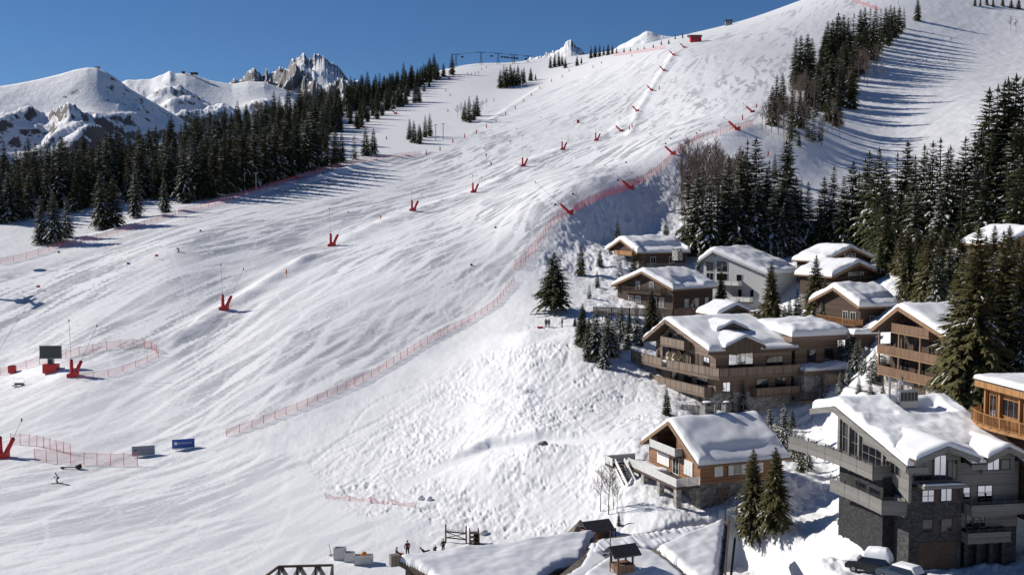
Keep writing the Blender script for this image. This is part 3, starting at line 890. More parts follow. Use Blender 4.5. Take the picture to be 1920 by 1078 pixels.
# front rank of the left forest
for (x, y, t) in [(345,380,278),(362,376,268),(384,374,262),(402,369,258),(420,364,250),(441,360,256),(458,356,244),(478,350,240),(497,345,238),(517,338,232),(537,333,226),(556,326,222),(576,321,216),(590,316,222),
                  (0,418,330),(18,416,322),(36,412,318),(55,408,322),(150,392,300),(165,388,296),(142,398,318)]:
    spec(x, y, t, kind=pick(random.choice(['dark', 'dust'])), label=L1, group=G1)
scatter([(-30,415),(60,402),(150,388),(300,375),(340,376),(480,346),(590,314),(600,290),(640,250),(600,228),(500,254),(380,288),(300,308),(150,342),(0,366),(-40,368)], 330, (14, 19), ['dark', 'dark', 'dust'], L1, G1, 7.0)
scatter([(-40,370),(0,357),(150,320),(300,286),(420,255),(500,235),(580,212),(590,232),(500,262),(300,318),(150,352),(-30,392)], 90, (15, 19), ['dark'], L1, G1, 6)
scatter([(560,232),(640,200),(700,178),(780,152),(850,134),(856,138),(800,158),(720,188),(650,216),(600,236)], 150, (12, 16), ['dark'], 'dark spruce along the wooded ridge against the sky', 'spruces along the wooded ridge below the chairlift', 3.2)
scatter([(600,240),(700,200),(760,180),(800,170),(800,182),(740,205),(690,235),(640,262),(610,262)], 34, (9, 14), ['dark'], 'spruce scattered over the snowy clearing right of the forest', 'scattered spruces on the snowy clearing', 8)
# single trees left of the run
for (x, y, t, kd, lb) in [(78,457,366,'dust1','left tree of the snow dusted trio standing out at the run edge'),(103,455,358,'dust3','middle and tallest tree of the trio standing out at the run edge'),(126,447,368,'dust0','right tree of the trio standing out at the run edge'),
        (190,430,318,'dust2','broad dark spruce of the close pair beside the run'),(212,427,330,'dark1','slimmer spruce of the close pair beside the run'),(254,408,316,'dust0','single full spruce right of the close pair beside the run'),(309,398,332,'dust3','single slim spruce with a leaning pole at its left'),
        (610,312,240,'dark2','spruce at the end of the forest front beside the steel poles'),(628,310,236,'dark0','tall spruce near the right end of the forest front'),(664,300,244,'thin0','thin spruce left of the dense pair at the forest end'),(686,292,238,'dark1','left of the dense pair of spruces at the forest end'),(700,290,240,'dark3','right of the dense pair of spruces at the forest end'),(640,305,246,'dark4','spruce tucked behind the right end of the forest front')]:
    spec(x, y, t, kind=kd, label=lb)
GG = 'small groups of spruces between the upper runs'
for (x, y, t) in [(768,262,222),(776,268,226),(786,270,232),(797,258,216),(806,256,212),(788,262,236)]:
    spec(x, y, t, kind=pick('dark'), label='spruce in the small clump left of the two drag lift poles', group=GG)
for (x, y, t) in [(872,228,188),(880,230,180),(888,226,186),(894,218,178),(868,224,200)]:
    spec(x, y, t, kind=pick('dark'), label='spruce in the clump with bare bushes in the middle of the hillside', group=GG)
for (x, y, t) in [(938,166,130),(944,164,122),(950,163,124),(957,161,120),(964,160,126),(971,160,122),(978,158,130),(982,156,126),(995,152,126),(1004,150,138),(960,162,128),(948,165,131)]:
    spec(x, y, t, kind=pick('dark'), label='spruce in the wood on the crest below the chairlift pylons', group=GG)
for (x, y, t) in [(1032,128,104),(1040,126,100),(1048,124,98),(1054,122,103),(1060,128,108),(1082,124,104),(1090,120,106)]:
    spec(x, y, t, kind=pick('dark'), label='spruce in the clump on the crest left of the small jagged peak', group=GG)
for (x, y, t) in [(1108,110,86),(1116,108,84),(1124,107,82),(1132,104,86),(1140,104,82),(1148,102,84),(1156,101,88),(1170,99,89),(1182,97,88),(1196,95,88),(1208,93,86),(1225,90,82),(1240,85,74),(1254,83,73),(1266,74,64),(1280,72,62),(1290,70,62)]:
    spec(x, y, t, kind=pick('dark'), label='small spruce on the skyline right of the small jagged peak', group=GG)
for (x, y, t) in [(740,195,168),(728,205,172),(745,198,166),(753,200,166),(760,196,160),(777,193,158),(785,192,154),(805,163,146),(795,172,152),(725,192,156),(700,214,186),(712,208,182),(690,222,190),(676,205,172),(655,222,186),(668,238,206)]:
    spec(x, y, t, kind=pick('dark'), label='spruce scattered over the snowy clearing right of the forest', group='scattered spruces on the snowy clearing')
# the strip of wood between the two upper runs
G2 = 'spruces of the strip of wood between the two upper runs'; L2 = 'spruce in the narrow strip of wood between the two upper ski runs'
for (x, y, t) in [(1525,270,198),(1515,262,205),(1538,268,214),(1498,275,246),(1484,262,168),(1455,222,140),(1448,235,160),(1466,215,136),(1492,160,70),(1500,168,66),(1512,165,64),(1521,150,72),(1545,130,58),(1552,128,40),(1560,135,38),(1570,126,24),(1580,120,28),(1590,118,34),(1600,112,26),(1612,108,18),(1620,104,14),(1631,98,15),(1640,92,12),(1650,88,18),(1660,82,14),(1668,76,10),(1676,70,12),(1685,62,12),(1694,54,14),(1720,40,-6),(1534,195,110),(1545,210,120),(1560,190,100),(1570,180,96),(1588,170,84),(1598,185,80),(1575,200,120),(1555,230,150),(1530,225,150),(1520,200,130),(1586,150,70),(1604,150,62),(1500,240,170),(1512,222,150),(1548,200,130),(1578,150,80),(1620,128,50),(1636,114,40),(1610,138,60),(1596,205,130),(1570,238,165),(1650,104,34),(1665,92,24),(1540,175,84)]:
    spec(x, y, t, kind=pick(random.choice(['dark', 'dark', 'thin'])), label=L2, group=G2)
for (x, y, t) in [(1828,12,-8),(1838,12,-6),(1850,10,-10),(1862,14,-6),(1880,12,-8),(1896,16,-4),(1910,18,-6)]:
    spec(x, y, t, kind=pick('dark'), label='spruce at the top right above the wide upper run', group='spruces at the top right of the slope')
# woods behind the hamlet
G3 = 'spruces of the wood behind the village'; L3 = 'snow dusted spruce in the wood rising behind the village'
B3 = [(1290,470,305),(1305,480,320),(1345,478,300),(1365,470,292),(1330,486,330),(1400,470,262),(1418,465,258),(1392,462,280),(1440,430,300),(1480,412,245),(1470,425,262),(1490,470,330),(1515,468,340),(1535,472,355),(1560,468,310),(1580,476,330),(1595,470,300),(1608,468,322),(1628,472,282),(1645,476,276),(1662,480,330),(1680,470,285),(1695,466,262),(1712,474,290),(1728,468,270),(1745,472,264),(1760,468,258),(1775,476,280),(1790,470,300),(1805,466,255),(1822,462,250),(1838,460,230),(1850,468,250),(1862,455,160),(1875,450,152),(1886,442,146),(1898,450,140),(1910,446,150),(1850,440,165),(1866,430,240),(1880,466,270),(1900,470,230),(1914,472,210),(1420,478,330),(1450,480,345),(1465,476,320),(1380,484,340),(1545,462,330),(1620,450,296),(1700,450,280),(1780,448,272),(1735,452,282),(1660,455,300),(1500,450,335),(1436,462,318),(1360,450,310),(1316,452,312),(1826,480,300),(1800,486,330),(1842,490,320),(1906,500,290),(1884,492,310),(1760,488,350),(1715,486,350),(1680,488,360),(1640,484,350)]
for (x, y, t) in B3:
    spec(x, y, t, kind=pick(random.choice(['dust', 'dust', 'dark', 'thin'])), label=L3, group=G3)
for (x, y, t, kd, lb) in [(1478,340,252,'thin0','open branched single spruce on the snow above the wood'),(1452,335,286,'dark2','slim single spruce left of the open branched one above the wood')]:
    spec(x, y, t, kind=kd, label=lb)
# singles round the hamlet
for (x, y, t, kd, lb) in [
    (1038,586,470,'lone','broad lone spruce with a thick trunk on the snow knoll'),
    (1089,516,457,'dark1','small full spruce on the snow right of the lone knoll tree'),
    (1125,500,464,'dark3','small spruce at the left gable of the topmost chalet'),
    (1157,470,408,'dark0','tall spruce behind the left gable of the topmost chalet'),
    (1249,452,406,'dark4','spruce right behind the roof of the topmost chalet'),
    (1282,470,410,'dark2','spruce at the right end of the topmost chalet roof'),
    (1160,548,468,'thin1','slim spruce between the topmost chalet and the dark log chalet'),
    (1188,520,462,'dark2','slim spruce in front of the topmost chalet wall'),
    (1207,515,462,'thin0','thin young spruce in front of the topmost chalet eaves'),
    (1092,646,566,'old1','left tree of the spruces on the edge of the mound'),
    (1118,672,574,'dust1','full spruce on the mound edge left of the taupe chalet terrace'),
    (1140,668,580,'dust3','spruce with a bare pole beside it left of the taupe chalet terrace'),
    (1165,640,570,'dust0','snow dusted spruce below the railing of the dark log chalet'),
    (1192,640,570,'dust2','spruce behind the left roof verge of the taupe chalet'),
    (1222,628,540,'old0','olive young spruce in front of the dark log chalet'),
    (1237,602,572,'snow1','little snowy spruce above the ridge of the taupe chalet'),
    (1352,590,500,'old2','olive spruce at the right end of the dark log chalet'),
    (1445,615,488,'old0','tall olive spruce in front of the white chalet'),
    (1528,600,476,'old1','dense olive spruce right of the white chalet'),
    (1546,606,520,'old2','lower olive spruce beside the small chalet with the wooden balcony'),
    (1250,778,720,'dark4','bushy young spruce below the corner of the taupe chalet'),
    (1372,776,722,'snow0','left of two snowy young spruces in front of the taupe chalet'),
    (1393,776,708,'snow2','right of two snowy young spruces in front of the taupe chalet'),
    (1442,820,762,'snow1','snow laden bush spruce right of the brown chalet roof'),
    (1468,842,752,'snow0','snow laden spruce behind the brown chalet eaves'),
    (1502,885,812,'dust2','young spruce below the long balcony of the grey building'),
    (1412,1004,836,'old1','left of two big olive spruces in front of the brown chalet'),
    (1452,990,832,'old1','right of two big olive spruces in front of the brown chalet'),
    (1590,690,622,'snow0','broad snowy spruce beside the lamp post'),
    (1632,716,664,'snow2','snowy young spruce below the triple balcony chalet'),
    (1664,716,680,'snow1','snow covered bush spruce at the foot of the triple balcony chalet'),
    (1690,712,672,'dark1','small dark spruce in front of the triple balcony chalet'),
    (1702,560,424,'old0','tall olive spruce left of centre behind the triple balcony chalet'),
    (1742,585,430,'old2','tall slender olive spruce behind the triple balcony chalet roof'),
    (1660,510,400,'old1','olive spruce behind the pair of brown chalet roofs'),
    (1800,755,480,'old2','huge dark olive spruce right of the triple balcony chalet'),
    (1826,770,420,'old0','tallest olive spruce right of the triple balcony chalet'),
    (1852,740,510,'old1','huge olive spruce near the golden timber house'),
    (1882,720,440,'old0','huge olive spruce at the right edge above the golden timber house'),
    (1912,730,470,'old2','olive spruce cut by the right edge of the view'),
    (1785,640,520,'old1','olive spruce right behind the triple balcony chalet'),
    (1866,640,470,'dust1','dark spruce between the huge olive ones at the right'),
    (1160,985,955,'dark2','tiny dark spruce behind the wooden booth'),
    (1915,930,846,'snow1','snowy spruce beside the right balconies of the grey building'),
    ]:
    spec(x, y, t, kind=kd, label=lb)

for (x, y, t) in [(1690,640,560),(1600,598,548),(1548,690,648),(1480,596,552),(1400,616,584),(1330,470,380),(1352,462,372),(1306,480,395),(1420,470,370),(1465,482,385),(1482,476,372),(1500,470,360),(1380,458,362),(1445,474,390)]:
    spec(x, y, t, kind=pick('dust'), label=L3, group=G3)
GV = 'young spruces on the snow bank left of the taupe chalet'; LV = 'young snow dusted spruce on the bank between the lone knoll tree and the taupe chalet'
for (x, y, t) in [(1085,632,588),(1104,655,592),(1128,655,600),(1150,655,596),(1176,655,590),(1200,648,596),(1112,632,585),(1136,626,580),(1158,612,575),(1180,622,582),(1210,628,590),(1100,676,622),(1132,690,628),(1156,668,622),(1216,612,578),(1078,612,590)]:
    spec(x, y, t, kind=pick(random.choice(['dust', 'snow', 'old'])), label=LV, group=GV)
GW = 'snowy bushy spruces in the gap right of the brown chalet'
for (x, y, t) in [(1430,835,782),(1455,838,775),(1480,830,778),(1424,812,772),(1490,862,800),(1470,808,768),(1516,880,830),(1486,800,765),(1506,846,806)]:
    spec(x, y, t, kind=pick('snow'), label='bushy snow covered spruce in the gap between the brown chalet and the grey building', group=GW)
GX_ = 'snowy spruces between the small golden balcony chalet and the grey building'
for (x, y, t) in [(1575,668,620),(1604,696,636),(1618,700,650),(1645,712,668),(1655,690,640),(1612,676,632),(1640,700,650),(1580,690,640),(1672,716,690),(1560,640,600)]:
    spec(x, y, t, kind=pick(random.choice(['snow', 'dust'])), label='snowy spruce on the bank below the lantern and the triple balcony chalet', group=GX_)
GZ_ = 'snowy young spruces in the gaps between the chalets'
for (x, y, t) in [(1300,612,560),(1318,606,566),(1410,612,575),(1495,600,540),(1482,630,585),(1540,622,560),(1566,690,640),(1590,720,676),(1560,712,672),(1540,745,700),(1610,735,700),(1632,742,704),(1655,745,712),(1425,600,565),(1310,520,470),(1120,540,505),(1105,560,530),(1290,590,556),(1575,735,694),(1690,735,700),(1500,690,640),(1385,592,556)]:
    spec(x, y, t, kind=pick(random.choice(['snow', 'snow', 'dust'])), label='snowy young spruce in the gaps between the chalets', group=GZ_)
GY_ = 'tall olive spruces massed at the right edge'; LY_ = 'tall olive green spruce in the mass at the right edge behind the golden timber house'
for (x, y, t) in [(1760,560,440),(1780,575,450),(1816,700,470),(1840,700,500),(1870,690,470),(1898,680,460),(1915,640,450),(1880,600,430),(1845,600,440),(1905,570,440),(1720,520,425),(1690,515,430),(1735,540,440),(1862,540,420),(1890,530,420),(1912,745,560),(1820,560,450),(1770,520,420),(1800,540,425),(1755,600,470),(1765,690,560),(1800,660,520),(1828,640,470),(1856,690,560),(1890,650,520),(1916,590,470),(1880,480,390),(1850,490,395),(1815,500,410),(1705,480,395),(1670,500,420),(1650,520,445),(1905,700,600)]:
    spec(x, y, t, kind=pick(random.choice(['old', 'old', 'dust'])), label=LY_, group=GY_)
for (x, y, t) in [(1455,650,560),(1470,640,570)]:
    spec(x, y, t, kind=pick('old'), label='olive spruce between the white chalet and the annexe of the taupe chalet', group='olive spruces below the white chalet')
SPEC.sort(key=lambda s: -s[0])
proto = {}
NEAR = 296
for (ph, x, y, z, h, kind, label, group) in SPEC[:NEAR]:
    (tm, cm), H0 = SP[kind]
    r = thing('spruce_tree', label, 'tree', (x, y, z - 0.15), random.uniform(0, 6.28), group)
    s = h / H0; wv = s * random.uniform(0.86, 1.22)
    r.scale = (wv, wv, s)
    link('trunk', tm, r); link('crown', cm, r)
# the farthest trees of the forest, too many and too small to count: one mass
if len(SPEC) > NEAR:
    far = SPEC[NEAR:]
    Vs = []; Ls = []; MIs = []; off = 0
    cache = {}
    for (ph, x, y, z, h, kind, label, group) in far:
        (tm, cm), H0 = SP[kind]
        if kind not in cache:
            vv = np.empty(len(cm.vertices) * 3, np.float32); cm.vertices.foreach_get('co', vv)
            mi = np.empty(len(cm.polygons), np.int32); cm.polygons.foreach_get('material_index', mi)
            cache[kind] = (vv.reshape(-1, 3), mi)
        vv, mi = cache[kind]
        a = random.uniform(0, 6.28); s = h / H0
        c, q = math.cos(a) * s, math.sin(a) * s
        o = np.stack([vv[:, 0] * c - vv[:, 1] * q + x, vv[:, 0] * q + vv[:, 1] * c + y, vv[:, 2] * s + z - 0.15], 1)
        Vs.append(o); MIs.append(mi)
    Vs = np.concatenate(Vs); MIs = np.concatenate(MIs)
    me = bpy.data.meshes.new('far_forest')
    nv = len(Vs); nf = nv // 3
    me.vertices.add(nv); me.vertices.foreach_set('co', Vs.ravel().astype(np.float32))
    me.loops.add(nv); me.loops.foreach_set('vertex_index', np.arange(nv, dtype=np.int32))
    me.polygons.add(nf); me.polygons.foreach_set('loop_start', np.arange(0, nv, 3, dtype=np.int32)); me.polygons.foreach_set('loop_total', np.full(nf, 3, np.int32))
    me.materials.append(M['needle']); me.materials.append(M['snow'])
    me.polygons.foreach_set('material_index', MIs); me.update(calc_edges=True)
    tag(link('far_forest', me), 'far dark spruces of the forest and the wooded ridge', 'forest', kind='stuff')
print('spruces', len(SPEC), 'cut px', SPEC[min(NEAR, len(SPEC) - 1)][0], 'time', round(time.time() - T0, 1))

# bare trees
def bare(px, py, top, k, label, group=None):
    p = at(px, py); dd_ = p.y * cp - (p.z - CAMZ) * sp
    (tm, cm), H0 = BT[k]
    h = (py - top) / F * dd_
    r = thing('bare_tree', label, 'tree', p, random.uniform(0, 6.28), group, h / H0)
    link('trunk', tm, r); link('twigs', cm, r)
for i in range(70):
    x = random.uniform(1276, 1405); y = 340 + random.uniform(0, 75) + max(0, (1330 - x)) * .25
    bare(x, y, y - random.uniform(76, 108), random.randrange(3), 'leafless brown tree in the thicket beside the fenced bank', 'leafless trees of the thicket beside the bank')
for i in range(64):
    t = random.random(); x = 1432 + t * 190 + random.uniform(-14, 42); y = 240 - t * 110 + random.uniform(-18, 28)
    bare(x, y, y - random.uniform(45, 62), random.randrange(3), 'leafless tree among the strip of wood between the upper runs', 'leafless trees in the strip of wood')
for (x, y, t) in [(1470,272,210),(1512,258,190),(1560,245,180),(1540,275,220),(1440,228,176),(1575,262,206)]:
    bare(x, y, t, random.randrange(3), 'leafless tree among the strip of wood between the upper runs', 'leafless trees in the strip of wood')
for (x, y, t) in [(858,222,196),(864,218,192),(902,210,190),(912,200,184),(926,196,184),(905,206,186)]:
    bare(x, y, t, 3, 'leafless bush around the clump in the middle of the hillside', 'leafless bushes in the middle of the hillside')
for (x, y, t) in [(1895,58,30),(1905,60,34)]:
    bare(x, y, t, 3, 'leafless bush at the right edge beside the wide upper run', 'leafless bushes at the right edge')
for (x, y, t) in [(1126,958,872),(1141,964,862),(1150,955,885),(1157,962,905)]:
    bare(x, y, t, 0, 'thin leafless sapling on the snow above the wooden booth', 'leafless saplings above the booth')
for (x, y, t) in [(1345,975,905),(1360,985,900),(1380,990,915),(1330,968,915)]:
    bare(x, y, t, 3, 'leafless shrub at the stone base of the brown chalet', 'leafless shrubs at the brown chalet')
for (x, y, t) in [(945,884,868),(966,887,872)]:
    bare(x, y, t, 3, 'sparse leafless shrub sticking out of the trodden mound', 'shrubs on the mound')
# ------------------------------------------------------------------ buildings
def snow_patch(fn, u0, u1, v0, v1, T, name, parent, nu=40, nv=36, edge=0.55, seed=0, amp=0.12, thick=None, mat='snow'):
    """snow lying on a surface fn(u,v)->(x,y,z): rounded rim, lumpy top, closed underneath"""
    a = 0.5 - 0.5 * np.cos(np.linspace(0, np.pi, nu)); b = 0.5 - 0.5 * np.cos(np.linspace(0, np.pi, nv))
    a = 0.45 * a + 0.55 * np.linspace(0, 1, nu); b = 0.45 * b + 0.55 * np.linspace(0, 1, nv)
    a = np.concatenate([[0, 0.004], a[1:-1], [0.996, 1]]); b = np.concatenate([[0, 0.004], b[1:-1], [0.996, 1]])
    U, V = np.meshgrid(u0 + (u1 - u0) * a, v0 + (v1 - v0) * b, indexing='ij')
    X, Y, Zs = fn(U, V)
    d = np.minimum(np.minimum(U - u0, u1 - U), np.minimum(V - v0, v1 - V))
    d = d + (0.26 * pnoise(U / 1.3, V / 1.3, seed) + 0.12 * pnoise(U / .5, V / .5, seed + 3)) * sstep(0, 0.4, d)
    e = np.clip(d / edge, 0, 1); prof = 0.32 * (d > 1e-6) + 0.68 * np.sqrt(np.clip(1 - (1 - e) ** 2, 0, 1))
    prof = np.where(d <= 1e-6, 0, prof)
    t = T * (1 + amp * 2.0 * pnoise(U / 3.8, V / 3.0, seed + 5) + amp * 0.9 * pnoise(U / 1.4, V / 1.4, seed + 6) + amp * 0.3 * pnoise(U / .5, V / .5, seed + 7))
    if thick is not None: t = t * thick(U, V)
    P = np.stack([X, Y, Zs + 0.012 + np.maximum(t, 0.03) * prof], -1)
    me = grid_mesh(name, P, M[mat])
    # close underneath
    o = link(name, me, parent)
    return o

class House:
    def __init__(self, name, label, cat, loc, rz, group=None):
        self.root = thing(name, label, cat, loc, R(rz), group)
    # faces: 'f' front eave side (y=y0), 'g' gable (x=x0) ... given as origin, direction; outward = direction turned clockwise
    def face(self, o, d):
        d = Vector((d[0], d[1])).normalized()
        return Vector((o[0], o[1])), d, Vector((d.y, -d.x))
    def pt(self, fc, u, z, out=0.0):
        o, d, n = fc
        return Vector((o.x + d.x * u + n.x * out, o.y + d.y * u + n.y * out, z))
    def fbox(self, mb, fc, u0, u1, z0, z1, o0, o1, mat):
        vs = [self.pt(fc, u, z, o) for z in (z0, z1) for (u, o) in ((u0, o1), (u1, o1), (u1, o0), (u0, o0))]
        mb.add(vs, [(3, 2, 1, 0), (4, 5, 6, 7), (0, 1, 5, 4), (1, 2, 6, 5), (2, 3, 7, 6), (3, 0, 4, 7)], mat)
    def win(self, fc, u0, u1, z0, z1, frame='white', glass='glass', nx=2, ny=1, shut=None, name='window', fw=0.07, shut_label=None):
        mb = MB()
        m = M[frame]
        self.fbox(mb, fc, u0, u0 + fw, z0, z1, -.05, .06, m); self.fbox(mb, fc, u1 - fw, u1, z0, z1, -.05, .06, m)
        self.fbox(mb, fc, u0 + fw, u1 - fw, z0, z0 + fw, -.05, .06, m); self.fbox(mb, fc, u0 + fw, u1 - fw, z1 - fw, z1, -.05, .06, m)
        for i in range(1, nx):
            u = u0 + (u1 - u0) * i / nx; self.fbox(mb, fc, u - fw * .4, u + fw * .4, z0 + fw, z1 - fw, -.04, .045, m)
        for j in range(1, ny):
            z = z0 + (z1 - z0) * j / ny; self.fbox(mb, fc, u0 + fw, u1 - fw, z - fw * .3, z + fw * .3, -.038, .04, m)
        w = mb.build(name, self.root)
        g = MB(); self.fbox(g, fc, u0 + fw * .5, u1 - fw * .5, z0 + fw * .5, z1 - fw * .5, -.03, .02, M[glass]); g.build('pane', w)
        if shut:
            for (a, b) in shut:
                s = MB(); self.fbox(s, fc, a, b, z0 - .03, z1 + .03, .065, .11, M['white'])
                for k in range(1, 3):
                    zz = z0 + (z1 - z0) * k / 3; self.fbox(s, fc, a + .05, b - .05, zz - .03, zz + .03, .11, .125, M['white'])
                s.build('shutter', w)
        return w
    def door(self, fc, u0, u1, z0, z1, mat='beam', name='door'):
        mb = MB(); self.fbox(mb, fc, u0, u1, z0, z1, -.03, .05, M[mat])
        n = max(1, int((u1 - u0) / .5))
        for i in range(n):
            a = u0 + (u1 - u0) * i / n; b = u0 + (u1 - u0) * (i + 1) / n
            self.fbox(mb, fc, a + .06, b - .06, z0 + .1, z1 - .1, .05, .07, M[mat])
        return mb.build(name, self.root)
    def rail(self, path, z, h, style, mat, parent=None, post=1.5, name='railing', panel='taupe_v', glass_every=0):
        """railing along a local polyline of (x,y[,z])"""
        mb = MB(); pm = M[mat]
        P = [Vector((p[0], p[1], p[2] if len(p) > 2 else z)) for p in path]
        for a, b in zip(P[:-1], P[1:]):
            L = (b - a).length; n = max(1, round(L / post))
            up = Vector((0, 0, 1))
            for i in range(n + 1):
                q = a.lerp(b, i / n); mb.bar(q - up * 0.12, q + up * (h + .03), .09, .09, pm)
            if style in ('panel', 'white'):
                mb.bar(a + up * (h - .03), b + up * (h - .03), .12, .06, pm)
                for i in range(n):
                    s0 = a.lerp(b, i / n); s1 = a.lerp(b, (i + 1) / n); t = (s1 - s0).normalized() * .06
                    mb.bar(s0 + t + up * (h * .5 - .02), s1 - t + up * (h * .5 - .02), .05, h - .14, M[panel])
            elif style == 'bars':
                mb.bar(a + up * (h - .03), b + up * (h - .03), .1, .07, pm); mb.bar(a + up * .12, b + up * .12, .08, .06, pm)
                nb = int(L / .16)
                for i in range(1, nb):
                    q = a.lerp(b, i / nb); mb.bar(q + up * .12, q + up * (h - .05), .085, .03, pm)
            elif style == 'slab':
                mb.bar(a + up * (h * .5), b + up * (h * .5), .08, h, M[panel])
            elif style == 'steel':
                for k in (0.35, 0.68, 1.0): mb.bar(a + up * h * k, b + up * h * k, .035, .035, pm)
        return mb.build(name, parent or self.root)
    def gable_roof(self, x0, x1, y0, y1, yr, ze0, ze1, zr, mat='beam', th=.28, T=.75, seed=1, fascia=None, thick=None, snow=True, slide=None):
        """ridge along x at y=yr; eaves at y0 (height ze0) and y1 (height ze1); the snow is one pillow over both slopes"""
        mb = MB()
        mb.slab([(x0, y0, ze0), (x1, y0, ze0), (x1, yr, zr), (x0, yr, zr)], th, M[mat])
        mb.slab([(x0, yr, zr), (x1, yr, zr), (x1, y1, ze1), (x0, y1, ze1)], th, M[mat])
        rf = mb.build('roof', self.root)
        fb = MB(); fm = M[fascia or 'beamlight']
        for x in (x0 - .04, x1 + .04):
            for (ya, za) in ((y0, ze0), (y1, ze1)):
                fb.bar((x, ya, za - .14), (x, yr, zr - .14), .07, th + .14, fm)
        fb.bar((x0, y0 - .04, ze0 - .12), (x1, y0 - .04, ze0 - .12), .06, .24, fm)
        fb.bar((x0, y1 + .04, ze1 - .12), (x1, y1 + .04, ze1 - .12), .06, .24, fm)
        fb.build('fascia', rf)
        if snow:
            k = 0.35
            def fn(U, V):
                zf = ze0 + (zr - ze0) * (V - y0) / (yr - y0); zb = ze1 + (zr - ze1) * (y1 - V) / (y1 - yr)
                d = zf - zb; z = np.minimum(zf, zb)
                z = np.where(np.abs(d) < 2 * k, z - (2 * k - np.abs(d)) ** 2 / (8 * k), z)
                return U, V, z
            tf = thick
            if slide:
                sx0, sx1, sd, st = slide
                def tf(U, V):
                    m = sstep(sx0 - .4, sx0 + .4, U) * (1 - sstep(sx1 - .4, sx1 + .4, U)) * (1 - sstep(sd - .35, sd + .35, (V - y0) + .5 * pnoise(U / 3, V / 3, seed + 8)))
                    q = 1 - m * (1 - st)
                    return q * (thick(U, V) if thick is not None else 1)
            self.snow = snow_patch(fn, x0 + .06, x1 - .06, y0 + .04, y1 - .04, T, 'snow_cover', rf, 46, 44, min(.75, T * .9), seed, .12, tf)
        return rf
    def build(self, mb, name, parent=None, smooth=False): return mb.build(name, parent or self.root, smooth)
    def chimney(self, x, y, z0, z1, w=.9, mat='stone', cap='roofdark', parent=None, snow=True, d=None):
        d = d or w
        mb = MB(); mb.box((x, y, (z0 + z1) / 2), (w, d, z1 - z0), M[mat])
        for sx in (-1, 1):
            for sy in (-1, 1): mb.box((x + sx * w * .36, y + sy * d * .36, z1 + .14), (w * .18, d * .18, .28), M[mat])
        mb.box((x, y, z1 + .32), (w * 1.15, d * 1.15, .08), M[cap])
        c = mb.build('chimney', parent or self.root)
        if snow:
            s = MB(); s.ball((x, y, z1 + .38), (w * .5, d * .5, .14), M['snow'], 10, 6); s.build('snow_cap', c, True)
        return c

def gable_wall(mb, x, y0, y1, yr, z0, ze0, ze1, zr, th, mat):
    """pentagon wall at x (thickness towards +x)"""
    prof = [(y0, z0), (y1, z0), (y1, ze1), (yr, zr), (y0, ze0)]
    n = len(prof)
    vs = [(x, p[0], p[1]) for p in prof] + [(x + th, p[0], p[1]) for p in prof]
    fs = [tuple(range(n - 1, -1, -1)), tuple(range(n, 2 * n))] + [(i, (i + 1) % n, n + (i + 1) % n, n + i) for i in range(n)]
    mb.add(vs, fs, mat)

def Wl(px, py, d): return Vector(W(px, py, d))

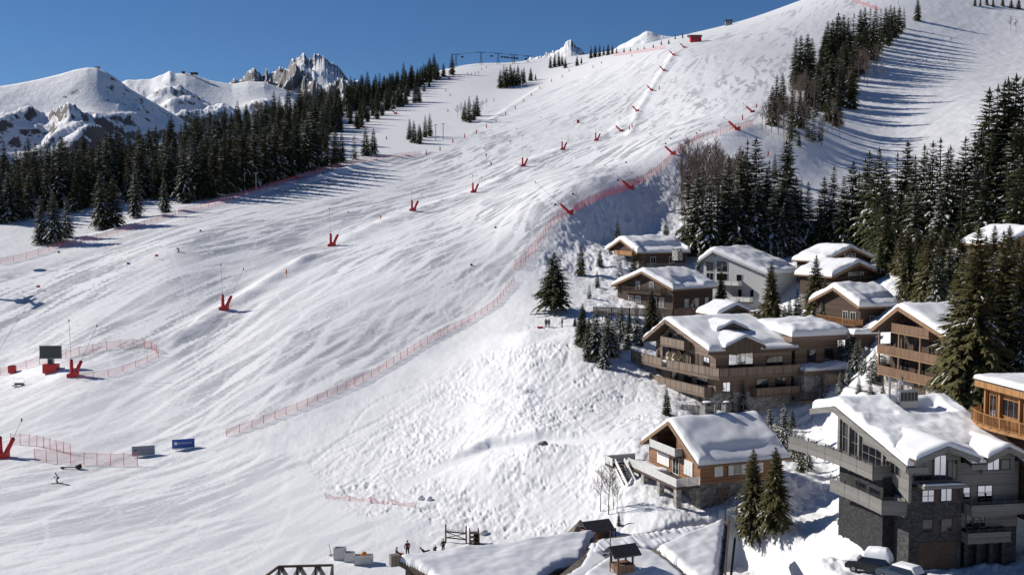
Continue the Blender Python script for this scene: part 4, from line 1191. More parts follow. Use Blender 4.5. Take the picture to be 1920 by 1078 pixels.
# ---- brown chalet in front of the mound
def chalet_brown():
    o = Wl(1312, 953, 130)
    H = House('brown_chalet', 'honey brown timber chalet with white shutters and white railed deck on stone pillars', 'chalet', o, 21)
    L, Wd, ze, yr = 11.2, 12.6, 5.55, 6.3
    zr = 9.0; b = MB()
    b.prism([(0, 0), (L, 0), (L, Wd), (0, Wd)], -2.5, 2.75, M['stone'])
    H.build(b, 'stone_base')
    b = MB()
    b.prism([(.02, .02), (L - .02, .02), (L - .02, Wd - .02), (.02, Wd - .02)], 2.75, 5.25, M['chalet'])
    H.build(b, 'wall')
    b = MB()
    # upper gable with an open loggia at the back half
    sl = (zr - ze) / yr
    gable_wall(b, .02, .02, 5.6, 5.6, 5.25, 5.2, zr - .2 - (yr - 5.6) * sl, zr - .2 - (yr - 5.6) * sl, .2, M['chalet_v'])
    gable_wall(b, 1.9, 5.6, Wd - .02, yr, 5.25, zr - .2 - (yr - 5.6) * sl, 5.2, zr - .2, .2, M['chalet_v'])
    b.prism([(.02, 10.4), (1.9, 10.4), (1.9, Wd - .02), (.02, Wd - .02)], 5.25, [6.55, 6.55, 5.25, 5.25], M['chalet_v'])
    gable_wall(b, L - .22, .02, Wd - .02, yr, 5.25, 5.2, 5.2, zr - .2, .2, M['chalet_v'])
    H.build(b, 'gable_boarding')
    rf = H.gable_roof(-.75, L + .7, -.85, Wd + .85, yr, ze - .35, ze - .35, zr + .12, 'beam', .26, .72, 3, 'beamlight', slide=(1.0, L + .6, 2.1, .5))
    f = H.face((0, 0), (1, 0)); g = H.face((0, Wd), (0, -1))
    H.win(f, 1.9, 3.0, 3.6, 5.05, shut=[(1.9, 2.44), (2.46, 3.0)])
    H.win(f, 4.35, 5.55, 3.6, 5.05, shut=[(3.75, 4.32), (5.58, 6.15)])
    H.win(f, 7.3, 8.5, 3.6, 5.05, shut=[(7.3, 7.89), (7.91, 8.5)])
    H.door(f, 2.2, 3.9, -.6, 2.2, 'beam'); H.win(f, 6.0, 7.0, .6, 1.7, 'beam')
    # gable side, u = Wd - y
    u = lambda y: Wd - y
    H.win(g, u(10.2), u(7.2), 3.35, 5.1, shut=[(u(10.2), u(9.5)), (u(9.45), u(8.75)), (u(8.7), u(8.0)), (u(7.95), u(7.2))])
    H.win(g, u(6.4), u(4.9), 2.8, 5.0, 'white', nx=2, name='glass_door')
    H.win(g, u(3.6), u(1.6), 3.35, 5.05, shut=[(u(3.6), u(2.95)), (u(2.9), u(2.25)), (u(2.2), u(1.6))])
    gl = H.face((1.9, Wd), (0, -1))
    H.win(gl, u(7.6), u(6.0), 5.6, 7.6, shut=[(u(7.6), u(6.85)), (u(6.8), u(6.0))])
    # loggia balcony
    b = MB(); b.prism([(-1.0, 4.2), (0.0, 4.2), (0.0, 10.6), (-1.0, 10.6)], 5.1, 5.25, M['beam']); bal = H.build(b, 'balcony')
    H.rail([(-.05, 4.25), (-.95, 4.25), (-.95, 10.55), (-.05, 10.55)], 5.25, 1.0, 'white', 'white', bal, 1.6, panel='offwhite')
    # deck with pillars, stairs
    b = MB(); b.prism([(-3.1, -.0), (0, 0), (0, 14.5), (-3.1, 14.5)], 2.45, 2.7, M['beam']); b.prism([(-5.2, 12.4), (-3.1, 12.4), (-3.1, 14.5), (-5.2, 14.5)], 2.45, 2.7, M['beam']); dk = H.build(b, 'deck')
    H.rail([(0, .05), (-3.05, .05)], 2.7, 1.0, 'bars', 'white', dk, 1.5)
    H.rail([(-3.05, .05), (-3.05, 12.3)], 2.7, 1.0, 'white', 'white', dk, 2.0, panel='offwhite')
    H.rail([(-5.15, 12.5), (-5.15, 14.45), (-1, 14.45)], 2.7, 1.0, 'white', 'white', dk, 2.0, panel='offwhite')
    for y in (.35, 4.4, 8.4):
        p = MB(); p.box((-2.75, y, -.0), (.65, .65, 4.9), M['stonelight']); H.build(p, 'pillar')
    st = MB()
    for k in range(12):
        st.box((-4.2, 12.2 - k * .29, 2.55 - k * .2), (1.2, .3, .06), M['beam'])
    for x in (-4.85, -3.55):
        st.bar((x, 12.4, 2.6), (x, 8.8, .1), .08, .3, M['white'])
        st.bar((x, 12.4, 3.55), (x, 8.8, 1.05), .07, .5, M['white'])
    H.build(st, 'stairs')
    def sn(U, V): return U, V, U * 0 + 2.7
    snow_patch(sn, -2.9, -.3, 6.5, 14.3, .4, 'deck_snow', dk, 18, 30, .5, 4, .3)
    H.chimney(5.2, 7.3, 8.3, 10.6, 1.25, 'stone', parent=rf); H.chimney(8.0, 7.3, 8.3, 10.45, .9, 'stone', parent=rf)
chalet_brown()

# ---- taupe chalet with long terraces
def dormer(H, x0, x1, y0, y1, z0, zr, drop, wall, parent, T=.5, seed=5, glass=None, ov=.5, back=.5):
    """small gabled roof, ridge along y, gable towards the front"""
    xm = (x0 + x1) / 2
    b = MB()
    n = [(x0 + ov, z0), (x1 - ov, z0), (x1 - ov, zr - drop * (1 - 2 * ov / (x1 - x0)) - .2), (xm, zr - .25), (x0 + ov, zr - drop * (1 - 2 * ov / (x1 - x0)) - .2)]
    vs = [(p[0], y0 + back, p[1]) for p in n] + [(p[0], y1, p[1]) for p in n]
    b.add(vs, [(0, 1, 2, 3, 4), (9, 8, 7, 6, 5)] + [(i, 5 + i, 5 + (i + 1) % 5, (i + 1) % 5) for i in range(5)], M[wall])
    d = b.build('dormer', parent)
    r = MB()
    r.slab([(x0, y0, zr - drop), (xm, y0, zr), (xm, y1, zr), (x0, y1, zr - drop)], .2, M['beam'])
    r.slab([(xm, y0, zr), (x1, y0, zr - drop), (x1, y1, zr - drop), (xm, y1, zr)], .2, M['beam'])
    for xa in (x0, x1): r.bar((xa, y0 - .04, zr - drop - .24), (xm, y0 - .04, zr - .24), .07, .5, M[wall])
    r.build('dormer_roof', d)
    def fn(U, V):
        z = zr - drop * np.abs(U - xm) / ((x1 - x0) / 2)
        return U, V, np.minimum(z, zr - .12)
    snow_patch(fn, x0 + .05, x1 - .05, y0 + .05, y1, T, 'dormer_snow', d, 26, 20, .5, seed, .12)
    return d

def chalet_taupe():
    o = Wl(1341, 775, 170)
    H = House('taupe_chalet', 'large taupe timber chalet with two long terraces and snowy dormers on the roof', 'chalet', o, 21)
    L, Wd = 13.6, 19.0
    yr, ze0, ze1, zr = 13.0, 9.5, 9.0, 13.1
    b = MB(); b.prism([(0, 0), (L, 0), (L, Wd), (0, Wd)], -2.5, 3.0, M['stonelight']); H.build(b, 'stone_base')
    b = MB(); b.prism([(.03, .03), (L, .03), (L, Wd - .03), (.03, Wd - .03)], 3.0, 9.0, M['taupe'])
    gable_wall(b, .03, .03, Wd - .03, yr, 9.0, ze0 - .25, ze1 - .2, zr - .3, .25, M['taupe'])
    gable_wall(b, L - .25, .03, Wd - .03, yr, 9.0, ze0 - .25, ze1 - .2, zr - .3, .25, M['taupe'])
    H.build(b, 'wall')
    rf = H.gable_roof(-1.6, L + 1.0, -.6, Wd + 1.7, yr, ze0, ze1 + .2, zr, 'beam', .45, .8, 21, 'taupe', slide=(7.8, L + .9, 1.6, .45))
    dormer(H, 3.2, 9.3, 5.2, 11.0, 10.2, 13.1, 1.25, 'taupedark', rf, .55, 31)
    dormer(H, .9, 8.0, -1.2, 5.5, 9.2, 11.6, 1.5, 'taupedark', rf, .6, 32)
    f = H.face((0, 0), (1, 0)); g = H.face((0, Wd), (0, -1)); u = lambda y: Wd - y
    # upper gable balcony
    b = MB(); b.prism([(-1.3, 7.3), (0, 7.3), (0, 15.2), (-1.3, 15.2)], 8.85, 9.0, M['taupe']); bal = H.build(b, 'balcony')
    H.rail([(0, 7.35), (-1.25, 7.35), (-1.25, 15.15), (0, 15.15)], 9.0, 1.35, 'panel', 'taupedark', bal, 1.35)
    H.win(g, u(14.6), u(8.0), 9.2, 11.0, 'beam', 'glass', 5)
    # main floor openings on the gable
    H.win(g, u(16.6), u(13.6), 6.1, 8.5, 'beam', 'glass', 3); H.win(g, u(12.0), u(9.0), 6.1, 8.5, 'beam', 'mirror', 3); H.win(g, u(7.4), u(6.0), 6.3, 8.2, 'beam', 'mirror', 2); 
    for (a, bb) in ((13.55, 12.1), (8.9, 8.0), (5.9, 5.2)):
        s = MB(); H.fbox(s, g, u(a), u(bb), 6.0, 8.5, .03, .09, M['taupedark']); H.build(s, 'shutter')
    H.win(g, u(3.6), u(1.8), 6.4, 8.3, 'beam', 'mirror', 2, shut=None)
    s = MB(); H.fbox(s, g, u(4.8), u(3.65), 6.3, 8.4, .03, .09, M['taupedark']); H.build(s, 'shutter')
    # main terrace, wrapping the corner
    b = MB(); b.prism([(-.4, -1.7), (0, 0), (0, 23.0), (-2.6, 23.0), (-2.6, 11), (-1.2, 0), ], 5.35, 5.75, M['taupe'])
    b.prism([(-.4, -1.7), (L + .6, -1.7), (L + .6, 0), (0, 0)], 5.35, 5.75, M['taupe']); ter = H.build(b, 'terrace')
    H.rail([(-2.55, 22.9), (-2.55, 12.2)], 5.75, 1.35, 'panel', 'taupedark', ter, 1.6)
    H.rail([(-2.55, 10.6), (-.38, -1.65)], 5.75, 1.35, 'panel', 'taupedark', ter, 1.5)
    H.rail([(-.38, -1.65), (L + .55, -1.65)], 5.75, 1.35, 'panel', 'taupedark', ter, 1.55, panel='taupe_v')
    def sn(U, V): return U, V, U * 0 + 5.76
    snow_patch(sn, -2.4, -.1, 13.0, 22.8, .55, 'terrace_snow', ter, 16, 30, .5, 14, .3)
    # lower balcony
    b = MB(); b.prism([(-1.4, .8), (0, .8), (0, 16.5), (-2.6, 16.5)], 2.35, 2.75, M['taupe']); lb = H.build(b, 'balcony')
    H.rail([(0, .85), (-1.38, .85), (-2.55, 16.4)], 2.75, 1.25, 'panel', 'taupedark', lb, 1.55)
    H.win(g, u(5.5), u(2.2), 3.0, 5.1, 'beam', 'glass', 3); H.win(g, u(9.5), u(7), 3.0, 5.1, 'beam', 'glass', 2); H.win(g, u(13.5), u(11.5), 3.0, 5.1, 'beam', 'glass', 2)
    H.door(g, u(5.0), u(3.8), -.5, 2.1, 'beam'); H.win(g, u(2.6), u(1.6), .6, 1.9, 'beam')
    # recessed glazing under the big dormer and the front
    H.win(f, 2.2, 6.6, 6.1, 9.0, 'beam', 'mirror', 3, 2)
    H.win(f, 9.0, 12.0, 6.1, 8.3, 'beam', 'glass', 3); H.win(f, 1.2, 2.6, 3.2, 4.7, 'beam', 'mirror', 2)
    H.win(f, 7.2, 9.4, 2.8, 4.9, 'beam', 'glass', 2); H.win(f, 10.6, 12.6, 2.8, 4.9, 'beam', 'glass', 2)
    b = MB(); b.prism([(6.2, -1.6), (L + .6, -1.6), (L + .6, 0), (6.2, 0)], 2.2, 2.55, M['taupe']); fb = H.build(b, 'balcony')
    H.rail([(6.2, 0), (6.2, -1.55), (L + .55, -1.55)], 2.55, 1.2, 'panel', 'taupedark', fb, 1.5)
    # two pale armchairs are things of their own
    # annexe on the right with a snow pillow, lower stone wing
    b = MB(); b.prism([(L + 1.2, .8), (L + 9.2, .8), (L + 9.2, 8.5), (L + 1.2, 8.5)], 3.0, 10.4, M['taupe']); ax = H.build(b, 'annexe')
    b = MB(); b.box((L + 5.2, 4.4, 10.75), (11.4, 10.2, .8), M['taupe']); b.build('annexe_roof', ax)
    def fa(U, V): return U, V, 11.16 + .10 * (V - -.6)
    snow_patch(fa, L - .4, L + 10.8, -.6, 9.4, 1.5, 'annexe_snow', ax, 36, 30, 2.6, 23, .12)
    fx = H.face((L + 1.2, .8), (1, 0))
    H.win(fx, 2.2, 3.9, 7.0, 8.9, 'beam', 'glass', 1); H.win(fx, 5.4, 7.2, 7.0, 8.9, 'beam', 'mirror', 2)
    b = MB(); b.prism([(L + .8, -2.2), (L + 9.0, -2.2), (L + 9.0, .8), (L + .8, .8)], -2.5, 5.4, M['stonelight']); lw = H.build(b, 'stone_wing')
    b = MB(); b.box((L + 5.3, -.9, 5.75), (10.6, 4.6, .7), M['taupe']); b.build('wing_roof', lw)
    def fb2(U, V): return U, V, U * 0 + 6.11
    snow_patch(fb2, L + .4, L + 10.5, -3.1, .75, .75, 'wing_snow', lw, 30, 18, .9, 25, .3)
    fw = H.face((L + .8, -2.2), (1, 0))
    H.win(fw, 4.3, 5.7, 3.4, 4.9, 'beam', 'mirror', 2); H.door(fw, 4.2, 5.6, -1.2, .9)
    b = MB(); b.prism([(L - .8, -3.4), (L + 9.4, -3.4), (L + 9.4, -2.2), (L - .8, -2.2)], 1.35, 1.6, M['taupe']); wb = H.build(b, 'balcony')
    H.rail([(L - .75, -3.35), (L + 9.35, -3.35)], 1.6, 1.3, 'bars', 'taupedark', wb, 2.0)
    # low roof pavilion behind the ridge
    b = MB(); b.prism([(9.8, 15.5), (16.0, 15.5), (16.0, 21.0), (9.8, 21.0)], 8.0, 13.4, M['taupe']); pv = H.build(b, 'stair_tower')
    dormer(H, 9.0, 16.8, 14.6, 21.5, 11.0, 15.0, 1.7, 'taupedark', pv, .7, 36)
    H.chimney(14.6, 12.0, 11, 13.8, 1.3, 'taupe', 'taupe', pv)

chalet_taupe()

# ---- grey stone and timber building, lower right
def building_grey():
    o = Wl(1700, 1068, 104)
    H = House('grey_apartment_house', 'big grey building of dark stone and silver boards with sweeping snow roof and curved balconies', 'building', o, 10)
    L, D = 11.9, 14.4
    ze, zr = 9.95, 12.9
    b = MB(); b.prism([(.3, .3), (5.6, .3), (5.6, 6), (.3, 6)], -5.0, 7.7, M['stonedark']); H.build(b, 'stone_tower')
    b = MB(); b.prism([(5.6, 1.0), (L, 1.0), (L, 12.4), (5.6, 12.4)], 3.3, 9.6, M['grey']); H.build(b, 'timber_wall')
    b = MB(); b.prism([(5.6, 1.1), (L, 1.1), (L, 12), (5.6, 12)], -2.0, 3.3, M['stonedark']); b.prism([(-.9, 3.0), (.3, 3.0), (.3, 12.0), (-.9, 12.0)], -6.0, 8.0, M['stoneshade']); H.build(b, 'stone_base')
    # left facade: shallow gable half of glass and piers
    b = MB()
    sl = (zr - ze) / D
    def top(y): return ze + sl * y - .15
    b.add([(0, 0, 6.3), (0, 4.0, 8.0), (0, D, 8.0), (0, D, top(D)), (0, 0, top(0))] + [(.3, 0, 6.3), (.3, 4.0, 8.0), (.3, D, 8.0), (.3, D, top(D)), (.3, 0, top(0))],
          [(4, 3, 2, 1, 0), (5, 6, 7, 8, 9)] + [(i, (i + 1) % 5, 5 + (i + 1) % 5, 5 + i) for i in range(5)], M['grey'])
    H.build(b, 'gable_boarding')
    lf = H.face((0, D), (0, -1)); u = lambda y: D - y
    for (a, c) in ((13.2, 11.6), (11.2, 9.7), (8.9, 4.8), (4.2, 1.6)):
        z1 = top(c if a < 5 else c) - .75 + sl * 0
        z1 = min(top(a), top(c)) - .62
        w = H.win(lf, u(a), u(c), 8.35, z1, 'grey', 'glass', 3 if a - c > 2 else 2, 2 if z1 > 10 else 1, fw=.1)
    for y in (13.5, 11.4, 9.3, 4.5):
        b = MB(); b.box((-.14, y, (8.2 + top(y) - .3) / 2), (.28, .34, top(y) - 8.5), M['grey']); H.build(b, 'pier')
    # roof: one sheet falling to the front, another short one behind the ridge
    mb = MB()
    rz_ = lambda y: ze - .1 + (zr - ze + .1) * (y + .5) / (D + .5)
    mb.slab([(-.5, 3.6, rz_(3.6)), (L + .6, 3.6, rz_(3.6)), (L + .6, D, zr), (-.5, D, zr)], .3, M['roofdark'])
    for xa, xb in ((-.5, .35), (6.0, 7.6), (11.3, L + .6)): mb.slab([(xa, -.5, rz_(-.5)), (xb, -.5, rz_(-.5)), (xb, 3.6, rz_(3.6)), (xa, 3.6, rz_(3.6))], .3, M['roofdark'])
    mb.slab([(-.5, D, zr), (L + .6, D, zr), (L + .6, D + 5.5, zr - 1.2), (-.5, D + 5.5, zr - 1.2)], .3, M['roofdark'])
    rf = H.build(mb, 'roof')
    fb = MB(); fb.bar((-.55, -.5, ze - .42), (-.55, D, zr - .32), .12, .62, M['grey']); fb.bar((-.55, D, zr - .32), (-.55, D + 5.5, zr - 1.52), .12, .62, M['grey'])
    fb.bar((-.5, -.55, ze - .5), (1.6, -.55, ze - .5), .12, .6, M['grey']); fb.bar((6.0, -.52, ze - .45), (7.6, -.52, ze - .45), .12, .5, M['grey'])
    fb.build('fascia', rf)
    def fn(U, V):
        zf = ze - .1 + (zr - ze + .1) * (V + .5) / (D + .5); zb = zr - 1.2 * (V - D) / 5.5
        z = np.minimum(zf, zb)
        return U, V, z
    def th(U, V):
        hole = sstep(5.0, 6.2, U) * (1 - sstep(10.0, 11.0, U)) * sstep(9.2, 10.4, V) * (1 - sstep(13.2, 14.0, V))
        return (1 - .96 * hole) * (0.85 + .25 * sstep(2, 7, V)) * (1 - .25 * np.exp(-((V - 10.8 + .25 * U) / .5) ** 2) * (U < 4))
    snow_patch(fn, -.38, L + .5, 2.3, D + 5.4, .85, 'snow_cover', rf, 80, 84, .55, 55, .16, th)
    for xa, xb in ((-.42, .32), (6.05, 7.55), (11.35, L + .5)): snow_patch(fn, xa, xb, -.42, 3.6, .6, 'snow_cover', rf, 14, 26, .35, 57, .2)
    # chimney box and frame in the roof hollow
    c = MB(); c.box((7.2, 13.4, 13.6), (2.0, 1.0, 1.8), M['steel']); 
    for i in range(5): c.box((6.4 + i * .4, 12.88, 13.9), (.3, .05, .9), M['darksteel'])
    for x in (5.7, 6.1): c.tube([(x, 12.7, 12.2), (x, 12.7, 15.4)], .04, M['steel'])
    for k in range(6): c.tube([(5.7, 12.7, 12.6 + k * .5), (6.1, 12.7, 12.6 + k * .5)], .025, M['steel'])
    c.tube([(5.3, 13.5, 12.5), (5.3, 13.5, 16.0)], .12, M['steel']); c.ball((6.6, 13.6, 15.3), (.32, .12, .32), M['white'], 10, 8)
    H.build(c, 'roof_vents')
    dormer(H, -.1, 6.3, -1.3, 6.5, 7.6, 11.75, 1.2, 'grey', rf, .55, 61, ov=.55, back=2.2)
    dormer(H, 7.3, 11.6, -1.0, 5.8, 8.6, 11.4, 1.0, 'grey', rf, .5, 62, ov=.5, back=1.5)
    fs = H.face((.3, .3), (1, 0)); ft = H.face((5.6, 1.0), (1, 0)); fd = H.face((0, .88), (1, 0)); fe = H.face((0, .48), (1, 0))
    H.win(fd, 1.0, 2.9, 8.1, 10.1, 'darksteel', 'glass', 2); H.win(fd, 3.0, 4.3, 8.1, 10.5, 'darksteel', 'mirror', 2); H.win(fd, 4.4, 5.4, 8.1, 9.9, 'darksteel', 'glass', 2); H.win(fe, 8.2, 9.5, 8.9, 10.2, 'darksteel', 'mirror', 2); H.win(fe, 9.6, 10.6, 8.9, 9.9, 'darksteel', 'glass', 1)
    b = MB(); b.prism([(1.0, -1.0), (5.4, -1.0), (5.4, .3), (1.0, .3)], 7.75, 8.05, M['grey']); bl = H.build(b, 'balcony')
    def fs2(U, V): return U, V, U * 0 + 8.06
    snow_patch(fs2, 1.1, 5.2, -.95, -.45, .12, 'balcony_snow', bl, 20, 6, .15, 3, .3)
    for (a, c, z0, z1, gl, n) in ((1.2, 2.5, 6.2, 7.4, 'mirror', 2), (3.1, 4.3, 6.2, 7.45, 'mirror', 2), (1.3, 2.4, 3.3, 4.6, 'glass', 1), (3.2, 4.4, 3.3, 4.6, 'glass', 1)):
        H.win(fs, a, c, z0, z1, 'darksteel', gl, n, 2 if z0 > 5 and a < 2 else 1)
        s = MB(); H.fbox(s, fs, c + .02, c + .42, z0 - .1, z1 + .1, .02, .08, M['beam']); H.build(s, 'shutter')
    H.door(fs, .9, 4.7, -1.0, 2.4, 'beam', 'garage_door')
    H.win(ft, .5, 1.3, 6.1, 7.3, 'darksteel', 'mirror', 1, 2); H.win(ft, 2.0, 3.6, 5.4, 7.4, 'darksteel', 'mirror', 2, 3); H.win(ft, .9, 2.9, 3.4, 5.0, 'darksteel', 'glass', 3)
    H.win(ft, 1.6, 2.5, 3.6, 4.9, 'darksteel', 'mirror', 1)
    for k in range(4):
        b = MB(); b.box((6.3 + k * 1.3, .75, 1.2), (.35, .5, 4.4), M['stonedark']); H.build(b, 'pillar')
    for (a, c, z) in ((6.0, 11.8, 4.9), (5.7, 10.2, 2.3)):
        b = MB(); b.prism([(a, -.6), (c, -.6), (c, 1.0), (a, 1.0)], z, z + .25, M['grey']); bl = H.build(b, 'balcony')
        H.rail([(a + .02, .9), (a + .05, -.58), (c - .05, -.58), (c - .02, .9)], z + .02, 1.0, 'slab', 'grey', bl, panel='grey', name='parapet')
        H.rail([(a + .05, -.5), (c - .05, -.5)], z + .9, .4, 'steel', 'darksteel', bl, 1.2)
    # curved balconies of the left side
    for (zf, pts, rl) in ((8.05, [(-.05, 3.2), (-2.0, 3.0), (-2.1, 6), (-2.2, 9), (-2.5, 12), (-3.0, 15), (-3.8, 18.0), (-2, 18.4), (-.05, 16)], True), (5.2, [(.2, .6), (-1.9, 1.3), (-2.0, 3.5), (-2.1, 5.5), (-2.3, 8), (-2.6, 10.5), (-1.8, 10.5), (-.05, 8)], False)):
        b = MB(); b.prism(pts[::-1], zf, zf + .25, M['grey']); bl = H.build(b, 'balcony')
        H.rail(pts[:7] if rl else pts[:6], zf - .25, 1.35, 'slab', 'grey', bl, panel='grey', name='parapet')
        H.rail([(p[0] * .985, p[1]) for p in (pts[:7] if rl else pts[:6])], zf + 1.05, .35, 'steel', 'darksteel', bl, 1.4)
    H.win(H.face((-.9, 12.0), (0, -1)), 3.6, 5.6, 4.4, 6.6, 'darksteel', 'glass', 3)
    H.win(H.face((-.9, 12.0), (0, -1)), 6.4, 8.4, 4.4, 6.6, 'darksteel', 'glass', 2)
    b = MB(); H.fbox(b, H.face((.3, 6), (0, -1)), 2.0, 5.0, 4.6, 6.4, .02, .06, M['stonelight']); H.build(b, 'stone_panel')
building_grey()

# ---- dark log chalet, topmost chalet, and the other wooden chalets of the upper row
def wood_chalet(name, label, o, rz, L, Wd, yr, ze0, ze1, zr, wall, wall2, wins, floors=2, T=.75, seed=1, bal=(), fascia='beamlight', ovg=1.0, ove=.9, base=1.2, slide=None, extra=None, frame='white', cat='chalet', glass='glass'):
    H = House(name, label, cat, o, rz)
    b = MB(); b.prism([(0, 0), (L, 0), (L, Wd), (0, Wd)], -3, base, M['stone']); H.build(b, 'stone_base')
    b = MB(); b.prism([(.03, .03), (L - .03, .03), (L - .03, Wd - .03), (.03, Wd - .03)], base, min(ze0, ze1) - .1, M[wall])
    zb = min(ze0, ze1) - .1
    s0 = (zr - ze0) / (yr + ove); s1 = (zr - ze1) / (Wd + ove - yr)
    for x in (.03, L - .28): gable_wall(b, x, .03, Wd - .03, yr, zb, max(zb + .01, ze0 + s0 * ove - .3), max(zb + .01, ze1 + s1 * ove - .3), zr - .3, .25, M[wall])
    H.build(b, 'wall')
    rf = H.gable_roof(-ovg, L + .7, -ove, Wd + ove, yr, ze0, ze1, zr, 'beam', .3, T, seed, fascia, slide=slide)
    f = H.face((0, 0), (1, 0)); g = H.face((0, Wd), (0, -1)); k = H.face((L, 0), (0, 1))
    for (fc, a, c, z0, z1, n, m) in wins:
        H.win({'f': f, 'g': g, 'k': k}[fc], a, c, z0, z1, frame, glass if glass != 'mix' else random.choice(['glass', 'mirror', 'glass']), n, m)
    for (fc, a, c, z, dep, st, mt, pn) in bal:
        b = MB()
        if fc == 'g':
            b.prism([(-dep, a), (0, a), (0, c), (-dep, c)], z - .2, z, M['beam']); bl = H.build(b, 'balcony')
            H.rail([(0, a + .05), (-dep + .05, a + .05), (-dep + .05, c - .05), (0, c - .05)], z, 1.05, st, mt, bl, 1.6, panel=pn)
        else:
            b.prism([(a, -dep), (c, -dep), (c, 0), (a, 0)], z - .2, z, M['beam']); bl = H.build(b, 'balcony')
            H.rail([(a + .05, 0), (a + .05, -dep + .05), (c - .05, -dep + .05), (c - .05, 0)], z, 1.05, st, mt, bl, 1.6, panel=pn)
    # brackets under the gable eaves
    for y in (yr, .6, Wd - .6):
        q = MB(); zz = zr - .55 if y == yr else (ze0 if y < yr else ze1) + .15
        q.bar((0, y, zz - .75), (-ovg * .85, y, zz), .14, .18, M['beamlight']); H.build(q, 'bracket')
    if extra: extra(H, rf)
    return H

def ex_log(H, rf):
    c = MB()
    H.chimney(11.0, 8.8, 10.2, 12.2, 1.5, 'stonelight', 'roofdark', rf)
    # raised skirt roof over the long side
wood_chalet('log_chalet', 'dark brown log chalet with white barred windows and carved gable balcony', Wl(1262, 590, 221), 40, 12.0, 15.4, 7.7, 5.0, 5.0, 8.2, 'brown', 'brown_v',
            [('g', 3.2, 4.6, 1.3, 3.2, 3, 3), ('g', 5.2, 6.6, 1.3, 3.2, 3, 3), ('g', 9.6, 11.0, 1.3, 3.2, 3, 3), ('g', 11.8, 13.0, 1.3, 3.2, 3, 3), ('g', 5.2, 6.4, 4.5, 6.2, 3, 4), ('g', 9.0, 10.2, 4.5, 6.2, 3, 4),
             ('f', 3.4, 4.6, 1.2, 2.9, 2, 3), ('f', 6.4, 7.6, 1.2, 2.9, 2, 3), ('f', 9.6, 10.6, 1.2, 2.9, 2, 3)], T=.95, seed=71,
            bal=[('g', 2.2, 13.0, 4.0, 1.2, 'bars', 'beam', 'brown_v')], slide=(2.5, 8.5, 3.4, .35), extra=ex_log, fascia='beamlight')
wood_chalet('log_chalet', 'topmost chalet with deep snow pillow and dark wooden gable facing the slope', Wl(1198, 504, 260), 22, 12.6, 15.0, 7.5, 3.7, 3.7, 6.6, 'brown', 'brown_v',
            [('g', 4, 5.4, 1.3, 2.9, 2, 2), ('g', 9, 10.4, 1.3, 2.9, 2, 2), ('f', 3, 4.4, 1.2, 2.7, 2, 1), ('f', 8, 9.4, 1.2, 2.7, 2, 1)], T=1.25, seed=72,
            bal=[('g', 1.0, 10.0, 3.0, 1.3, 'panel', 'beamlight', 'larch')], slide=(.5, 12.6, 3.6, .4), fascia='beamlight')

def ex_white(H, rf):
    pass
wood_chalet('white_chalet', 'white painted chalet with broad snowy roof and two white panelled balconies', Wl(1436, 588, 234), 50, 14.0, 15.0, 12.2, 8.3, 10.6, 12.9, 'offwhite', 'offwhite',
            [('g', 3.2, 5.9, 6.2, 8.1, 2, 1), ('g', 3.2, 5.9, 8.4, 10.7, 2, 1), ('g', .7, 2.5, 8.4, 10.5, 2, 1), ('g', .7, 2.5, 6.2, 8.1, 2, 1), ('g', 8.0, 9.4, 6.1, 8.0, 1, 1), ('g', 4.5, 5.5, 3.2, 4.8, 1, 1), ('g', 8.4, 9.4, 3.2, 4.8, 1, 1), ('g', 11.2, 12.2, 3.2, 4.8, 1, 1), ('g', 8.0, 9.0, .6, 1.8, 1, 1), ('f', 6.6, 9.4, 2.0, 3.2, 1, 1), ('f', 3, 4.2, 5.6, 6.8, 1, 1)], T=1.0, seed=73,
            bal=[('g', 5.6, 11.0, 5.6, 1.5, 'white', 'offwhite', 'white'), ('g', 2.9, 9.4, 2.3, 1.5, 'white', 'offwhite', 'white')], slide=(6, 14.6, 3.2, .5), fascia='offwhite', base=.2, frame='offwhite')

G = lambda px, py, d: Wl(px, py, d)
# pair of brown chalets whose gables look to the right
def mirrored_chalet(name, label, o, L, half, drop, he, seed, T=.8, wins=(), bal=None, rz=64):
    """gable towards the camera: local x along the gable wall, ridge going away to the left-back"""
    H = House(name, label, 'chalet', o, rz - 90 + 50)
    Wd = 2 * half
    # local: ridge along x (going away), gable at x=0
    return H
def back_chalet(name, label, apex, d, rz, half, drop, L, hwall, seed, wins, T=.85, wall='brown', bal=(), slide=None, fascia='beamlight', glass='glass', yr_f=.5):
    """placed by the photo position of the gable's peak"""
    p = Wl(apex[0], apex[1], d)
    Wd = 2 * half - 1.8
    ax = Vector((math.cos(R(rz)), math.sin(R(rz)), 0)); ay = Vector((-math.sin(R(rz)), math.cos(R(rz)), 0))
    o = p - ay * (Wd * yr_f) + ax * 1.0
    zr = hwall + drop
    o.z = p.z - zr
    return wood_chalet(name, label, o, rz, L, Wd, Wd * yr_f, hwall, hwall, zr, wall, wall, wins, T=T, seed=seed, bal=bal, slide=slide, fascia=fascia, glass=glass)
back_chalet('wooden_chalet', 'upper of two brown chalets stacked left of the woods, gable half hidden by snow', (1597, 465), 238, 115, 7.3, 2.8, 9, 4.2, 81, [('g', 4, 6, 1.6, 3.2, 3, 1), ('g', 8, 10, 1.6, 3.2, 3, 1), ('g', 5.4, 8.4, 4.2, 5.8, 3, 1), ('k', 3, 5, 1, 2, 2, 1)], T=.95)
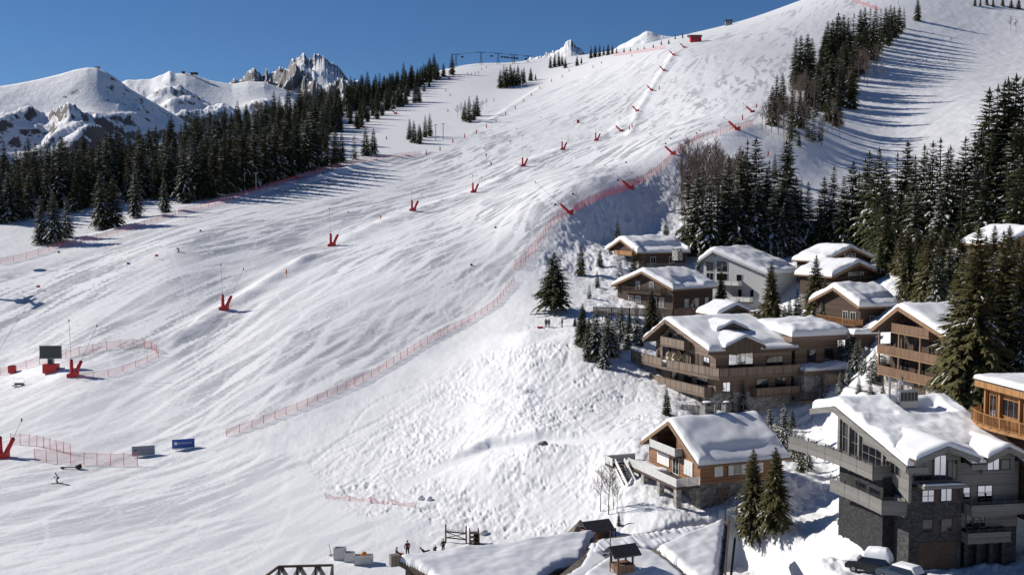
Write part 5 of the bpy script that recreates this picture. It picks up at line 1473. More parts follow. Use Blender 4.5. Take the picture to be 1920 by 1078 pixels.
back_chalet('wooden_chalet', 'lower of two brown chalets stacked left of the woods, with wide glazed gable', (1611, 493), 212, 116, 6.6, 2.5, 9, 5.0, 82, [('g', 2.4, 4.4, 1.6, 3.6, 3, 1), ('g', 4.8, 7, 1.6, 3.6, 3, 1), ('g', 7.3, 9.4, 1.6, 3.6, 3, 1), ('g', 4, 7.8, 4.1, 5.7, 5, 1)], T=.95, bal=[('g', 1.0, 10.8, 3.9, 1.1, 'bars', 'beam', 'brown_v')], glass='mix')
back_chalet('wooden_chalet', 'small brown chalet with golden balcony and thick rounded snow roof', (1562, 540), 192, 21, 7.0, 2.8, 7.4, 6.2, 83, [('g', 7.6, 9.0, 3.6, 5.2, 2, 1), ('g', 9.6, 11, 3.6, 5.2, 2, 1), ('g', 8, 9.6, .8, 2.4, 2, 1), ('f', 2, 3.2, 3.2, 4.6, 2, 1), ('f', 5, 6.2, 3.2, 4.6, 2, 1)], T=1.1, bal=[('g', -.6, 9.5, 3.1, 1.5, 'bars', 'larch', 'larch'), ('g', -.6, 9.5, .2, 1.5, 'bars', 'beamlight', 'larch')], slide=(1.5, 8, 2.4, .5))
back_chalet('wooden_chalet', 'snowy chalet roof half hidden by trees at the right', (1832, 474), 205, 112, 7.0, 2.8, 9, 4.5, 84, [('g', 4, 5.6, 1.6, 3.2, 2, 1), ('g', 8, 9.6, 1.6, 3.2, 2, 1)], T=.9, wall='brownlight')
back_chalet('wooden_chalet', 'chalet roof corner cut off by the right edge of the view', (1946, 428), 190, 112, 7.0, 2.8, 9, 4.5, 85, [('g', 4, 5.6, 1.6, 3.2, 2, 1)], T=.8, wall='larch', fascia='larch')

# ---- triple balcony chalet
def chalet_triple():
    o = Wl(1781, 750, 147)
    H = House('wooden_chalet', 'tall brown chalet with three stacked carved balconies under a wide gable', 'chalet', o, 14)
    L, Wd, yr = 10.0, 15.4, 10.0
    ze0, ze1, zr = 8.3, 7.6, 11.4
    b = MB(); b.prism([(0, 0), (L, 0), (L, Wd), (0, Wd)], -3, 1.6, M['stonelight']); H.build(b, 'stone_base')
    b = MB(); b.prism([(.9, .03), (L, .03), (L, Wd - .03), (.9, Wd - .03)], 1.6, 8.0, M['brown'])
    gable_wall(b, .9, .03, Wd - .03, yr, 7.5, 8.2, 7.7, zr - .35, .25, M['brown']); H.build(b, 'wall')
    H.gable_roof(-1.5, L + 8, -1.0, Wd + 1.3, yr, ze0, ze1, zr, 'beam', .4, .85, 91, 'beamlight')
    g = H.face((.9, Wd), (0, -1)); u = lambda y: Wd - y
    for (a, c, z0, z1, n) in ((12.5, 11.0, 5.0, 7.2, 2), (9.8, 8.2, 5.0, 7.2, 2), (6.2, 4.6, 5.0, 7.2, 2), (3.4, 1.8, 5.0, 7.2, 2), (12.5, 10.5, 2.0, 4.0, 2), (8.4, 6.6, 2.0, 4.0, 2), (4.4, 2.4, 2.0, 4.0, 2), (9.0, 7.4, 8.2, 9.8, 2)):
        H.win(g, u(a), u(c), z0, z1, 'beamlight', 'glass', n)
    for (a, c, z) in ((3.2, 12.0, 7.9), (0, Wd, 4.6), (0, Wd, 1.6)):
        b = MB(); b.prism([(-1.2, a), (.9, a), (.9, c), (-1.2, c)], z - .22, z, M['beamlight']); bl = H.build(b, 'balcony')
        H.rail([(.8, a + .05), (-1.15, a + .05), (-1.15, c - .05), (.8, c - .05)], z, 1.15, 'panel', 'beamlight', bl, 1.4, panel='brownlight')
    for y in (.3, 5.2, 10.2, Wd - .3):
        b = MB(); b.box((-1.05, y, 4.4), (.22, .22, 6.6), M['beamlight']); H.build(b, 'post')
    H.door(H.face((0, Wd), (0, -1)), u(8), u(5.4), -1.4, 1.1, 'beam')
    H.chimney(9.0, 11.5, 10.2, 13.0, 1.3, 'stone')
chalet_triple()

# ---- golden timber house at the right edge
def house_golden():
    o = Wl(1946, 905, 104)
    H = House('golden_timber_house', 'golden larch house with flat snowy roof and curved slatted balcony at the right edge', 'house', o, 9.5)
    zf = 4.6
    b = MB(); b.prism([(0, 0), (10, 0), (10, 8.4), (0, 8.4)], -4, zf - .3, M['brown']); b.prism([(.03, .03), (10, .03), (10, 8.37), (.03, 8.37)], zf - .3, zf + 3.1, M['larch']); H.build(b, 'wall')
    b = MB(); b.prism([(-1.0, -1.0), (11, -1.0), (11, 9.4), (2.0, 9.9), (-.9, 9.2)], zf + 3.1, zf + 3.75, M['larch']); rf = H.build(b, 'roof')
    r = MB(); r.prism([(-1.06, -1.06), (11.06, -1.06), (11.06, 9.46), (2.0, 9.96), (-.96, 9.26)], zf + 3.75, zf + 3.86, M['roofdark']); r.build('fascia', rf)
    snow_patch(lambda U, V: (U, V, U * 0 + zf + 3.87), -1.0, 10.9, -1.0, 9.3, .5, 'snow_cover', rf, 40, 40, .6, 95, .15)
    s = H.face((0, 8.4), (0, -1)); f = H.face((0, 0), (1, 0))
    H.win(s, .5, 1.7, zf, zf + 2.5, 'larch', 'mirror', 2); H.win(s, 2.6, 5.4, zf + .7, zf + 2.4, 'larch', 'glass', 3); H.win(s, 6.0, 7.8, zf, zf + 2.4, 'larch', 'glass', 2)
    H.win(f, 1.0, 4.0, zf + .5, zf + 2.4, 'larch', 'glass', 3)
    for y in (8.3, 5.9, 2.7):
        q = MB(); q.box((-.18, y, zf + 1.4), (.3, .26, 3.2), M['larch']); H.build(q, 'pier')
    pth = [(.0, 9.4), (-1.5, 8.6), (-2.2, 6.5), (-2.4, 4), (-2.1, 1.5), (-1.6, -1), (-.6, -3)]
    b = MB(); b.prism(pth[::-1] + [(0, 8.4)][:0] + [(.0, 9.4)][:0] , zf - .45, zf - .1, M['larch']); b.prism([(-.6, -3), (3, -3), (3, 0), (0, 0)][::1], zf - .44, zf - .11, M['larch']); bl = H.build(b, 'balcony')
    H.rail(pth, zf - .1, 1.15, 'bars', 'larch', bl, 1.3)
house_golden()
# ------------------------------------------------------------------ fences and nets
def net_mat(name, col, a):
    m, n, l, b = nmat(name)
    b.inputs['Base Color'].default_value = (*col, 1); b.inputs['Roughness'].default_value = 0.8
    tr = n.new('ShaderNodeBsdfTransparent'); mx = n.new('ShaderNodeMixShader'); mx.inputs[0].default_value = a
    out = n['Material Output']
    l.new(tr.outputs[0], mx.inputs[1]); l.new(b.outputs[0], mx.inputs[2]); l.new(mx.outputs[0], out.inputs[0])
    return m
M['net'] = net_mat('red_safety_net', (0.62, 0.10, 0.09), 0.24)
M['net_thin'] = net_mat('pink_safety_net', (0.70, 0.22, 0.18), 0.2)
M['wire'] = simple('thin_cable', (0.10, 0.10, 0.11), 0.5, 0.3)

_pm = {}
def post_mesh(h, r, mat):
    k = (round(h, 2), r, mat)
    if k not in _pm:
        b = MB(); b.tube([(0, 0, -.4), (0, 0, h)], [r, r * .85], M[mat], 6); _pm[k] = b.mesh('post', True)
    return _pm[k]
def resample(pxs, step):
    P = [at(*p) for p in pxs]; out = [P[0].copy()]
    acc = 0.0
    for a, b in zip(P[:-1], P[1:]):
        L = (Vector((b.x, b.y)) - Vector((a.x, a.y))).length; t = step - acc
        while t <= L:
            q = a.lerp(b, t / L); out.append(drop(q.x, q.y)); t += step
        acc = L - (t - step)
    return out
def net_fence(label, pxs, step, h, net='net', postmat='redpost', r=.045, lean=.06, group=None, name='safety_fence', sag=.1):
    P = resample(pxs, step)
    while len(P) > 100:
        step *= 1.15; P = resample(pxs, step)
    o = P[len(P) // 2]
    root = thing(name, label, 'fence', o, 0, group)
    rg = random.Random(len(label))
    tops = []
    for p in P:
        q = link('post', post_mesh(h, r, postmat), root)
        q.location = p - o
        ax, ay = rg.uniform(-lean, lean), rg.uniform(-lean, lean)
        q.rotation_euler = (ax, ay, 0)
        tops.append(p - o)
    if net:
        mb = MB()
        vs = []; k = 4
        for a, b in zip(tops[:-1], tops[1:]):
            for i in range(k):
                t = i / k; q = a.lerp(b, t); z = surf(q.x + o.x, q.y + o.y) - o.z
                vs.append((q.x, q.y, float(z) + .05, float(z) + h * .95 - sag * math.sin(math.pi * t) - rg.random() * .05))
        q = tops[-1]; vs.append((q.x, q.y, q.z + .05, q.z + h * .95))
        V = [(a, b, c) for a, b, c, d in vs] + [(a, b, d) for a, b, c, d in vs]; nn = len(vs)
        mb.add(V, [(i, i + 1, nn + i + 1, nn + i) for i in range(nn - 1)], M[net])
        mb.build('net', root)
        e = MB(); e.tube([Vector((a, b, d)) for a, b, c, d in vs], .022, M['redpost'], 3, False); e.build('edge_rope', root)
    return root
net_fence('long red net fence along the right edge of the ski run, lower part', [(425,818),(470,803),(560,768),(630,738),(700,705),(760,668),(820,632),(880,604),(930,572),(965,528)], 2.1, 1.35)
net_fence('red net fence climbing from the long lower fence to the first leaning snow lance', [(965,506),(985,492),(1005,466),(1035,424),(1064,402)], 2.6, 2.3, lean=.16)
net_fence('red net fence with close posts along the crest of the shaded bank', [(1074,398),(1100,386),(1140,368),(1180,355),(1235,322),(1265,292),(1310,262),(1350,252),(1392,242),(1412,234)], 2.2, 2.2, r=.06)
net_fence('low red fence around the back of the screen enclosure', [(0,704),(60,687),(130,670),(200,655),(245,650),(280,652),(298,666)], 2.6, 1.7)
net_fence('low net fence along the front of the screen enclosure', [(297,668),(250,690),(215,702),(185,708),(140,713)], 2.8, 1.3, 'net_thin')
net_fence('upper of two red fences by the big red snow lance at the left edge', [(20,834),(48,834),(75,838),(105,846),(136,854)], 1.7, 1.9, 'net_thin')
net_fence('lower red fence in front of the two advertising boards', [(66,864),(110,869),(160,871),(210,873),(282,873)], 2.1, 2.0)
net_fence('pink net fence between the left trees and the ski run, near half', [(0,496),(60,482),(120,463),(180,450),(260,428),(330,404)], 3.2, 1.7, 'net')
net_fence('pink net fence between the left trees and the ski run, far half', [(335,402),(400,386),(480,361),(560,337),(640,313),(720,299),(800,290)], 3.6, 1.9, 'net')
net_fence('slack fallen red net on the trodden snow of the mound foot', [(612,934),(650,938),(690,940),(720,945),(760,950),(820,958)], 3.5, .75, 'net', lean=.35, sag=.4)
net_fence('red net fence at the top of the wide slope', [(1598,4),(1615,9),(1632,15),(1652,22)], 3.5, 2.6)
net_fence('red net fence below the skyline trees near the small peak', [(1150,106),(1180,102),(1210,98),(1250,92)], 3.5, 2.2)

def wood_fence(label, pxs, h, mat='greyfence', step=1.6, d=None, kind='bars', z=None):
    if d is None: P = [at(*p) for p in pxs]
    else: P = [Vector(W(p[0], p[1], dd_)) for p, dd_ in zip(pxs, d)]
    o = P[0]
    root = thing('wooden_fence', label, 'fence', o)
    rl = MB(); bd = MB()
    for a, b in zip(P[:-1], P[1:]):
        L = (b - a).length; n = max(1, round(L / step))
        for i in range(n + 1):
            q = a.lerp(b, i / n) - o
            pp = MB(); pp.box((q.x, q.y, q.z + h / 2 - .4), (.14, .14, h + .9), M[mat]); pp.build('post', root)
        for k in (.25, .95): rl.bar(a - o + Vector((0, 0, h * k)), b - o + Vector((0, 0, h * k)), .07, .12, M[mat])
        m = int(L / .2)
        for i in range(m):
            q = a.lerp(b, (i + .5) / m) - o; bd.box((q.x, q.y, q.z + h * .52), (.15, .03, h * .9), M[mat], math.atan2(b.y - a.y, b.x - a.x))
    rl.build('rail', root); bd.build('slats', root)
    return root
wood_fence('weathered slatted fence with snow along the terrace of the log chalet', [(1113,592),(1180,594),(1262,596),(1345,596)], 1.7, 'brownlight', 1.9, [209, 210, 212, 214])
wood_fence('grey slatted fence at the lower corner of the taupe chalet', [(1278,778),(1342,782)], 1.6, 'greyfence', 1.5, [166, 164])
wood_fence('dark board fence right of the stone wing of the taupe chalet', [(1548,722),(1592,724)], 1.8, 'taupedark', 1.6, [170, 172])

# ------------------------------------------------------------------ snow lances with red padding
def lance(px, py, kind, label, s=1.0, rz=0.0, pole=None, group=None):
    p = at(px, py)
    root = thing('snow_lance', label, 'snow lance', p - Vector((0, 0, .1)), rz, group, s)
    b = MB()
    w = 1.0 if kind == 'double' else .9
    b.prism([(-w, -.6), (w * .8, -.6), (w, .5), (-w * .9, .6)], -.5, [.55, 1.2, 1.1, .6], M['red'])
    for k in range(3): b.box((-w * .5 + k * w * .5, -.62, .3), (.05, .03, .7), M['red'])
    b.build('base_pad', root)
    tilts = ((-.2, -.03), (.3, .44)) if kind == 'double' else ((0.0, -.85),)
    for i, (x, tl) in enumerate(tilts):
        L = 3.0 if kind == 'double' else 3.4
        dx, dz = math.sin(tl), math.cos(tl)
        a = Vector((x, 0, .2)); e = a + Vector((dx, 0, dz)) * L
        b = MB(); b.tube([a, a + (e - a) * .5, e], [.36, .34, .34], M['red'], 10)
        for q in (.3, .6, .9): b.tube([a + (e - a) * q, a + (e - a) * (q + .02)], .37, M['redpost'], 10)
        b.tube([e, e + Vector((dx, 0, dz)) * .12], .26, M['black'], 8)
        pd = b.build('pole_pad', root, True)
        pl = pole if pole else 8.0
        q = MB(); q.tube([e, e + Vector((dx, 0, dz)) * (pl - L)], [.042, .032], M['steel'], 5)
        t = e + Vector((dx, 0, dz)) * (pl - L); q.ball(t, (.12, .12, .3), M['darksteel'], 6, 5)
        q.build('pole', root)
    return root
for (x, y, lb, pl) in [(137,705,'red double snow lance right of the dark video screen',10.5),(420,580,'red double snow lance on the upper end of the long snow bank',9.5),(622,461,'red double snow lance casting two long shadows in the middle of the run',9.5),(774,395,'red double snow lance above and right of the one with two long shadows',5.5),(888,361,'red double snow lance in mid slope, third along the row from the left',5.5),(981,312,'red double snow lance in mid slope with the long bare snow in front',6),(1055,281,'small red double snow lance far up the row',4.5),(1118,264,'smallest red double snow lance at the upper end of the row',4.5)]:
    lance(x, y, 'double', lb, 1.0, 0, pl, 'row of double snow lances across the run')
lance(4, 858, 'double', 'big red padded snow lance cut off by the left edge', 1.05, .2, 6.0)
for (x, y, lb, s, pl) in [(1069,400,'lowest of the leaning snow lances at the bank fence, long bare pole',1.0,12),(1183,354,'leaning snow lance at the middle of the bank fence',1.0,10),(1262,289,'leaning snow lance where the bank fence bends up',1.0,10),(1383,244,'leaning red snow lance near the top end of the bank fence',1.25,5.2),(1411,211,'small leaning red lance just left of the strip of wood',1.0,5)]:
    lance(x, y, 'single', lb, s, 0, pl, 'leaning snow lances at the bank fence')
for (x, y, lb) in [(1195,209,'red snow lance at the foot of the straight snow bank'),(1165,247,'short red snow lance below the straight snow bank'),(1222,170,'red snow lance half way up the straight snow bank'),(1245,133,'red snow lance in the upper half of the straight snow bank'),(1263,104,'red snow lance near the top of the straight snow bank'),(1283,90,'topmost red snow lance above the straight snow bank'),(842,148,'leaning red lance on the upper left run near the skyline'),(742,214,'leaning red lance among the scattered spruces'),(682,240,'leaning red lance left of the scattered spruces')]:
    lance(x, y, 'single', lb, 1.0, .3, 4.6, 'far red snow lances on the upper slope')

# small piste furniture
def piece(name, label, cat, px, py, fn, group=None, rz=0.0, s=1.0):
    p = at(px, py); r = thing(name, label, cat, p, rz, group, s); fn(r); return r
_mk = MB(); _mk.tube([(0, 0, -.3), (0, 0, 1.7)], .26, M['red'], 8); _mk = _mk.mesh('padding', True)
_mt = MB(); _mt.tube([(0, 0, 1.7), (0, 0, 2.5)], .05, M['darksteel'], 5); _mt = _mt.mesh('pole')
def marker(r): link('padding', _mk, r); link('pole', _mt, r)
for (x, y) in [(825,283),(799,291),(849,268),(871,259),(893,251),(912,240),(930,229),(966,205),(982,192),(996,180),(1012,167),(1054,146),(1067,135),(1185,240),(1180,244),(1236,168),(1112,128),(1418,203),(1392,225),(948,216),(1034,154),(1080,124),(700,195),(1440,293)]:
    piece('padded_post', 'short red padded post standing along the upper run', 'piste post', x, y, marker, 'red padded posts along the upper run', s=1.0)
_bx = MB(); _bx.box((0, 0, .35), (.9, .5, .6), M['black']); _bx.box((0, -.1, .75), (.5, .3, .2), M['darksteel']); _bx = _bx.mesh('housing')
_bf = MB(); _bf.tube([(-.5, 0, 0), (-.5, 0, .5)], .04, M['steel'], 5); _bf.tube([(.5, 0, 0), (.5, 0, .5)], .04, M['steel'], 5); _bf = _bf.mesh('leg')
def hydrant(r): link('housing', _bx, r); link('leg', _bf, r)
for (x, y) in [(929,428),(1041,385),(1074,365),(1159,339),(1174,306),(1248,271),(1258,261),(1306,251),(1312,246),(957,266),(908,280),(969,242),(1014,221),(884,498),(376,434),(110,474),(560,352),(1370,165),(1410,158),(700,330),(605,326),(640,350)]:
    piece('hydrant_box', 'small dark snowmaking hydrant box lying on the groomed run', 'hydrant', x, y, hydrant, 'dark hydrant boxes scattered on the run', s=.55)
def gate_flag(col):
    def f(r):
        b = MB(); b.box((0, 0, 1.0), (.75, .04, .5), M[col]); b.build('flag', r)
        b = MB(); b.tube([(-.38, 0, -.3), (-.38, 0, 1.5)], .03, M['redpost'], 5); b.tube([(.38, 0, -.3), (.38, 0, 1.5)], .03, M['redpost'], 5); b.build('poles', r)
    return f
M['blue'] = simple('blue_print', (0.01, 0.07, 0.33), 0.5)
piece('slalom_gate', 'red slalom gate flag below the leaning skier', 'slalom gate', 294, 487, gate_flag('red')); piece('slalom_gate', 'blue slalom gate flag left of the red one', 'slalom gate', 241, 502, gate_flag('blue')); piece('slalom_gate', 'red slalom gate flag near the left edge beside the cast shadow of the lift', 'slalom gate', 72, 545, gate_flag('red'))
def sign_orange(r):
    b = MB(); b.tube([(0, 0, -.3), (0, 0, 2.0)], .05, M['orange'], 5); b.build('pole', r); b = MB(); b.box((0, 0, 1.3), (.35, .05, .9), M['orange']); b.build('plate', r)
piece('marker_pole', 'orange marker pole on the long snow bank between two lances', 'marker', 537, 520, sign_orange); piece('marker_pole', 'orange marker pole above the lance with two long shadows', 'marker', 714, 415, sign_orange)
def redbox(r):
    b = MB(); b.box((0, 0, .7), (1.3, 1.0, 1.4), M['red']); b.build('padding', r); b = MB(); b.box((0, 0, 1.45), (1.1, .8, .1), M['black']); b.build('lid', r)
piece('padded_box', 'small red padded box at the left of the screen enclosure fence', 'padded box', 23, 699, redbox); piece('padded_box', 'small red padded box alone in the middle of the upper run', 'padded box', 1084, 231, redbox)

# video screen
def screen(r):
    b = MB(); b.prism([(-1.35, -.9), (1.35, -.9), (1.35, .9), (-1.35, .9)], -.3, 1.45, M['red']); 
    for k in (-.7, 0, .7): b.box((k, -.92, .7), (.05, .04, 1.4), M['redpost'])
    b.build('base_pad', r)
    b = MB(); b.box((0, 0, 2.0), (1.1, .7, 1.2), M['steel']); b.box((0, -.36, 2.0), (.8, .05, .9), M['darksteel']); b.build('stem', r)
    b = MB(); b.box((0, 0, 3.75), (4.2, .32, 2.55), M['steel']); s = b.build('screen_frame', r)
    b = MB(); b.box((0, -.17, 3.75), (4.0, .06, 2.35), M['screen']); b.build('screen_face', s)
M['screen'] = simple('dark_led_face', (0.045, 0.05, 0.052), 0.35, 0, 0.15, 2)
piece('video_screen', 'dark video screen on a grey stem and red padded base', 'screen', 96, 696, screen, rz=.05)
def bench(r):
    b = MB(); b.box((0, 0, .45), (1.6, .5, .35), M['darksteel']); b.build('seat', r)
    for x in (-1, 1): 
        b = MB(); b.box((x * .9, 0, .1), (.9, .5, .12), M['black']); b.build('foot', r)
    b = MB(); b.tube([(-1.0, 0, .2), (-1.0, 0, 1.5), (1.0, 0, 1.5), (1.0, 0, .2)], .03, M['steel'], 5); b.build('frame', r)
piece('measuring_frame', 'low grey frame with a dark box on the flat snow below the video screen', 'frame', 36, 724, bench)
# advertising boards
def board(col, mark):
    def f(r):
        b = MB(); b.box((0, 0, .95), (3.4, .1, 1.35), M[col]); p = b.build('panel', r)
        b = MB()
        rg = random.Random(5)
        b.tube([(-1.15, -.07, 1.0), (-1.15, -.055, 1.0)], .26, M[mark], 14)
        x = -.75
        while x < 1.3:
            w = rg.uniform(.07, .13); b.box((x, -.058, 1.0), (w * .5, .012, .22), M[mark]); b.box((x + w * .4, -.058, 1.0 + rg.uniform(-.08, .08)), (w * .7, .011, .05), M[mark]); x += w + .09
        b.build('lettering', p)
        b = MB(); b.box((0, -.06, .16), (3.4, .16, .22), M['white']); b.build('foot_rail', r)
        for x in (-1.5, 1.5):
            b = MB(); b.bar((x, .05, 1.4), (x, .9, .0), .06, .06, M['steel']); b.build('strut', r)
    return f
M['greyboard'] = simple('grey_print', (0.22, 0.25, 0.29), 0.5); M['darkmark'] = simple('dark_print', (0.10, 0.11, 0.13), 0.5)
piece('advertising_board', 'grey advertising board behind the lower red fence', 'board', 269, 855, board('greyboard', 'darkmark'), rz=.32); piece('advertising_board', 'blue advertising board right of the grey one', 'board', 344, 842, board('blue', 'white'), rz=.36)

# ------------------------------------------------------------------ people
def skin_mesh(name, chains, mat, sub=1):
    me = bpy.data.meshes.new(name + '_cage')
    vs = []; es = []; rad = []; idx = {}
    def vid(p, r):
        k = (round(p[0], 4), round(p[1], 4), round(p[2], 4))
        if k not in idx:
            idx[k] = len(vs); vs.append(p); rad.append(r)
        return idx[k]
    for ch in chains:
        ids = [vid(p, r) for p, r in ch]
        es += list(zip(ids[:-1], ids[1:]))
    me.from_pydata(vs, es, [])
    o = bpy.data.objects.new(name + '_cage', me); COL.objects.link(o)
    o.modifiers.new('s', 'SKIN')
    for i, r in enumerate(rad):
        me.skin_vertices[0].data[i].radius = r if isinstance(r, tuple) else (r, r)
    me.skin_vertices[0].data[0].use_root = True
    m = o.modifiers.new('u', 'SUBSURF'); m.levels = sub; m.render_levels = sub
    dg = bpy.context.evaluated_depsgraph_get(); dg.update()
    out = bpy.data.meshes.new_from_object(o.evaluated_get(dg), preserve_all_data_layers=False, depsgraph=dg)
    bpy.data.objects.remove(o); bpy.data.meshes.remove(me)
    out.name = name
    out.materials.clear(); out.materials.append(mat)
    out.polygons.foreach_set('use_smooth', [True] * len(out.polygons))
    return out
M['skin'] = simple('skin', (0.48, 0.27, 0.19), 0.6)
for nme, c in (('c_black', (.015, .015, .02)), ('c_navy', (.02, .03, .07)), ('c_maroon', (.20, .015, .035)), ('c_white', (.6, .6, .62)), ('c_brown', (.07, .045, .035)), ('c_orange', (.6, .16, .02)), ('c_grey', (.10, .10, .11)), ('c_red', (.5, .03, .03)), ('c_cream', (.62, .52, .36))):
    M[nme] = simple(nme[2:] + '_cloth', c, .85, 0, .15, 6)
POSE = {
 'stand': dict(pel=(0,0,.94), ch=(0,.01,1.26), nk=(0,.0,1.46), hd=(0,.03,1.62), hip=.1, kn=((-.11,.03,.50),(.12,.03,.50)), an=((-.12,-.02,.08),(.14,-.02,.08)), el=((-.30,.0,1.12),(.29,.02,1.12)), wr=((-.27,.12,.90),(.25,.14,.90))),
 'ski': dict(pel=(0,-.06,.86), ch=(0,.08,1.14), nk=(0,.16,1.32), hd=(0,.23,1.46), hip=.1, kn=((-.13,.12,.48),(.13,.12,.48)), an=((-.13,-.02,.12),(.13,-.02,.12)), el=((-.34,.14,1.02),(.34,.14,1.02)), wr=((-.36,.38,.98),(.36,.38,.98))),
 'carve': dict(pel=(.22,-.1,.62), ch=(.30,.08,.92), nk=(.30,.18,1.10), hd=(.30,.26,1.24), hip=.1, kn=((-.08,.16,.42),(.16,.16,.34)), an=((-.20,-.02,.12),(.0,-.02,.12)), el=((.02,.2,.92),(.62,.2,.80)), wr=((-.16,.36,.86),(.74,.42,.66))),
 'sit': dict(pel=(0,0,.46), ch=(0,-.03,.80), nk=(0,-.02,1.0), hd=(0,.01,1.16), hip=.1, kn=((-.13,.42,.50),(.13,.42,.50)), an=((-.13,.46,.08),(.13,.46,.08)), el=((-.28,.06,.70),(.28,.06,.70)), wr=((-.2,.3,.58),(.2,.3,.58))),
 'recline': dict(pel=(0,0,.25), ch=(0,-.26,.42), nk=(0,-.42,.56), hd=(0,-.48,.70), hip=.1, kn=((-.12,.40,.42),(.12,.42,.34)), an=((-.12,.80,.10),(.12,.82,.10)), el=((-.30,-.3,.24),(.30,-.2,.30)), wr=((-.34,-.06,.16),(.2,.05,.34))),
}
_body = {}
def body_meshes(pose):
    if pose in _body: return _body[pose]
    q = POSE[pose]
    V_ = lambda p: Vector(p)
    pel, ch, nk, hd = map(V_, (q['pel'], q['ch'], q['nk'], q['hd']))
    up = (nk - ch).normalized()
    sp = [(tuple(pel), (.145, .11)), (tuple(pel.lerp(ch, .5)), (.14, .105)), (tuple(ch), (.165, .12)), (tuple(nk - up * .06), (.09, .08)), (tuple(nk), .055)]
    head = [(tuple(nk), .055), (tuple(hd - up * .07), (.072, .085)), (tuple(hd), (.08, .098)), (tuple(hd + up * .10), (.05, .06))]
    legs = []; arms = []; bl = []; ba = []; hands = []
    for s, kn, an, el, wr in ((-1, q['kn'][0], q['an'][0], q['el'][0], q['wr'][0]), (1, q['kn'][1], q['an'][1], q['el'][1], q['wr'][1])):
        hip = pel + Vector((s * q['hip'], 0, -.04)); kn = V_(kn); an = V_(an)
        toe = an + Vector((0, .17, -.045))
        legs.append([(tuple(pel), (.145, .11)), (tuple(hip), .092), (tuple(hip.lerp(kn, .5)), .082), (tuple(kn), .062), (tuple(kn.lerp(an, .4)), .058), (tuple(an), .042)])
        bl.append([(tuple(an), .042), (tuple(toe), (.045, .035))])
        sh = ch + up * .12 + Vector((s * .19, 0, 0)); el = V_(el); wr = V_(wr)
        arms.append([(tuple(ch), (.165, .12)), (tuple(sh), .07), (tuple(el), .05), (tuple(wr), .036)])
        dr = (wr - el).normalized(); hands.append((wr, dr, s))
    body = skin_mesh('person_body', [sp, head[0:]] + legs + bl + arms, M['skin'])
    lo = pel - (ch - pel).normalized() * .17
    jk = skin_mesh('jacket', [[(tuple(lo), (.175, .14))] + [(p, (r[0] * 1.2, r[1] * 1.25) if isinstance(r, tuple) else r * 1.45) for p, r in sp[:4]]] + [[(p, (r[0] * 1.16, r[1] * 1.2) if isinstance(r, tuple) else r * 1.3) for p, r in a] for a in arms], M['c_black'], 2)
    tr = skin_mesh('trousers', [[(p, (r[0] * 1.12, r[1] * 1.15) if isinstance(r, tuple) else r * 1.25) for p, r in a] for a in legs], M['c_black'], 2)
    bt = MB()
    for an in q['an']:
        a = V_(an); bt.tube([a + Vector((0, -.09, -.04)), a + Vector((0, .05, -.035)), a + Vector((0, .21, -.05))], [.055, .06, .045], M['black'], 8); bt.tube([a + Vector((0, 0, -.03)), a + Vector((0, 0, .2))], [.06, .065], M['black'], 8)
    gl = MB()
    for wr, dr, s in hands:
        side = Vector((s, 0, 0)) - dr * dr.x * s
        side = side.normalized(); nrm = dr.cross(side)
        gl.tube([wr - dr * .03, wr + dr * .03, wr + dr * .09], [.04, .045, .04], M['black'], 7)
        for k, ln in enumerate((.07, .08, .075, .06)):
            b = wr + dr * .085 + side * (k - 1.5) * .021
            gl.tube([b, b + dr * ln * .6 + nrm * .01, b + dr * ln * .9 + nrm * .035], [.013, .012, .009], M['black'], 5)
        b = wr + dr * .03 - side * .035; gl.tube([b, b - side * .03 + dr * .03, b - side * .03 + dr * .07], [.014, .013, .01], M['black'], 5)
    fc = MB()
    fw = Vector((0, 1, 0)) - up * up.y; fw.normalize()
    nose = hd + fw * .10 - up * .01
    fc.ball(nose, (.018, .025, .025), M['skin'], 6, 5)
    hair = MB(); hair.ball(hd + up * .035 - fw * .012, (.098, .112, .105), M['c_black'], 12, 8)
    gg = MB(); gg.ball(hd + fw * .085 + up * .02, (.075, .03, .035), M['black'], 10, 6)
    _body[pose] = (body, jk, tr, bt.mesh('boots', True), gl.mesh('gloves', True), hair.mesh('hat', True), gg.mesh('goggles', True), q)
    return _body[pose]
def recol(me, mat):
    m = me.copy(); m.materials.clear(); m.materials.append(M[mat]); return m
def person(px, py, pose, label, jacket='c_black', trousers='c_black', hat='c_black', rz=0.0, skis=False, xyz=None, group=None, s=1.0):
    p = Vector(xyz) if xyz is not None else at(px, py)
    body, jk, tr, bt, gl, ht, gg, q = body_meshes(pose)
    r = thing('person', label, 'person', p, rz, group, s)
    link('body', body, r); link('jacket', recol(jk, jacket), r); link('trousers', recol(tr, trousers), r); link('boots', bt, r); link('gloves', gl, r); link('hat', recol(ht, hat), r); link('goggles', gg, r)
    if skis:
        for an in q['an']:
            k = MB(); k.bar((an[0], -.75, .03), (an[0], .75, .03), .085, .025, M['c_red' if jacket == 'c_navy' else 'black']); k.bar((an[0], .75, .03), (an[0], .92, .13), .075, .02, M['black']); k.build('ski', r)
        for sd, wr in zip((-1, 1), q['wr']):
            k = MB(); k.tube([(wr[0], wr[1] + .04, wr[2] + .06), (wr[0] + sd * .12, wr[1] - .35, .05)], .012, M['darksteel'], 5); k.build('ski_pole', r)
    return r
person(108, 906, 'ski', 'skier in white jacket and dark trousers gliding on the flat at the lower left', 'c_white', 'c_black', 'c_black', 1.9, True)
person(335, 473, 'carve', 'dark skier leaning deep into a turn on the left half of the run', 'c_black', 'c_black', 'c_black', 2.2, True)
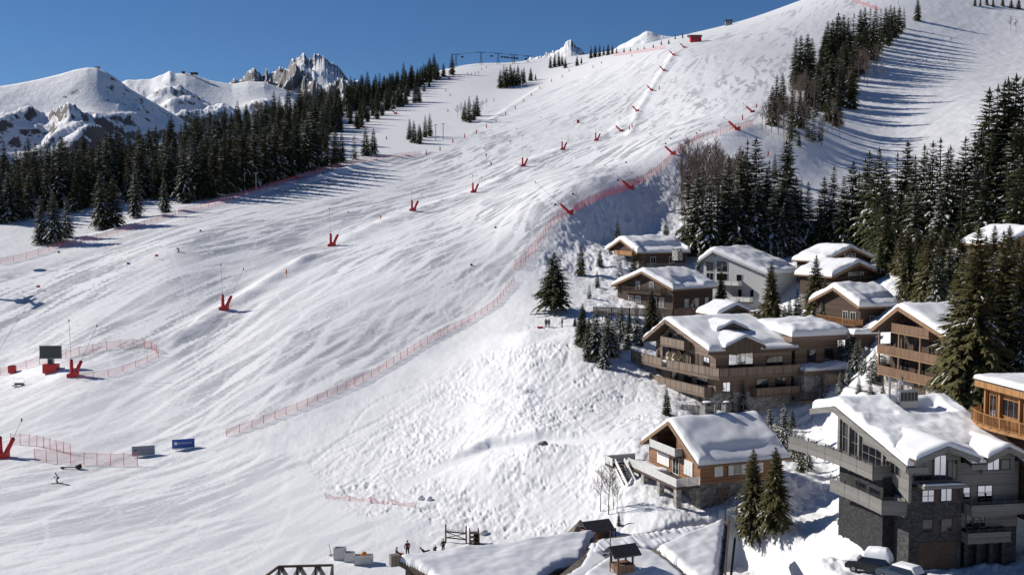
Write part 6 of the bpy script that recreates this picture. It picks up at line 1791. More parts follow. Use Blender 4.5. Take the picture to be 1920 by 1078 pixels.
person(1024, 614, 'stand', 'left person in dark clothes of the pair on the knoll by the sled', 'c_black', 'c_black', 'c_grey', 2.6); person(1029, 614, 'stand', 'person with grey jacket close beside another on the knoll by the sled', 'c_grey', 'c_black', 'c_black', 2.9); person(1054, 613, 'stand', 'single person in brown jacket standing right of the pair on the knoll', 'c_brown', 'c_grey', 'c_brown', 1.2)
for (x, y, j, rz) in [(1783,75,'c_black',2.4),(1737,116,'c_red',2.2),(1778,116,'c_navy',2.8)]:
    person(x, y, 'ski', 'tiny skier on the wide upper right run', j, 'c_black', 'c_black', rz, True, group='skiers on the wide upper right run')
for (x, y, j) in [(912,294,'c_black'),(921,310,'c_black')]:
    person(x, y, 'ski', 'tiny dark skier in the middle of the slope', j, 'c_black', 'c_black', 2.3, True, group='pair of dark skiers in the middle of the slope')
for (x, y, j) in [(877,140,'c_red'),(884,141,'c_black'),(891,140,'c_navy'),(897,138,'c_red'),(903,132,'c_black'),(836,172,'c_black'),(844,180,'c_grey'),(912,128,'c_red'),(725,262,'c_black'),(840,210,'c_black'),(1034,96,'c_red'),(1128,120,'c_black'),(1185,107,'c_black')]:
    person(x, y, 'ski', 'tiny skier high on the upper left run below the chairlift', j, 'c_black', 'c_black', 2.6, True, group='skiers high on the upper left run')
def sled(r):
    b = MB(); b.prism([(-.5, -.25), (.5, -.25), (.6, 0), (.5, .25), (-.5, .25)], .05, .3, M['c_red']); b.build('shell', r); b = MB(); b.tube([(.5, 0, .2), (1.1, 0, .5)], .02, M['wire'], 5); b.build('rope', r)
piece('sled', 'red sled lying on the snow left of the pair on the knoll', 'sled', 1012, 615, sled)
def equip(r):
    b = MB(); b.box((0, 0, .25), (1.9, .18, .12), M['black']); b.build('beam', r); b = MB(); b.ball((1.3, 0, .35), (.55, .4, .35), M['black'], 9, 7); b.ball((1.5, .1, .6), (.25, .25, .2), M['c_red'], 8, 6); b.build('bundle', r); b = MB(); b.box((-1.1, 0, .2), (.5, .3, .25), M['black']); b.build('bundle', r)
piece('equipment_bundle', 'dark bundle of equipment lying above the white jacket skier', 'equipment', 131, 879, equip)

# ------------------------------------------------------------------ lifts
def far_pylon(px, py, top, label, group=None, arm=2.6, mat='darksteel'):
    p = at(px, py); dd_ = p.y * cp - (p.z - CAMZ) * sp; h = (py - top) / F * dd_
    r = thing('lift_pylon', label, 'pylon', p, 0, group)
    b = MB(); b.tube([(-.9, 0, -1), (-.25, 0, h)], [.28, .2], M[mat], 6); b.tube([(.9, 0, -1), (.25, 0, h)], [.28, .2], M[mat], 6)
    for k in (.3, .6): b.bar((-.9 + .65 * k, 0, h * k), (.9 - .65 * k, 0, h * k), .15, .15, M[mat])
    b.build('mast', r)
    b = MB(); b.bar((-arm, 0, h), (arm, 0, h), .35, .4, M[mat]); b.build('crossarm', r)
    for s in (-1, 1):
        b = MB(); b.box((s * arm, 0, h + .1), (1.6, .4, .5), M[mat]); b.build('sheave_train', r)
    return p + Vector((0, 0, h))
G5 = 'chairlift pylons on the skyline'
tops = [far_pylon(x, y, t, 'dark chairlift pylon on the skyline above the upper left run', G5) for (x, y, t) in [(855,127,103),(902,122,99),(934,121,101),(963,120,104),(990,118,106)]]
cb = MB()
for dz in (.2,):
    for sx in (-2.6, 2.6): cb.tube([t + Vector((0, sx * .6, dz)) for t in tops], .07, M['wire'], 4)
o = cb.build('lift_cable'); tag(o, 'thin lift cable strung between the skyline pylons', 'cable')
_ch = MB(); _ch.tube([(0, 0, 0), (0, .1, -2.2)], .08, M['darksteel'], 5); _hang = _ch.mesh('hanger')
_ch = MB(); _ch.box((0, 0, -2.9), (2.2, .9, .18), M['darksteel']); _ch.box((0, .45, -2.3), (2.2, .14, 1.1), M['darksteel']); _seat = _ch.mesh('seat')
for t in (.08, .25, .45, .62, .85):
    for a, b in zip(tops[:-1], tops[1:]):
        if random.random() < .42:
            q = a.lerp(b, t); r = thing('lift_chair', 'small chair hanging from the skyline lift cable', 'lift chair', q, 0, 'chairs hanging on the skyline lift'); link('hanger', _hang, r); link('seat', _seat, r)
def drag_pole(px, py, top, label, group=None):
    p = at(px, py); dd_ = p.y * cp - (p.z - CAMZ) * sp; h = (py - top) / F * dd_
    r = thing('lift_pole', label, 'pole', p, 0, group)
    b = MB(); b.tube([(0, 0, -.5), (0, 0, h)], [.22, .16], M['steel'], 8); b.build('mast', r)
    b = MB(); b.bar((-.8, 0, h - .2), (.8, 0, h - .2), .2, .25, M['steel']); b.build('crossarm', r)
for (x, y, t, lb) in [(817,264,234,'left of two drag lift poles beside the small clump of spruces'),(831,262,232,'right of two drag lift poles beside the small clump of spruces'),(459,358,326,'left of two pale steel poles at the forest edge'),(480,356,324,'right of two pale steel poles at the forest edge'),(1847,24,-4,'lift pole at the top right among the spruces'),(1684,10,-14,'lift pole at the top of the strip of wood'),(978,168,146,'pole beside the wood on the crest')]:
    drag_pole(x, y, t, lb)
# lift tower just left of the view whose shadow falls into it
def near_tower():
    T = at(58, 566) + Vector(s_vec) * 25
    base = drop(T.x, T.y); h = T.z - base.z
    r = thing('lift_tower', 'steel lift tower standing left of the view beside the run', 'pylon', base, 0.5)
    b = MB(); b.tube([(0, 0, -1), (0, 0, h)], [.5, .38], M['steel'], 12); b.build('mast', r)
    b = MB(); b.bar((0, -3.0, h), (0, 3.0, h), .5, .5, M['steel']); b.box((0, 0, h - 1.6), (1.6, 1.9, 1.5), M['steel']); b.build('crossarm', r)
    for s in (-1, 1):
        b = MB(); b.box((0, s * 2.6, h + .3), (3.6, .4, .6), M['darksteel']); b.build('sheave_train', r)
        b = MB(); b.box((0, s * 1.2, h + .7), (2.6, .3, .5), M['steel']); b.build('walkway', r)
    Q = at(75, 507) + Vector(s_vec) * 26
    c = thing('lift_cabin', 'lift cabin hanging from the cable left of the view', 'cabin', Q, 0.2)
    b = MB(); b.ball((0, 0, 0), (1.0, 1.0, 1.15), M['darksteel'], 14, 10); b.build('shell', c); b = MB(); b.tube([(0, 0, 1), (0, 0, 3.4)], .1, M['steel'], 6); b.build('hanger', c)
    b = MB(); d = (Q + Vector((0, 0, 3.4)) - T); b.tube([T - d * 4, T, T + d * .98], .03, M['wire'], 5)
    o = b.build('lift_cable'); tag(o, 'lift cable running from the tower left of the view to the cabin', 'cable')
near_tower()
# huts on the skyline and summits
def hut(px, py, w, h, label, name='mountain_hut', mat='beam', xyz=None):
    p = Vector(xyz) if xyz is not None else at(px, py)
    r = thing(name, label, 'hut', p)
    b = MB(); b.prism([(-w / 2, -w * .3), (w / 2, -w * .3), (w / 2, w * .3), (-w / 2, w * .3)], -3, h, M[mat]); b.build('wall', r)
    b = MB(); b.slab([(-w * .58, -w * .4, h), (w * .58, -w * .4, h), (w * .58, 0, h * 1.4), (-w * .58, 0, h * 1.4)], h * .12, M['roofdark']); b.slab([(-w * .58, 0, h * 1.4), (w * .58, 0, h * 1.4), (w * .58, w * .4, h), (-w * .58, w * .4, h)], h * .12, M['roofdark']); b.build('roof', r)
    b = MB()
    for k in range(3): b.box((-w * .3 + k * w * .3, -w * .305, h * .55), (w * .16, .1, h * .4), M['glass'])
    b.build('window', r)
hut(1304, 79, 7, 3.2, 'small dark red hut near the top of the run', mat='red'); hut(1366, 46, 5, 3, 'small grey hut on the upper skyline', mat='steel')
def peak(px, py, d, up=0): p = Vector(W(px, py, d)); p.z += up; return p
hut(0, 0, 11, 6, 'dark lift station on top of the rounded mountain', 'summit_station', 'concrete', peak(183, 131, 3080)); hut(0, 0, 16, 3, 'flat station on the summit left of the other one', 'summit_station', 'beam', peak(160, 133, 3090))
hut(0, 0, 24, 4, 'long station building on the middle ridge', 'summit_station', 'beam', peak(364, 139, 4080)); hut(0, 0, 10, 7, 'block shaped station on the middle ridge', 'summit_station', 'beam', peak(344, 139, 4080))

# ------------------------------------------------------------------ foreground bottom: big hall roof
def hit_plane(px, py, p0, n):
    d = Vector(ray(px, py)); c = Vector((0, 0, CAMZ)); t = (p0 - c).dot(n) / d.dot(n); return c + d * t
def hall():
    dirv = Vector((.905, .425, 0)); down = Vector((.425, -.905, 0))
    pitch = R(13); sl = (down * math.cos(pitch) - Vector((0, 0, math.sin(pitch)))).normalized()
    n = dirv.cross(sl); n = n if n.z > 0 else -n
    PA = Vector(W(742, 1047, 112)); PA.z = PA.z
    dA = (CAMZ - 6.6) / ((1047 - 400) / F); PA = Vector(W(742, 1047, dA))
    dB = (CAMZ - 6.9) / ((1010 - 400) / F); PB = Vector(W(1122, 1010, dB * 1.0))
    root = thing('ski_hall', 'low building with wide snowy shed roofs at the bottom edge', 'building', Vector((PB.x, PB.y, 0)))
    o = root.location
    def sheet(px, p0, th, mat, name, parent=None, side='beam'):
        P = [hit_plane(x, y, p0, n) - o for x, y in px]
        mb = MB(); k = len(P); d = Vector((0, 0, -th))
        # make ccw
        ar = sum(P[i].x * P[(i + 1) % k].y - P[(i + 1) % k].x * P[i].y for i in range(k))
        if ar < 0: P = P[::-1]
        vs = P + [p + d for p in P]
        mb.add(vs, [tuple(range(k))], M[mat]); mb.add(vs, [tuple(range(2 * k - 1, k - 1, -1))] + [((i + 1) % k, i, k + i, k + (i + 1) % k) for i in range(k)], M[side])
        return mb.build(name, parent or root), P
    polyA = [(742,1047),(1117,997),(1092,1060),(1042,1070),(1018,1095),(1000,1160),(870,1160),(800,1078)]
    polyB = [(1118,1011),(1365,975),(1356,1078),(1349,1160),(1000,1160),(1040,1085),(1095,1040)]
    ra, PAp = sheet(polyA, PA, .55, 'roofwood', 'roof'); rb, PBp = sheet(polyB, PB, .5, 'roofwood', 'roof')
    def snow_poly(px, p0, T, name, parent, seed, edge=.7, res=.22, holes=None):
        """pillow of snow over an outlined part of the roof plane"""
        P = [hit_plane(x, y, p0, n) - o for x, y in px]
        U = [(p.dot(dirv), p.dot(down)) for p in P]
        us = [u for u, v in U]; vs_ = [v for u, v in U]
        nu = int((max(us) - min(us)) / res) + 2; nv = int((max(vs_) - min(vs_)) / res) + 2
        uu = np.linspace(min(us) - res, max(us) + res, nu); vv = np.linspace(min(vs_) - res, max(vs_) + res, nv)
        A, B = np.meshgrid(uu, vv, indexing='ij')
        ins = inpoly(A, B, U)
        dist, _, _ = seg_dist(A, B, U + [U[0]])
        wob = .13 * fbm(A / 1.2, B / 1.2, seed, 3)
        e = np.where(ins, dist, -dist) + wob * 1.0
        prof = np.sqrt(np.clip(1 - (1 - np.clip(e / edge, 0, 1)) ** 2, 0, 1))
        t = T * prof * (1 + .22 * fbm(A / 4, B / 2.5, seed + 2, 3)) 
        if holes is not None: t = t * holes(A, B)
        p00 = Vector(p0) - o; u0, v0 = p00.dot(dirv), p00.dot(down)
        Zp = p00.z - (B - v0) * math.tan(pitch)
        X = A * dirv.x + B * down.x; Y = A * dirv.y + B * down.y
        Zz = Zp + np.where(t > 0.015, t + .01, -.06)
        Pm = np.stack([X, Y, Zz], -1)
        me = grid_mesh(name, Pm[:, ::-1], M['snow'])
        # drop faces wholly outside the pillow
        bm = bmesh.new(); bm.from_mesh(me); keep = (t > 0.0)[:, ::-1].ravel()
        bm.verts.ensure_lookup_table()
        bmesh.ops.delete(bm, geom=[f for f in bm.faces if not any(keep[v.index] for v in f.verts)], context='FACES'); bm.to_mesh(me); bm.free()
        return link(name, me, parent)
    def teeth(A, B):
        a0 = (PA - o).dot(down); s = pnoise(A / .6, B / 9.0, 91)
        m = 1 - np.clip((B - a0) / 2.4, 0, 1)
        return np.clip(1 - 1.6 * m * sstep(.1, .25, s), 0, 1)
    snow_poly([(748,1048),(1113,1000),(1088,1056),(1038,1066),(1012,1093),(996,1158),(878,1158),(806,1078)], PA, .6, 'snow_cover', ra, 101, .5, .16)
    snow_poly([(1232,1030),(1290,1006),(1361,979),(1350,1060),(1340,1158),(1320,1158),(1296,1082)], PB, .75, 'snow_cover', rb, 102, .6, .18)
    snow_poly([(1148,1046),(1180,1030),(1222,1038),(1258,1062),(1286,1092),(1284,1158),(1060,1158),(1096,1080)], PB, .65, 'snow_cover', rb, 103, .6, .18)
    def bare2(A, B):
        return .35 + .65 * sstep(-.3, .3, pnoise(A / .5, B / 7.0, 95)) * sstep(-.5, 0, pnoise(A / 3, B / 1.0, 96))
    snow_poly([(1122,1013),(1300,987),(1345,981),(1290,1003),(1230,1028),(1180,1026),(1130,1040),(1108,1040)], PB, .26, 'snow_cover', rb, 104, .3, .16, bare2)
    snow_poly([(1112,1014),(1128,1040),(1140,1050),(1098,1082),(1052,1158),(1010,1158),(1044,1088),(1090,1062)], PB, .2, 'snow_cover', rb, 105, .4, .2)
    # walls and posts below
    W1 = [hit_plane(x, y, PA, n) - o for x, y in ((760,1052),(1105,1003),(1060,1160),(880,1160))]
    b = MB(); b.prism([(p.x, p.y) for p in W1[::-1]], -2.0, [p.z - .7 for p in W1[::-1]], M['beam']); b.build('wall', root)
    W2 = [hit_plane(x, y, PB, n) - o for x, y in ((1128,1016),(1350,984),(1338,1160),(1040,1160))]
    b = MB(); b.prism([(p.x, p.y) for p in W2[::-1]], -2.0, [p.z - .6 for p in W2[::-1]], M['beam']); b.build('wall', root)
    e0 = hit_plane(742, 1047, PA, n) - o
    b = MB(); b.box((e0.x - .1, e0.y - .1, e0.z - .1), (.9, .7, 1.1), M['roofwood'], .4); b.build('roof_end', ra)
    # barge boards along the right verge
    a = hit_plane(1365, 975, PB, n) - o; c = hit_plane(1356, 1100, PB, n) - o
    b = MB(); b.bar(a + Vector((.12, 0, .1)), c + Vector((.12, 0, .1)), .2, .8, M['beam']); b.build('verge_board', rb)
    b = MB(); b.bar(a + Vector((.5, -1.4, -1.6)), c + Vector((.5, 0, -1.5)), .22, .3, M['beam']); b.build('brace', rb)
    # little roof turret on posts
    t0 = hit_plane(1166, 1078, PB, n) - o + Vector((0, 0, -.1))
    tb = MB(); tb.box((t0.x, t0.y, t0.z + .6), (1.9, 1.6, 1.4), M['brownlight'], .4); tr = tb.build('roof_turret', rb)
    for sx in (-.8, .8):
        for sy in (-.65, .65):
            q = Vector((t0.x, t0.y, t0.z)) + dirv * sx + down * sy
            p = MB(); p.box((q.x, q.y, q.z + 1.75), (.16, .16, 1.1), M['beam'], .4); p.build('turret_post', tr)
    c0 = Vector((t0.x, t0.y, t0.z + 2.3)); p = MB()
    q = lambda u, v, z: c0 + dirv * u + down * v + Vector((0, 0, z))
    p.slab([q(-1.5, 1.15, 0), q(1.5, 1.15, 0), q(1.5, 0, .8), q(-1.5, 0, .8)], .12, M['roofdark']); p.slab([q(-1.5, 0, .8), q(1.5, 0, .8), q(1.5, -1.15, 0), q(-1.5, -1.15, 0)], .12, M['roofdark']); p.build('turret_roof', tr)
    b = MB(); ps = t0 + dirv * -1.3; b.tube([ps, ps + Vector((0, 0, 4.6))], .05, M['darksteel'], 5); b.build('flue', rb)
hall()

def booth():
    p = at(1122, 1000)
    p = Vector(W(1118, 998, 125)); p.z = float(surf(p.x, p.y))
    r = thing('wooden_booth', 'small wooden booth with bare dark gable roof above the hall roof', 'booth', p, .42, scale=.84)
    b = MB(); b.prism([(-1.7, -1.2), (1.7, -1.2), (1.7, 1.3), (-1.7, 1.3)], -.6, 2.0, M['brownlight']); b.prism([(-.2, -1.25), (1.72, -1.25), (1.72, -1.15), (-.2, -1.15)], -.6, 2.1, M['beam']); b.build('wall', r)
    b = MB()
    for a in (-1, 1): b.slab([(-2.2 * 1, a * 1.9, 2.1), (1.9, a * 1.9, 2.1), (1.9, 0, 3.2), (-2.2, 0, 3.2)] if a < 0 else [(-2.2, 0, 3.2), (1.9, 0, 3.2), (1.9, 1.9, 2.1), (-2.2, 1.9, 2.1)], .14, M['roofdark'])
    b.build('roof', r)
    b = MB(); b.box((2.1, -1.5, .9), (.12, .12, 2.8), M['beam']); b.build('post', r)
    b = MB(); b.box((-.9, -1.24, .8), (1.2, .08, 1.9), M['chalet_v']); b.build('door', r)
    q = at(1088, 998); t = thing('timber_stack', 'pointed stack of grey boards left of the wooden booth', 'boards', q, .4)
    b = MB(); b.add([(-1.6, -.6, -.3), (1.6, -.6, -.3), (1.6, .8, -.3), (-1.6, .8, -.3), (.1, .2, 1.5)], [(3, 2, 1, 0), (0, 1, 4), (1, 2, 4), (2, 3, 4), (3, 0, 4)], M['roofwood']); b.build('boards', t)
booth()
def timber_gate(r):
    for x in (-1.25, 1.25):
        b = MB(); b.box((x, 0, .9), (.14, .14, 2.4), M['beam']); b.build('post', r)
    b = MB(); b.bar((-1.25, 0, .55), (1.25, 0, .45), .1, .12, M['beam']); b.bar((-1.25, 0, 1.25), (1.25, 0, 1.2), .1, .14, M['beam']); b.bar((-1.2, 0, .5), (1.2, 0, 1.2), .06, .08, M['beam']); b.bar((-1.2, 0, 1.2), (1.2, 0, .5), .06, .08, M['beam']); b.build('rail', r)
    b = MB()
    for k in range(12): b.bar((-1.1 + k * .2, -.05, 1.25), (-1.0 + k * .2, -.05, 1.55), .05, .05, M['beam'])
    b.build('pegs', r)
piece('ski_rack', 'open timber ski rack with crossed braces on the trodden snow', 'ski rack', 855, 1017, timber_gate, rz=-.25)
def stand(r):
    for x in (-.5, .5):
        for y in (-.4, .4):
            b = MB(); b.box((x, y, .9), (.12, .12, 2.1), M['beam']); b.build('post', r)
    b = MB()
    for z in (.5, 1.0, 1.5): b.box((0, 0, z), (1.1, .9, .07), M['beam'])
    b.build('shelf', r); b = MB(); b.box((.3, .3, .7), (.7, .5, 1.2), M['black']); b.build('locker', r)
piece('rack_stand', 'dark wooden stand right of the timber ski rack', 'stand', 889, 1022, stand, rz=.1)
def disc(r):
    b = MB(); b.ball((0, 0, .25), (1.0, .8, .55), M['concrete'], 14, 9); b.build('boulder', r)
for (x, y, lb) in [(788,935,'left of two snow lumps coloured grey for shade on the trodden mound foot'),(804,937,'right of two snow lumps coloured grey for shade on the trodden mound foot'),(1018,833,'small dark boulder beside the path across the mound'),(905,1000,'grey boulder right of the timber ski rack')]:
    p = at(x, y); b = MB(); rg = random.Random(x); b.ball((0, 0, .1), (.5, .42, .4) if x < 900 else (.7, .45, .4), M['snow_dirty' if x < 900 or x == 905 else 'stone'], 12, 8)  # the two mound foot lumps are snow, their shade put into the grey
    b.v = [(v[0] * (1 + .12 * math.sin(v[1] * 7 + x)), v[1] * (1 + .1 * math.cos(v[0] * 6)), v[2] * (1 + .1 * math.sin(v[0] * 5))) for v in b.v]
    o = b.build('boulder', None, True); o.location = p; tag(o, lb, 'boulder')
# planters and boxes on the snow
def crate(w, h, fill=None):
    def f(r):
        b = MB()
        for sx in (-1, 1): b.box((sx * w / 2, 0, h / 2), (.08, .9, h), M['offwhite'])
        for sy in (-1, 1): b.box((0, sy * .45, h / 2), (w, .08, h), M['offwhite'])
        b.box((0, 0, h * .6), (w - .1, .85, .1), M['snow']); b.build('box', r)
        for sx in (-1, 1):
            b = MB(); b.box((sx * (w / 2 + .03), -.47, h / 2 + .1), (.1, .1, h + .2), M['offwhite']); b.build('corner_post', r)
        if fill:
            b = MB(); b.ball((0, 0, h + .1), (.35, .3, .3), M[fill], 9, 7); b.build('bag', r)
    return f
piece('planter_box', 'square pale wooden box, leftmost of three on the snow', 'box', 638, 1047, crate(1.2, 1.3)); piece('planter_box', 'small pale box in the middle of three on the snow', 'box', 656, 1051, crate(1.0, 1.0)); piece('planter_box', 'long pale box holding an orange bag', 'box', 682, 1056, crate(2.0, 1.0, 'orange'), rz=.1)
piece('bamboo_stake', 'thin leaning stake in the snow left of the pale boxes', 'stake', 622, 1042, lambda r: (MB().bar((0, 0, -.2), (-.3, 0, 1.4), .05, .05, M['beam']).build('stick', r), MB().bar((-.3, 0, .1), (1.0, 0, .3), .12, .1, M['beam']).build('log', r)))
def tips(px, py, ex, ey):
    pass
# people on the terrace edge behind the hall roof
def behind(px, py, d):
    p = Vector(W(px, py, d)); return p
person(764, 1042, 'stand', 'person in maroon jacket standing behind the left end of the hall roof', 'c_maroon', 'c_black', 'c_black', .3, s=1.05)
person(744, 1046, 'sit', 'person in navy jacket sitting at the left end of the hall roof', 'c_navy', 'c_black', 'c_black', -1.2); person(797, 1038, 'recline', 'person in brown clothes reclining behind the hall roof edge', 'c_brown', 'c_brown', 'c_brown', -1.5); person(831, 1036, 'stand', 'person in brown jacket standing right of the reclining one behind the hall roof', 'c_brown', 'c_brown', 'c_maroon', .5, s=.95); person(816, 1036, 'sit', 'small seated person in dark clothes between the two in brown', 'c_black', 'c_black', 'c_grey', .4, s=.75)
piece('beach_bag', 'orange bag beside the person sitting at the left end of the hall roof', 'bag', 753, 1046, lambda r: (MB().ball((0, 0, .3), (.45, .3, .3), M['c_orange'], 10, 7).build('sack', r, True), MB().tube([(-.2, 0, .5), (0, 0, .8), (.2, 0, .5)], .03, M['c_orange'], 5).build('strap', r)))
# timber truss terrace at the bottom edge
def truss():
    p = Vector(W(556, 1088, 117)); p.z = 0.6
    r = thing('timber_shelter', 'dark timber frame with crossed struts at the bottom edge', 'shelter', p, .12)
    b = MB(); T = 2.35
    b.bar((-3.9, -2.6, T - .5), (-1.9, 1.2, T), .22, .22, M['beam']); b.bar((-1.9, 1.2, T), (3.7, 1.0, T), .22, .22, M['beam']); b.bar((3.7, 1.0, T), (3.6, -2.6, T - .3), .22, .22, M['beam']); b.build('top_beam', r)
    for x in (-1.9, 0, 1.9, 3.7):
        q = MB(); q.box((x, 1.1, T / 2 - .2), (.2, .2, T + .3), M['beam']); q.build('post', r)
    for x in (-1.9, 0.0, 1.9):
        q = MB()
        for k in range(5):
            q.bar((x + .1 + k * .1, 1.05, T - .1), (x - .75 - k * .05 + .2 * k, .4, T - 1.4), .06, .06, M['beam']); q.bar((x + .1 + k * .1, 1.05, T - .1), (x + .9 + k * .12, .4, T - 1.4), .06, .06, M['beam'])
        q.build('strut', r)
    q = MB(); q.prism([(-3.6, -2.4), (3.5, -2.4), (3.4, .9), (-1.8, 1.0)], .9, 1.1, M['snow']); q.build('snow_floor', r)
truss()
# terrace furniture
for (x, y, d, lb) in [(1256, 676, 181, 'left of two cream fur covered armchairs on the taupe chalet terrace'), (1267, 680, 179, 'right of two cream fur covered armchairs on the taupe chalet terrace')]:
    p = Vector(W(x, y, d)); r = thing('armchair', lb, 'armchair', p, .3)
    z = -.1
    b = MB(); b.box((0, 0, .35), (.9, .9, .35), M['c_cream']); b.build('seat', r); b = MB(); b.ball((0, .35, .85), (.55, .25, .6), M['c_cream'], 12, 8); b.build('backrest', r, True)
    for s in (-1, 1):
        b = MB(); b.box((s * .45, 0, .5), (.16, .85, .3), M['c_cream']); b.build('armrest', r)
    b = MB(); b.box((0, 0, .08), (.7, .7, .2), M['beam']); b.build('legs', r)
# lamp post
def lamp(r):
    b = MB(); b.tube([(0, 0, -.5), (0, 0, 3.1)], [.07, .05], M['beamlight'], 8); b.build('post', r)
    b = MB(); b.tube([(0, 0, 3.1), (0, 0, 3.55)], [.13, .22], M['white'], 6); b.build('lantern', r); b = MB(); b.tube([(0, 0, 3.55), (0, 0, 3.8)], [.28, .03], M['darksteel'], 6); b.build('cap', r)
p = Vector(W(1624, 664, 168)); p.z = float(surf(p.x, p.y)); r = thing('street_lamp', 'lantern on a thin post in front of the small snow roofed shelter', 'lamp', p); lamp(r)
def shelter():
    p = Vector(W(1612, 660, 178)); p.z = float(surf(p.x, p.y)); r = thing('garden_shelter', 'small dark shelter under a snowy roof beside the lantern', 'shelter', p, .3)
    b = MB(); b.prism([(-1.8, -1.4), (1.8, -1.4), (1.8, 1.4), (-1.8, 1.4)], -1, 2.6, M['brown']); b.build('wall', r)
    b = MB(); b.box((0, 0, 2.75), (4.6, 3.6, .3), M['beam']); rf = b.build('roof', r)
    snow_patch(lambda U, V: (U, V, U * 0 + 2.91), -2.2, 2.2, -1.7, 1.7, .7, 'snow_cover', rf, 20, 18, .9, 7, .2)
    b = MB(); b.box((.5, -1.42, .9), (.9, .06, 1.9), M['beam']); b.build('door', r)
shelter()
# retaining walls by the grey building
def rwall(label, px, d, h, th=.5, mat='stonedark', snow=.4, dz=0):
    P = [Vector(W(x, y, dd_)) for (x, y), dd_ in zip(px, d)]
    o = P[0].copy(); r = thing('retaining_wall', label, 'wall', o); r['kind'] = 'thing'
    b = MB(); s = MB()
    for a, c in zip(P[:-1], P[1:]):
        a = a - o; c = c - o
        t = (c - a); t.z = 0; t.normalize(); nn = Vector((-t.y, t.x, 0)) * th
        q = [a, c, c + nn, a + nn]
        b.add([p + Vector((0, 0, -h)) for p in q] + q, [(3, 2, 1, 0), (4, 5, 6, 7), (0, 1, 5, 4), (1, 2, 6, 5), (2, 3, 7, 6), (3, 0, 4, 7)], M[mat])
        m = 14; pts = []
        for i in range(m + 1):
            e = a.lerp(c, i / m)
            row = [(e + nn * v + Vector((0, 0, .01 + snow * math.sqrt(max(0, 1 - abs(2 * v - 1) ** 2.5)) * (.8 + .3 * float(pnoise(np.array(e.x * 2.1 + v), np.array(e.y * 2.1), 5)))))) for v in (-.12, 0, .25, .5, .75, 1, 1.12)]
            pts.append(row)
        base = len(pts)
        vs = [p for row in pts for p in row]; s.add(vs, [(i * 7 + j, (i + 1) * 7 + j, (i + 1) * 7 + j + 1, i * 7 + j + 1) for i in range(m) for j in range(6)], M['snow'])
    b.build('wall_body', r); s.build('snow_cover', r, True)
rwall('dark stone wall with snow cap in front of the left corner of the grey building', [(1570,972),(1652,982)], [118, 110], 4.5, 2.0)
rwall('short wall with a snow cap beside the stone tower of the grey building', [(1652,1000),(1702,1004)], [109, 106], 4, .8, 'concrete', .2)
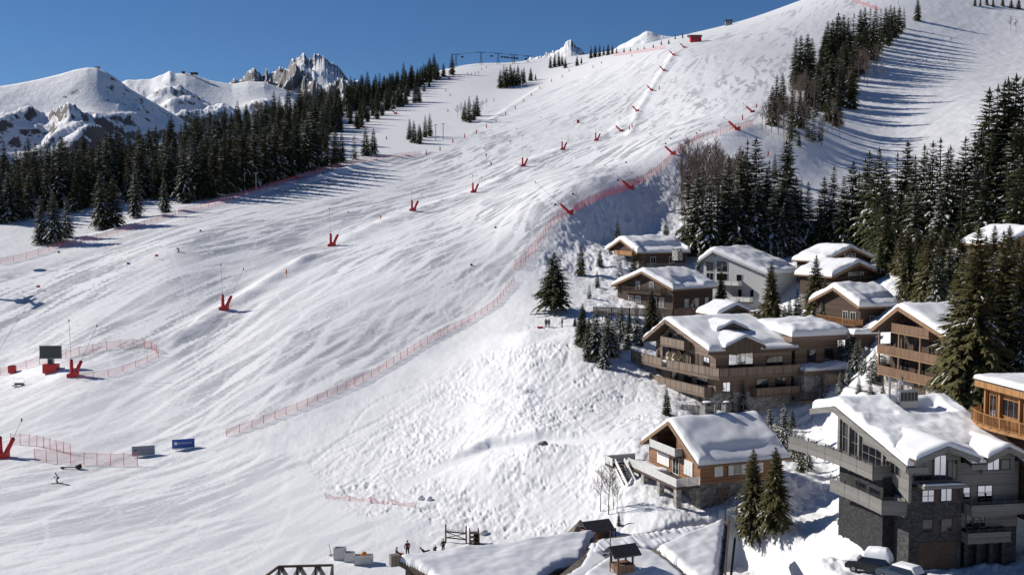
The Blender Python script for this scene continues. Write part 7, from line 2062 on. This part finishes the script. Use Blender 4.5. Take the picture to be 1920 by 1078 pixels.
# parked cars under snow
def car(px, py, d, rz, label, body, snow_t):
    p = Vector(W(px, py, d)); p.z = float(surf(p.x, p.y))
    r = thing('parked_car', label, 'car', p, rz)
    pr = [(-2.1, .35), (2.1, .35), (2.15, .75), (1.9, .98), (1.0, 1.08), (.55, 1.55), (-1.5, 1.58), (-2.05, 1.05)]
    b = MB(); k = len(pr); 
    vs = [(x, -.88 + (.12 if z > 1.2 else 0), z) for x, z in pr] + [(x, .88 - (.12 if z > 1.2 else 0), z) for x, z in pr]
    b.add(vs, [tuple(range(k)), tuple(range(2 * k - 1, k - 1, -1))] + [((i + 1) % k, i, k + i, k + (i + 1) % k) for i in range(k)], M[body]); b.build('body', r)
    for s in (-1, 1):
        b = MB(); y = s * .83
        b.add([(-1.75, y + s * .062, 1.06), (.85, y + s * .062, 1.1), (.5, y - s * .045, 1.5), (-1.45, y - s * .045, 1.52)], [(0, 1, 2, 3) if s < 0 else (3, 2, 1, 0)], M['glass']); b.build('side_window', r)
        for x in (-1.35, 1.35):
            b = MB(); b.tube([(x, s * .92, .33), (x, s * .68, .33)], .33, M['black'], 14); w = b.build('wheel', r); b = MB(); b.tube([(x, s * .935, .33), (x, s * .9, .33)], .19, M['steel'], 10); b.build('rim', w)
        b = MB(); b.box((2.12, s * .62, .72), (.08, .3, .14), M['white']); b.build('headlight', r)
    b = MB(); b.add([(1.0, -.78, 1.1), (1.0, .78, 1.1), (.58, .7, 1.52), (.58, -.7, 1.52)], [(0, 1, 2, 3)], M['glass']); b.v = [(v[0] + .02, v[1], v[2] + .02) for v in b.v]; b.build('windscreen', r)
    b = MB(); b.box((2.16, 0, .5), (.06, 1.6, .18), M['black']); b.build('bumper', r)
    sn = snow_patch(lambda U, V: (U, V, np.interp(U, [-1.95, -1.5, .55], [1.1, 1.585, 1.555])), -1.9, .5, -.74, .74, snow_t, 'snow_cover', r, 20, 16, .35, 8, .15)
    if snow_t > .3: snow_patch(lambda U, V: (U, V, np.interp(U, [1.0, 1.9], [1.085, .985])), 1.0, 1.9, -.8, .8, .25, 'bonnet_snow', r, 14, 14, .3, 9, .2)
    return r
M['carpaint'] = simple('dark_car_paint', (0.02, 0.022, 0.026), 0.25, .3); M['carblue'] = simple('slate_car_paint', (0.05, 0.07, 0.10), 0.25, .3)
car(1632, 1072, 104, 2.6, 'parked car buried under a thick snow pillow at the bottom edge', 'carpaint', .75); car(1690, 1078, 101, 2.2, 'dark parked car with thin snow in front of the grey building', 'carblue', .18)
b = Vector(W(1404, 596, 205)); b.z = float(surf(b.x, b.y)); r = thing('covered_toboggan', 'red toboggan leaning in the snow below the white chalet', 'toboggan', b)
q = MB(); q.box((0, 0, .6), (1.2, .5, 1.1), M['c_red'], .5); q.ball((0, 0, 1.15), (.5, .3, .25), M['c_red'], 8, 6); q.build('shell', r); q = MB(); q.box((.2, -.3, .3), (.6, .05, .4), M['c_white'], .5); q.build('runner', r)

def lane():
    p = Vector(W(1830, 1085, 100)); z = W(1720, 1068, 104)[2] - 0.2 + 0.10
    b = MB(); b.prism([(-9.5, -5.5), (9.5, -5.5), (9.5, 3.4), (-7.0, 3.4)], -.2, .02, M['asphalt']); o = b.build('road'); o.location = (p.x, p.y - 1.5, z); o.rotation_euler = (0, 0, R(8))
    tag(o, 'dark cleared lane in front of the grey building', 'road', kind='structure')
lane()
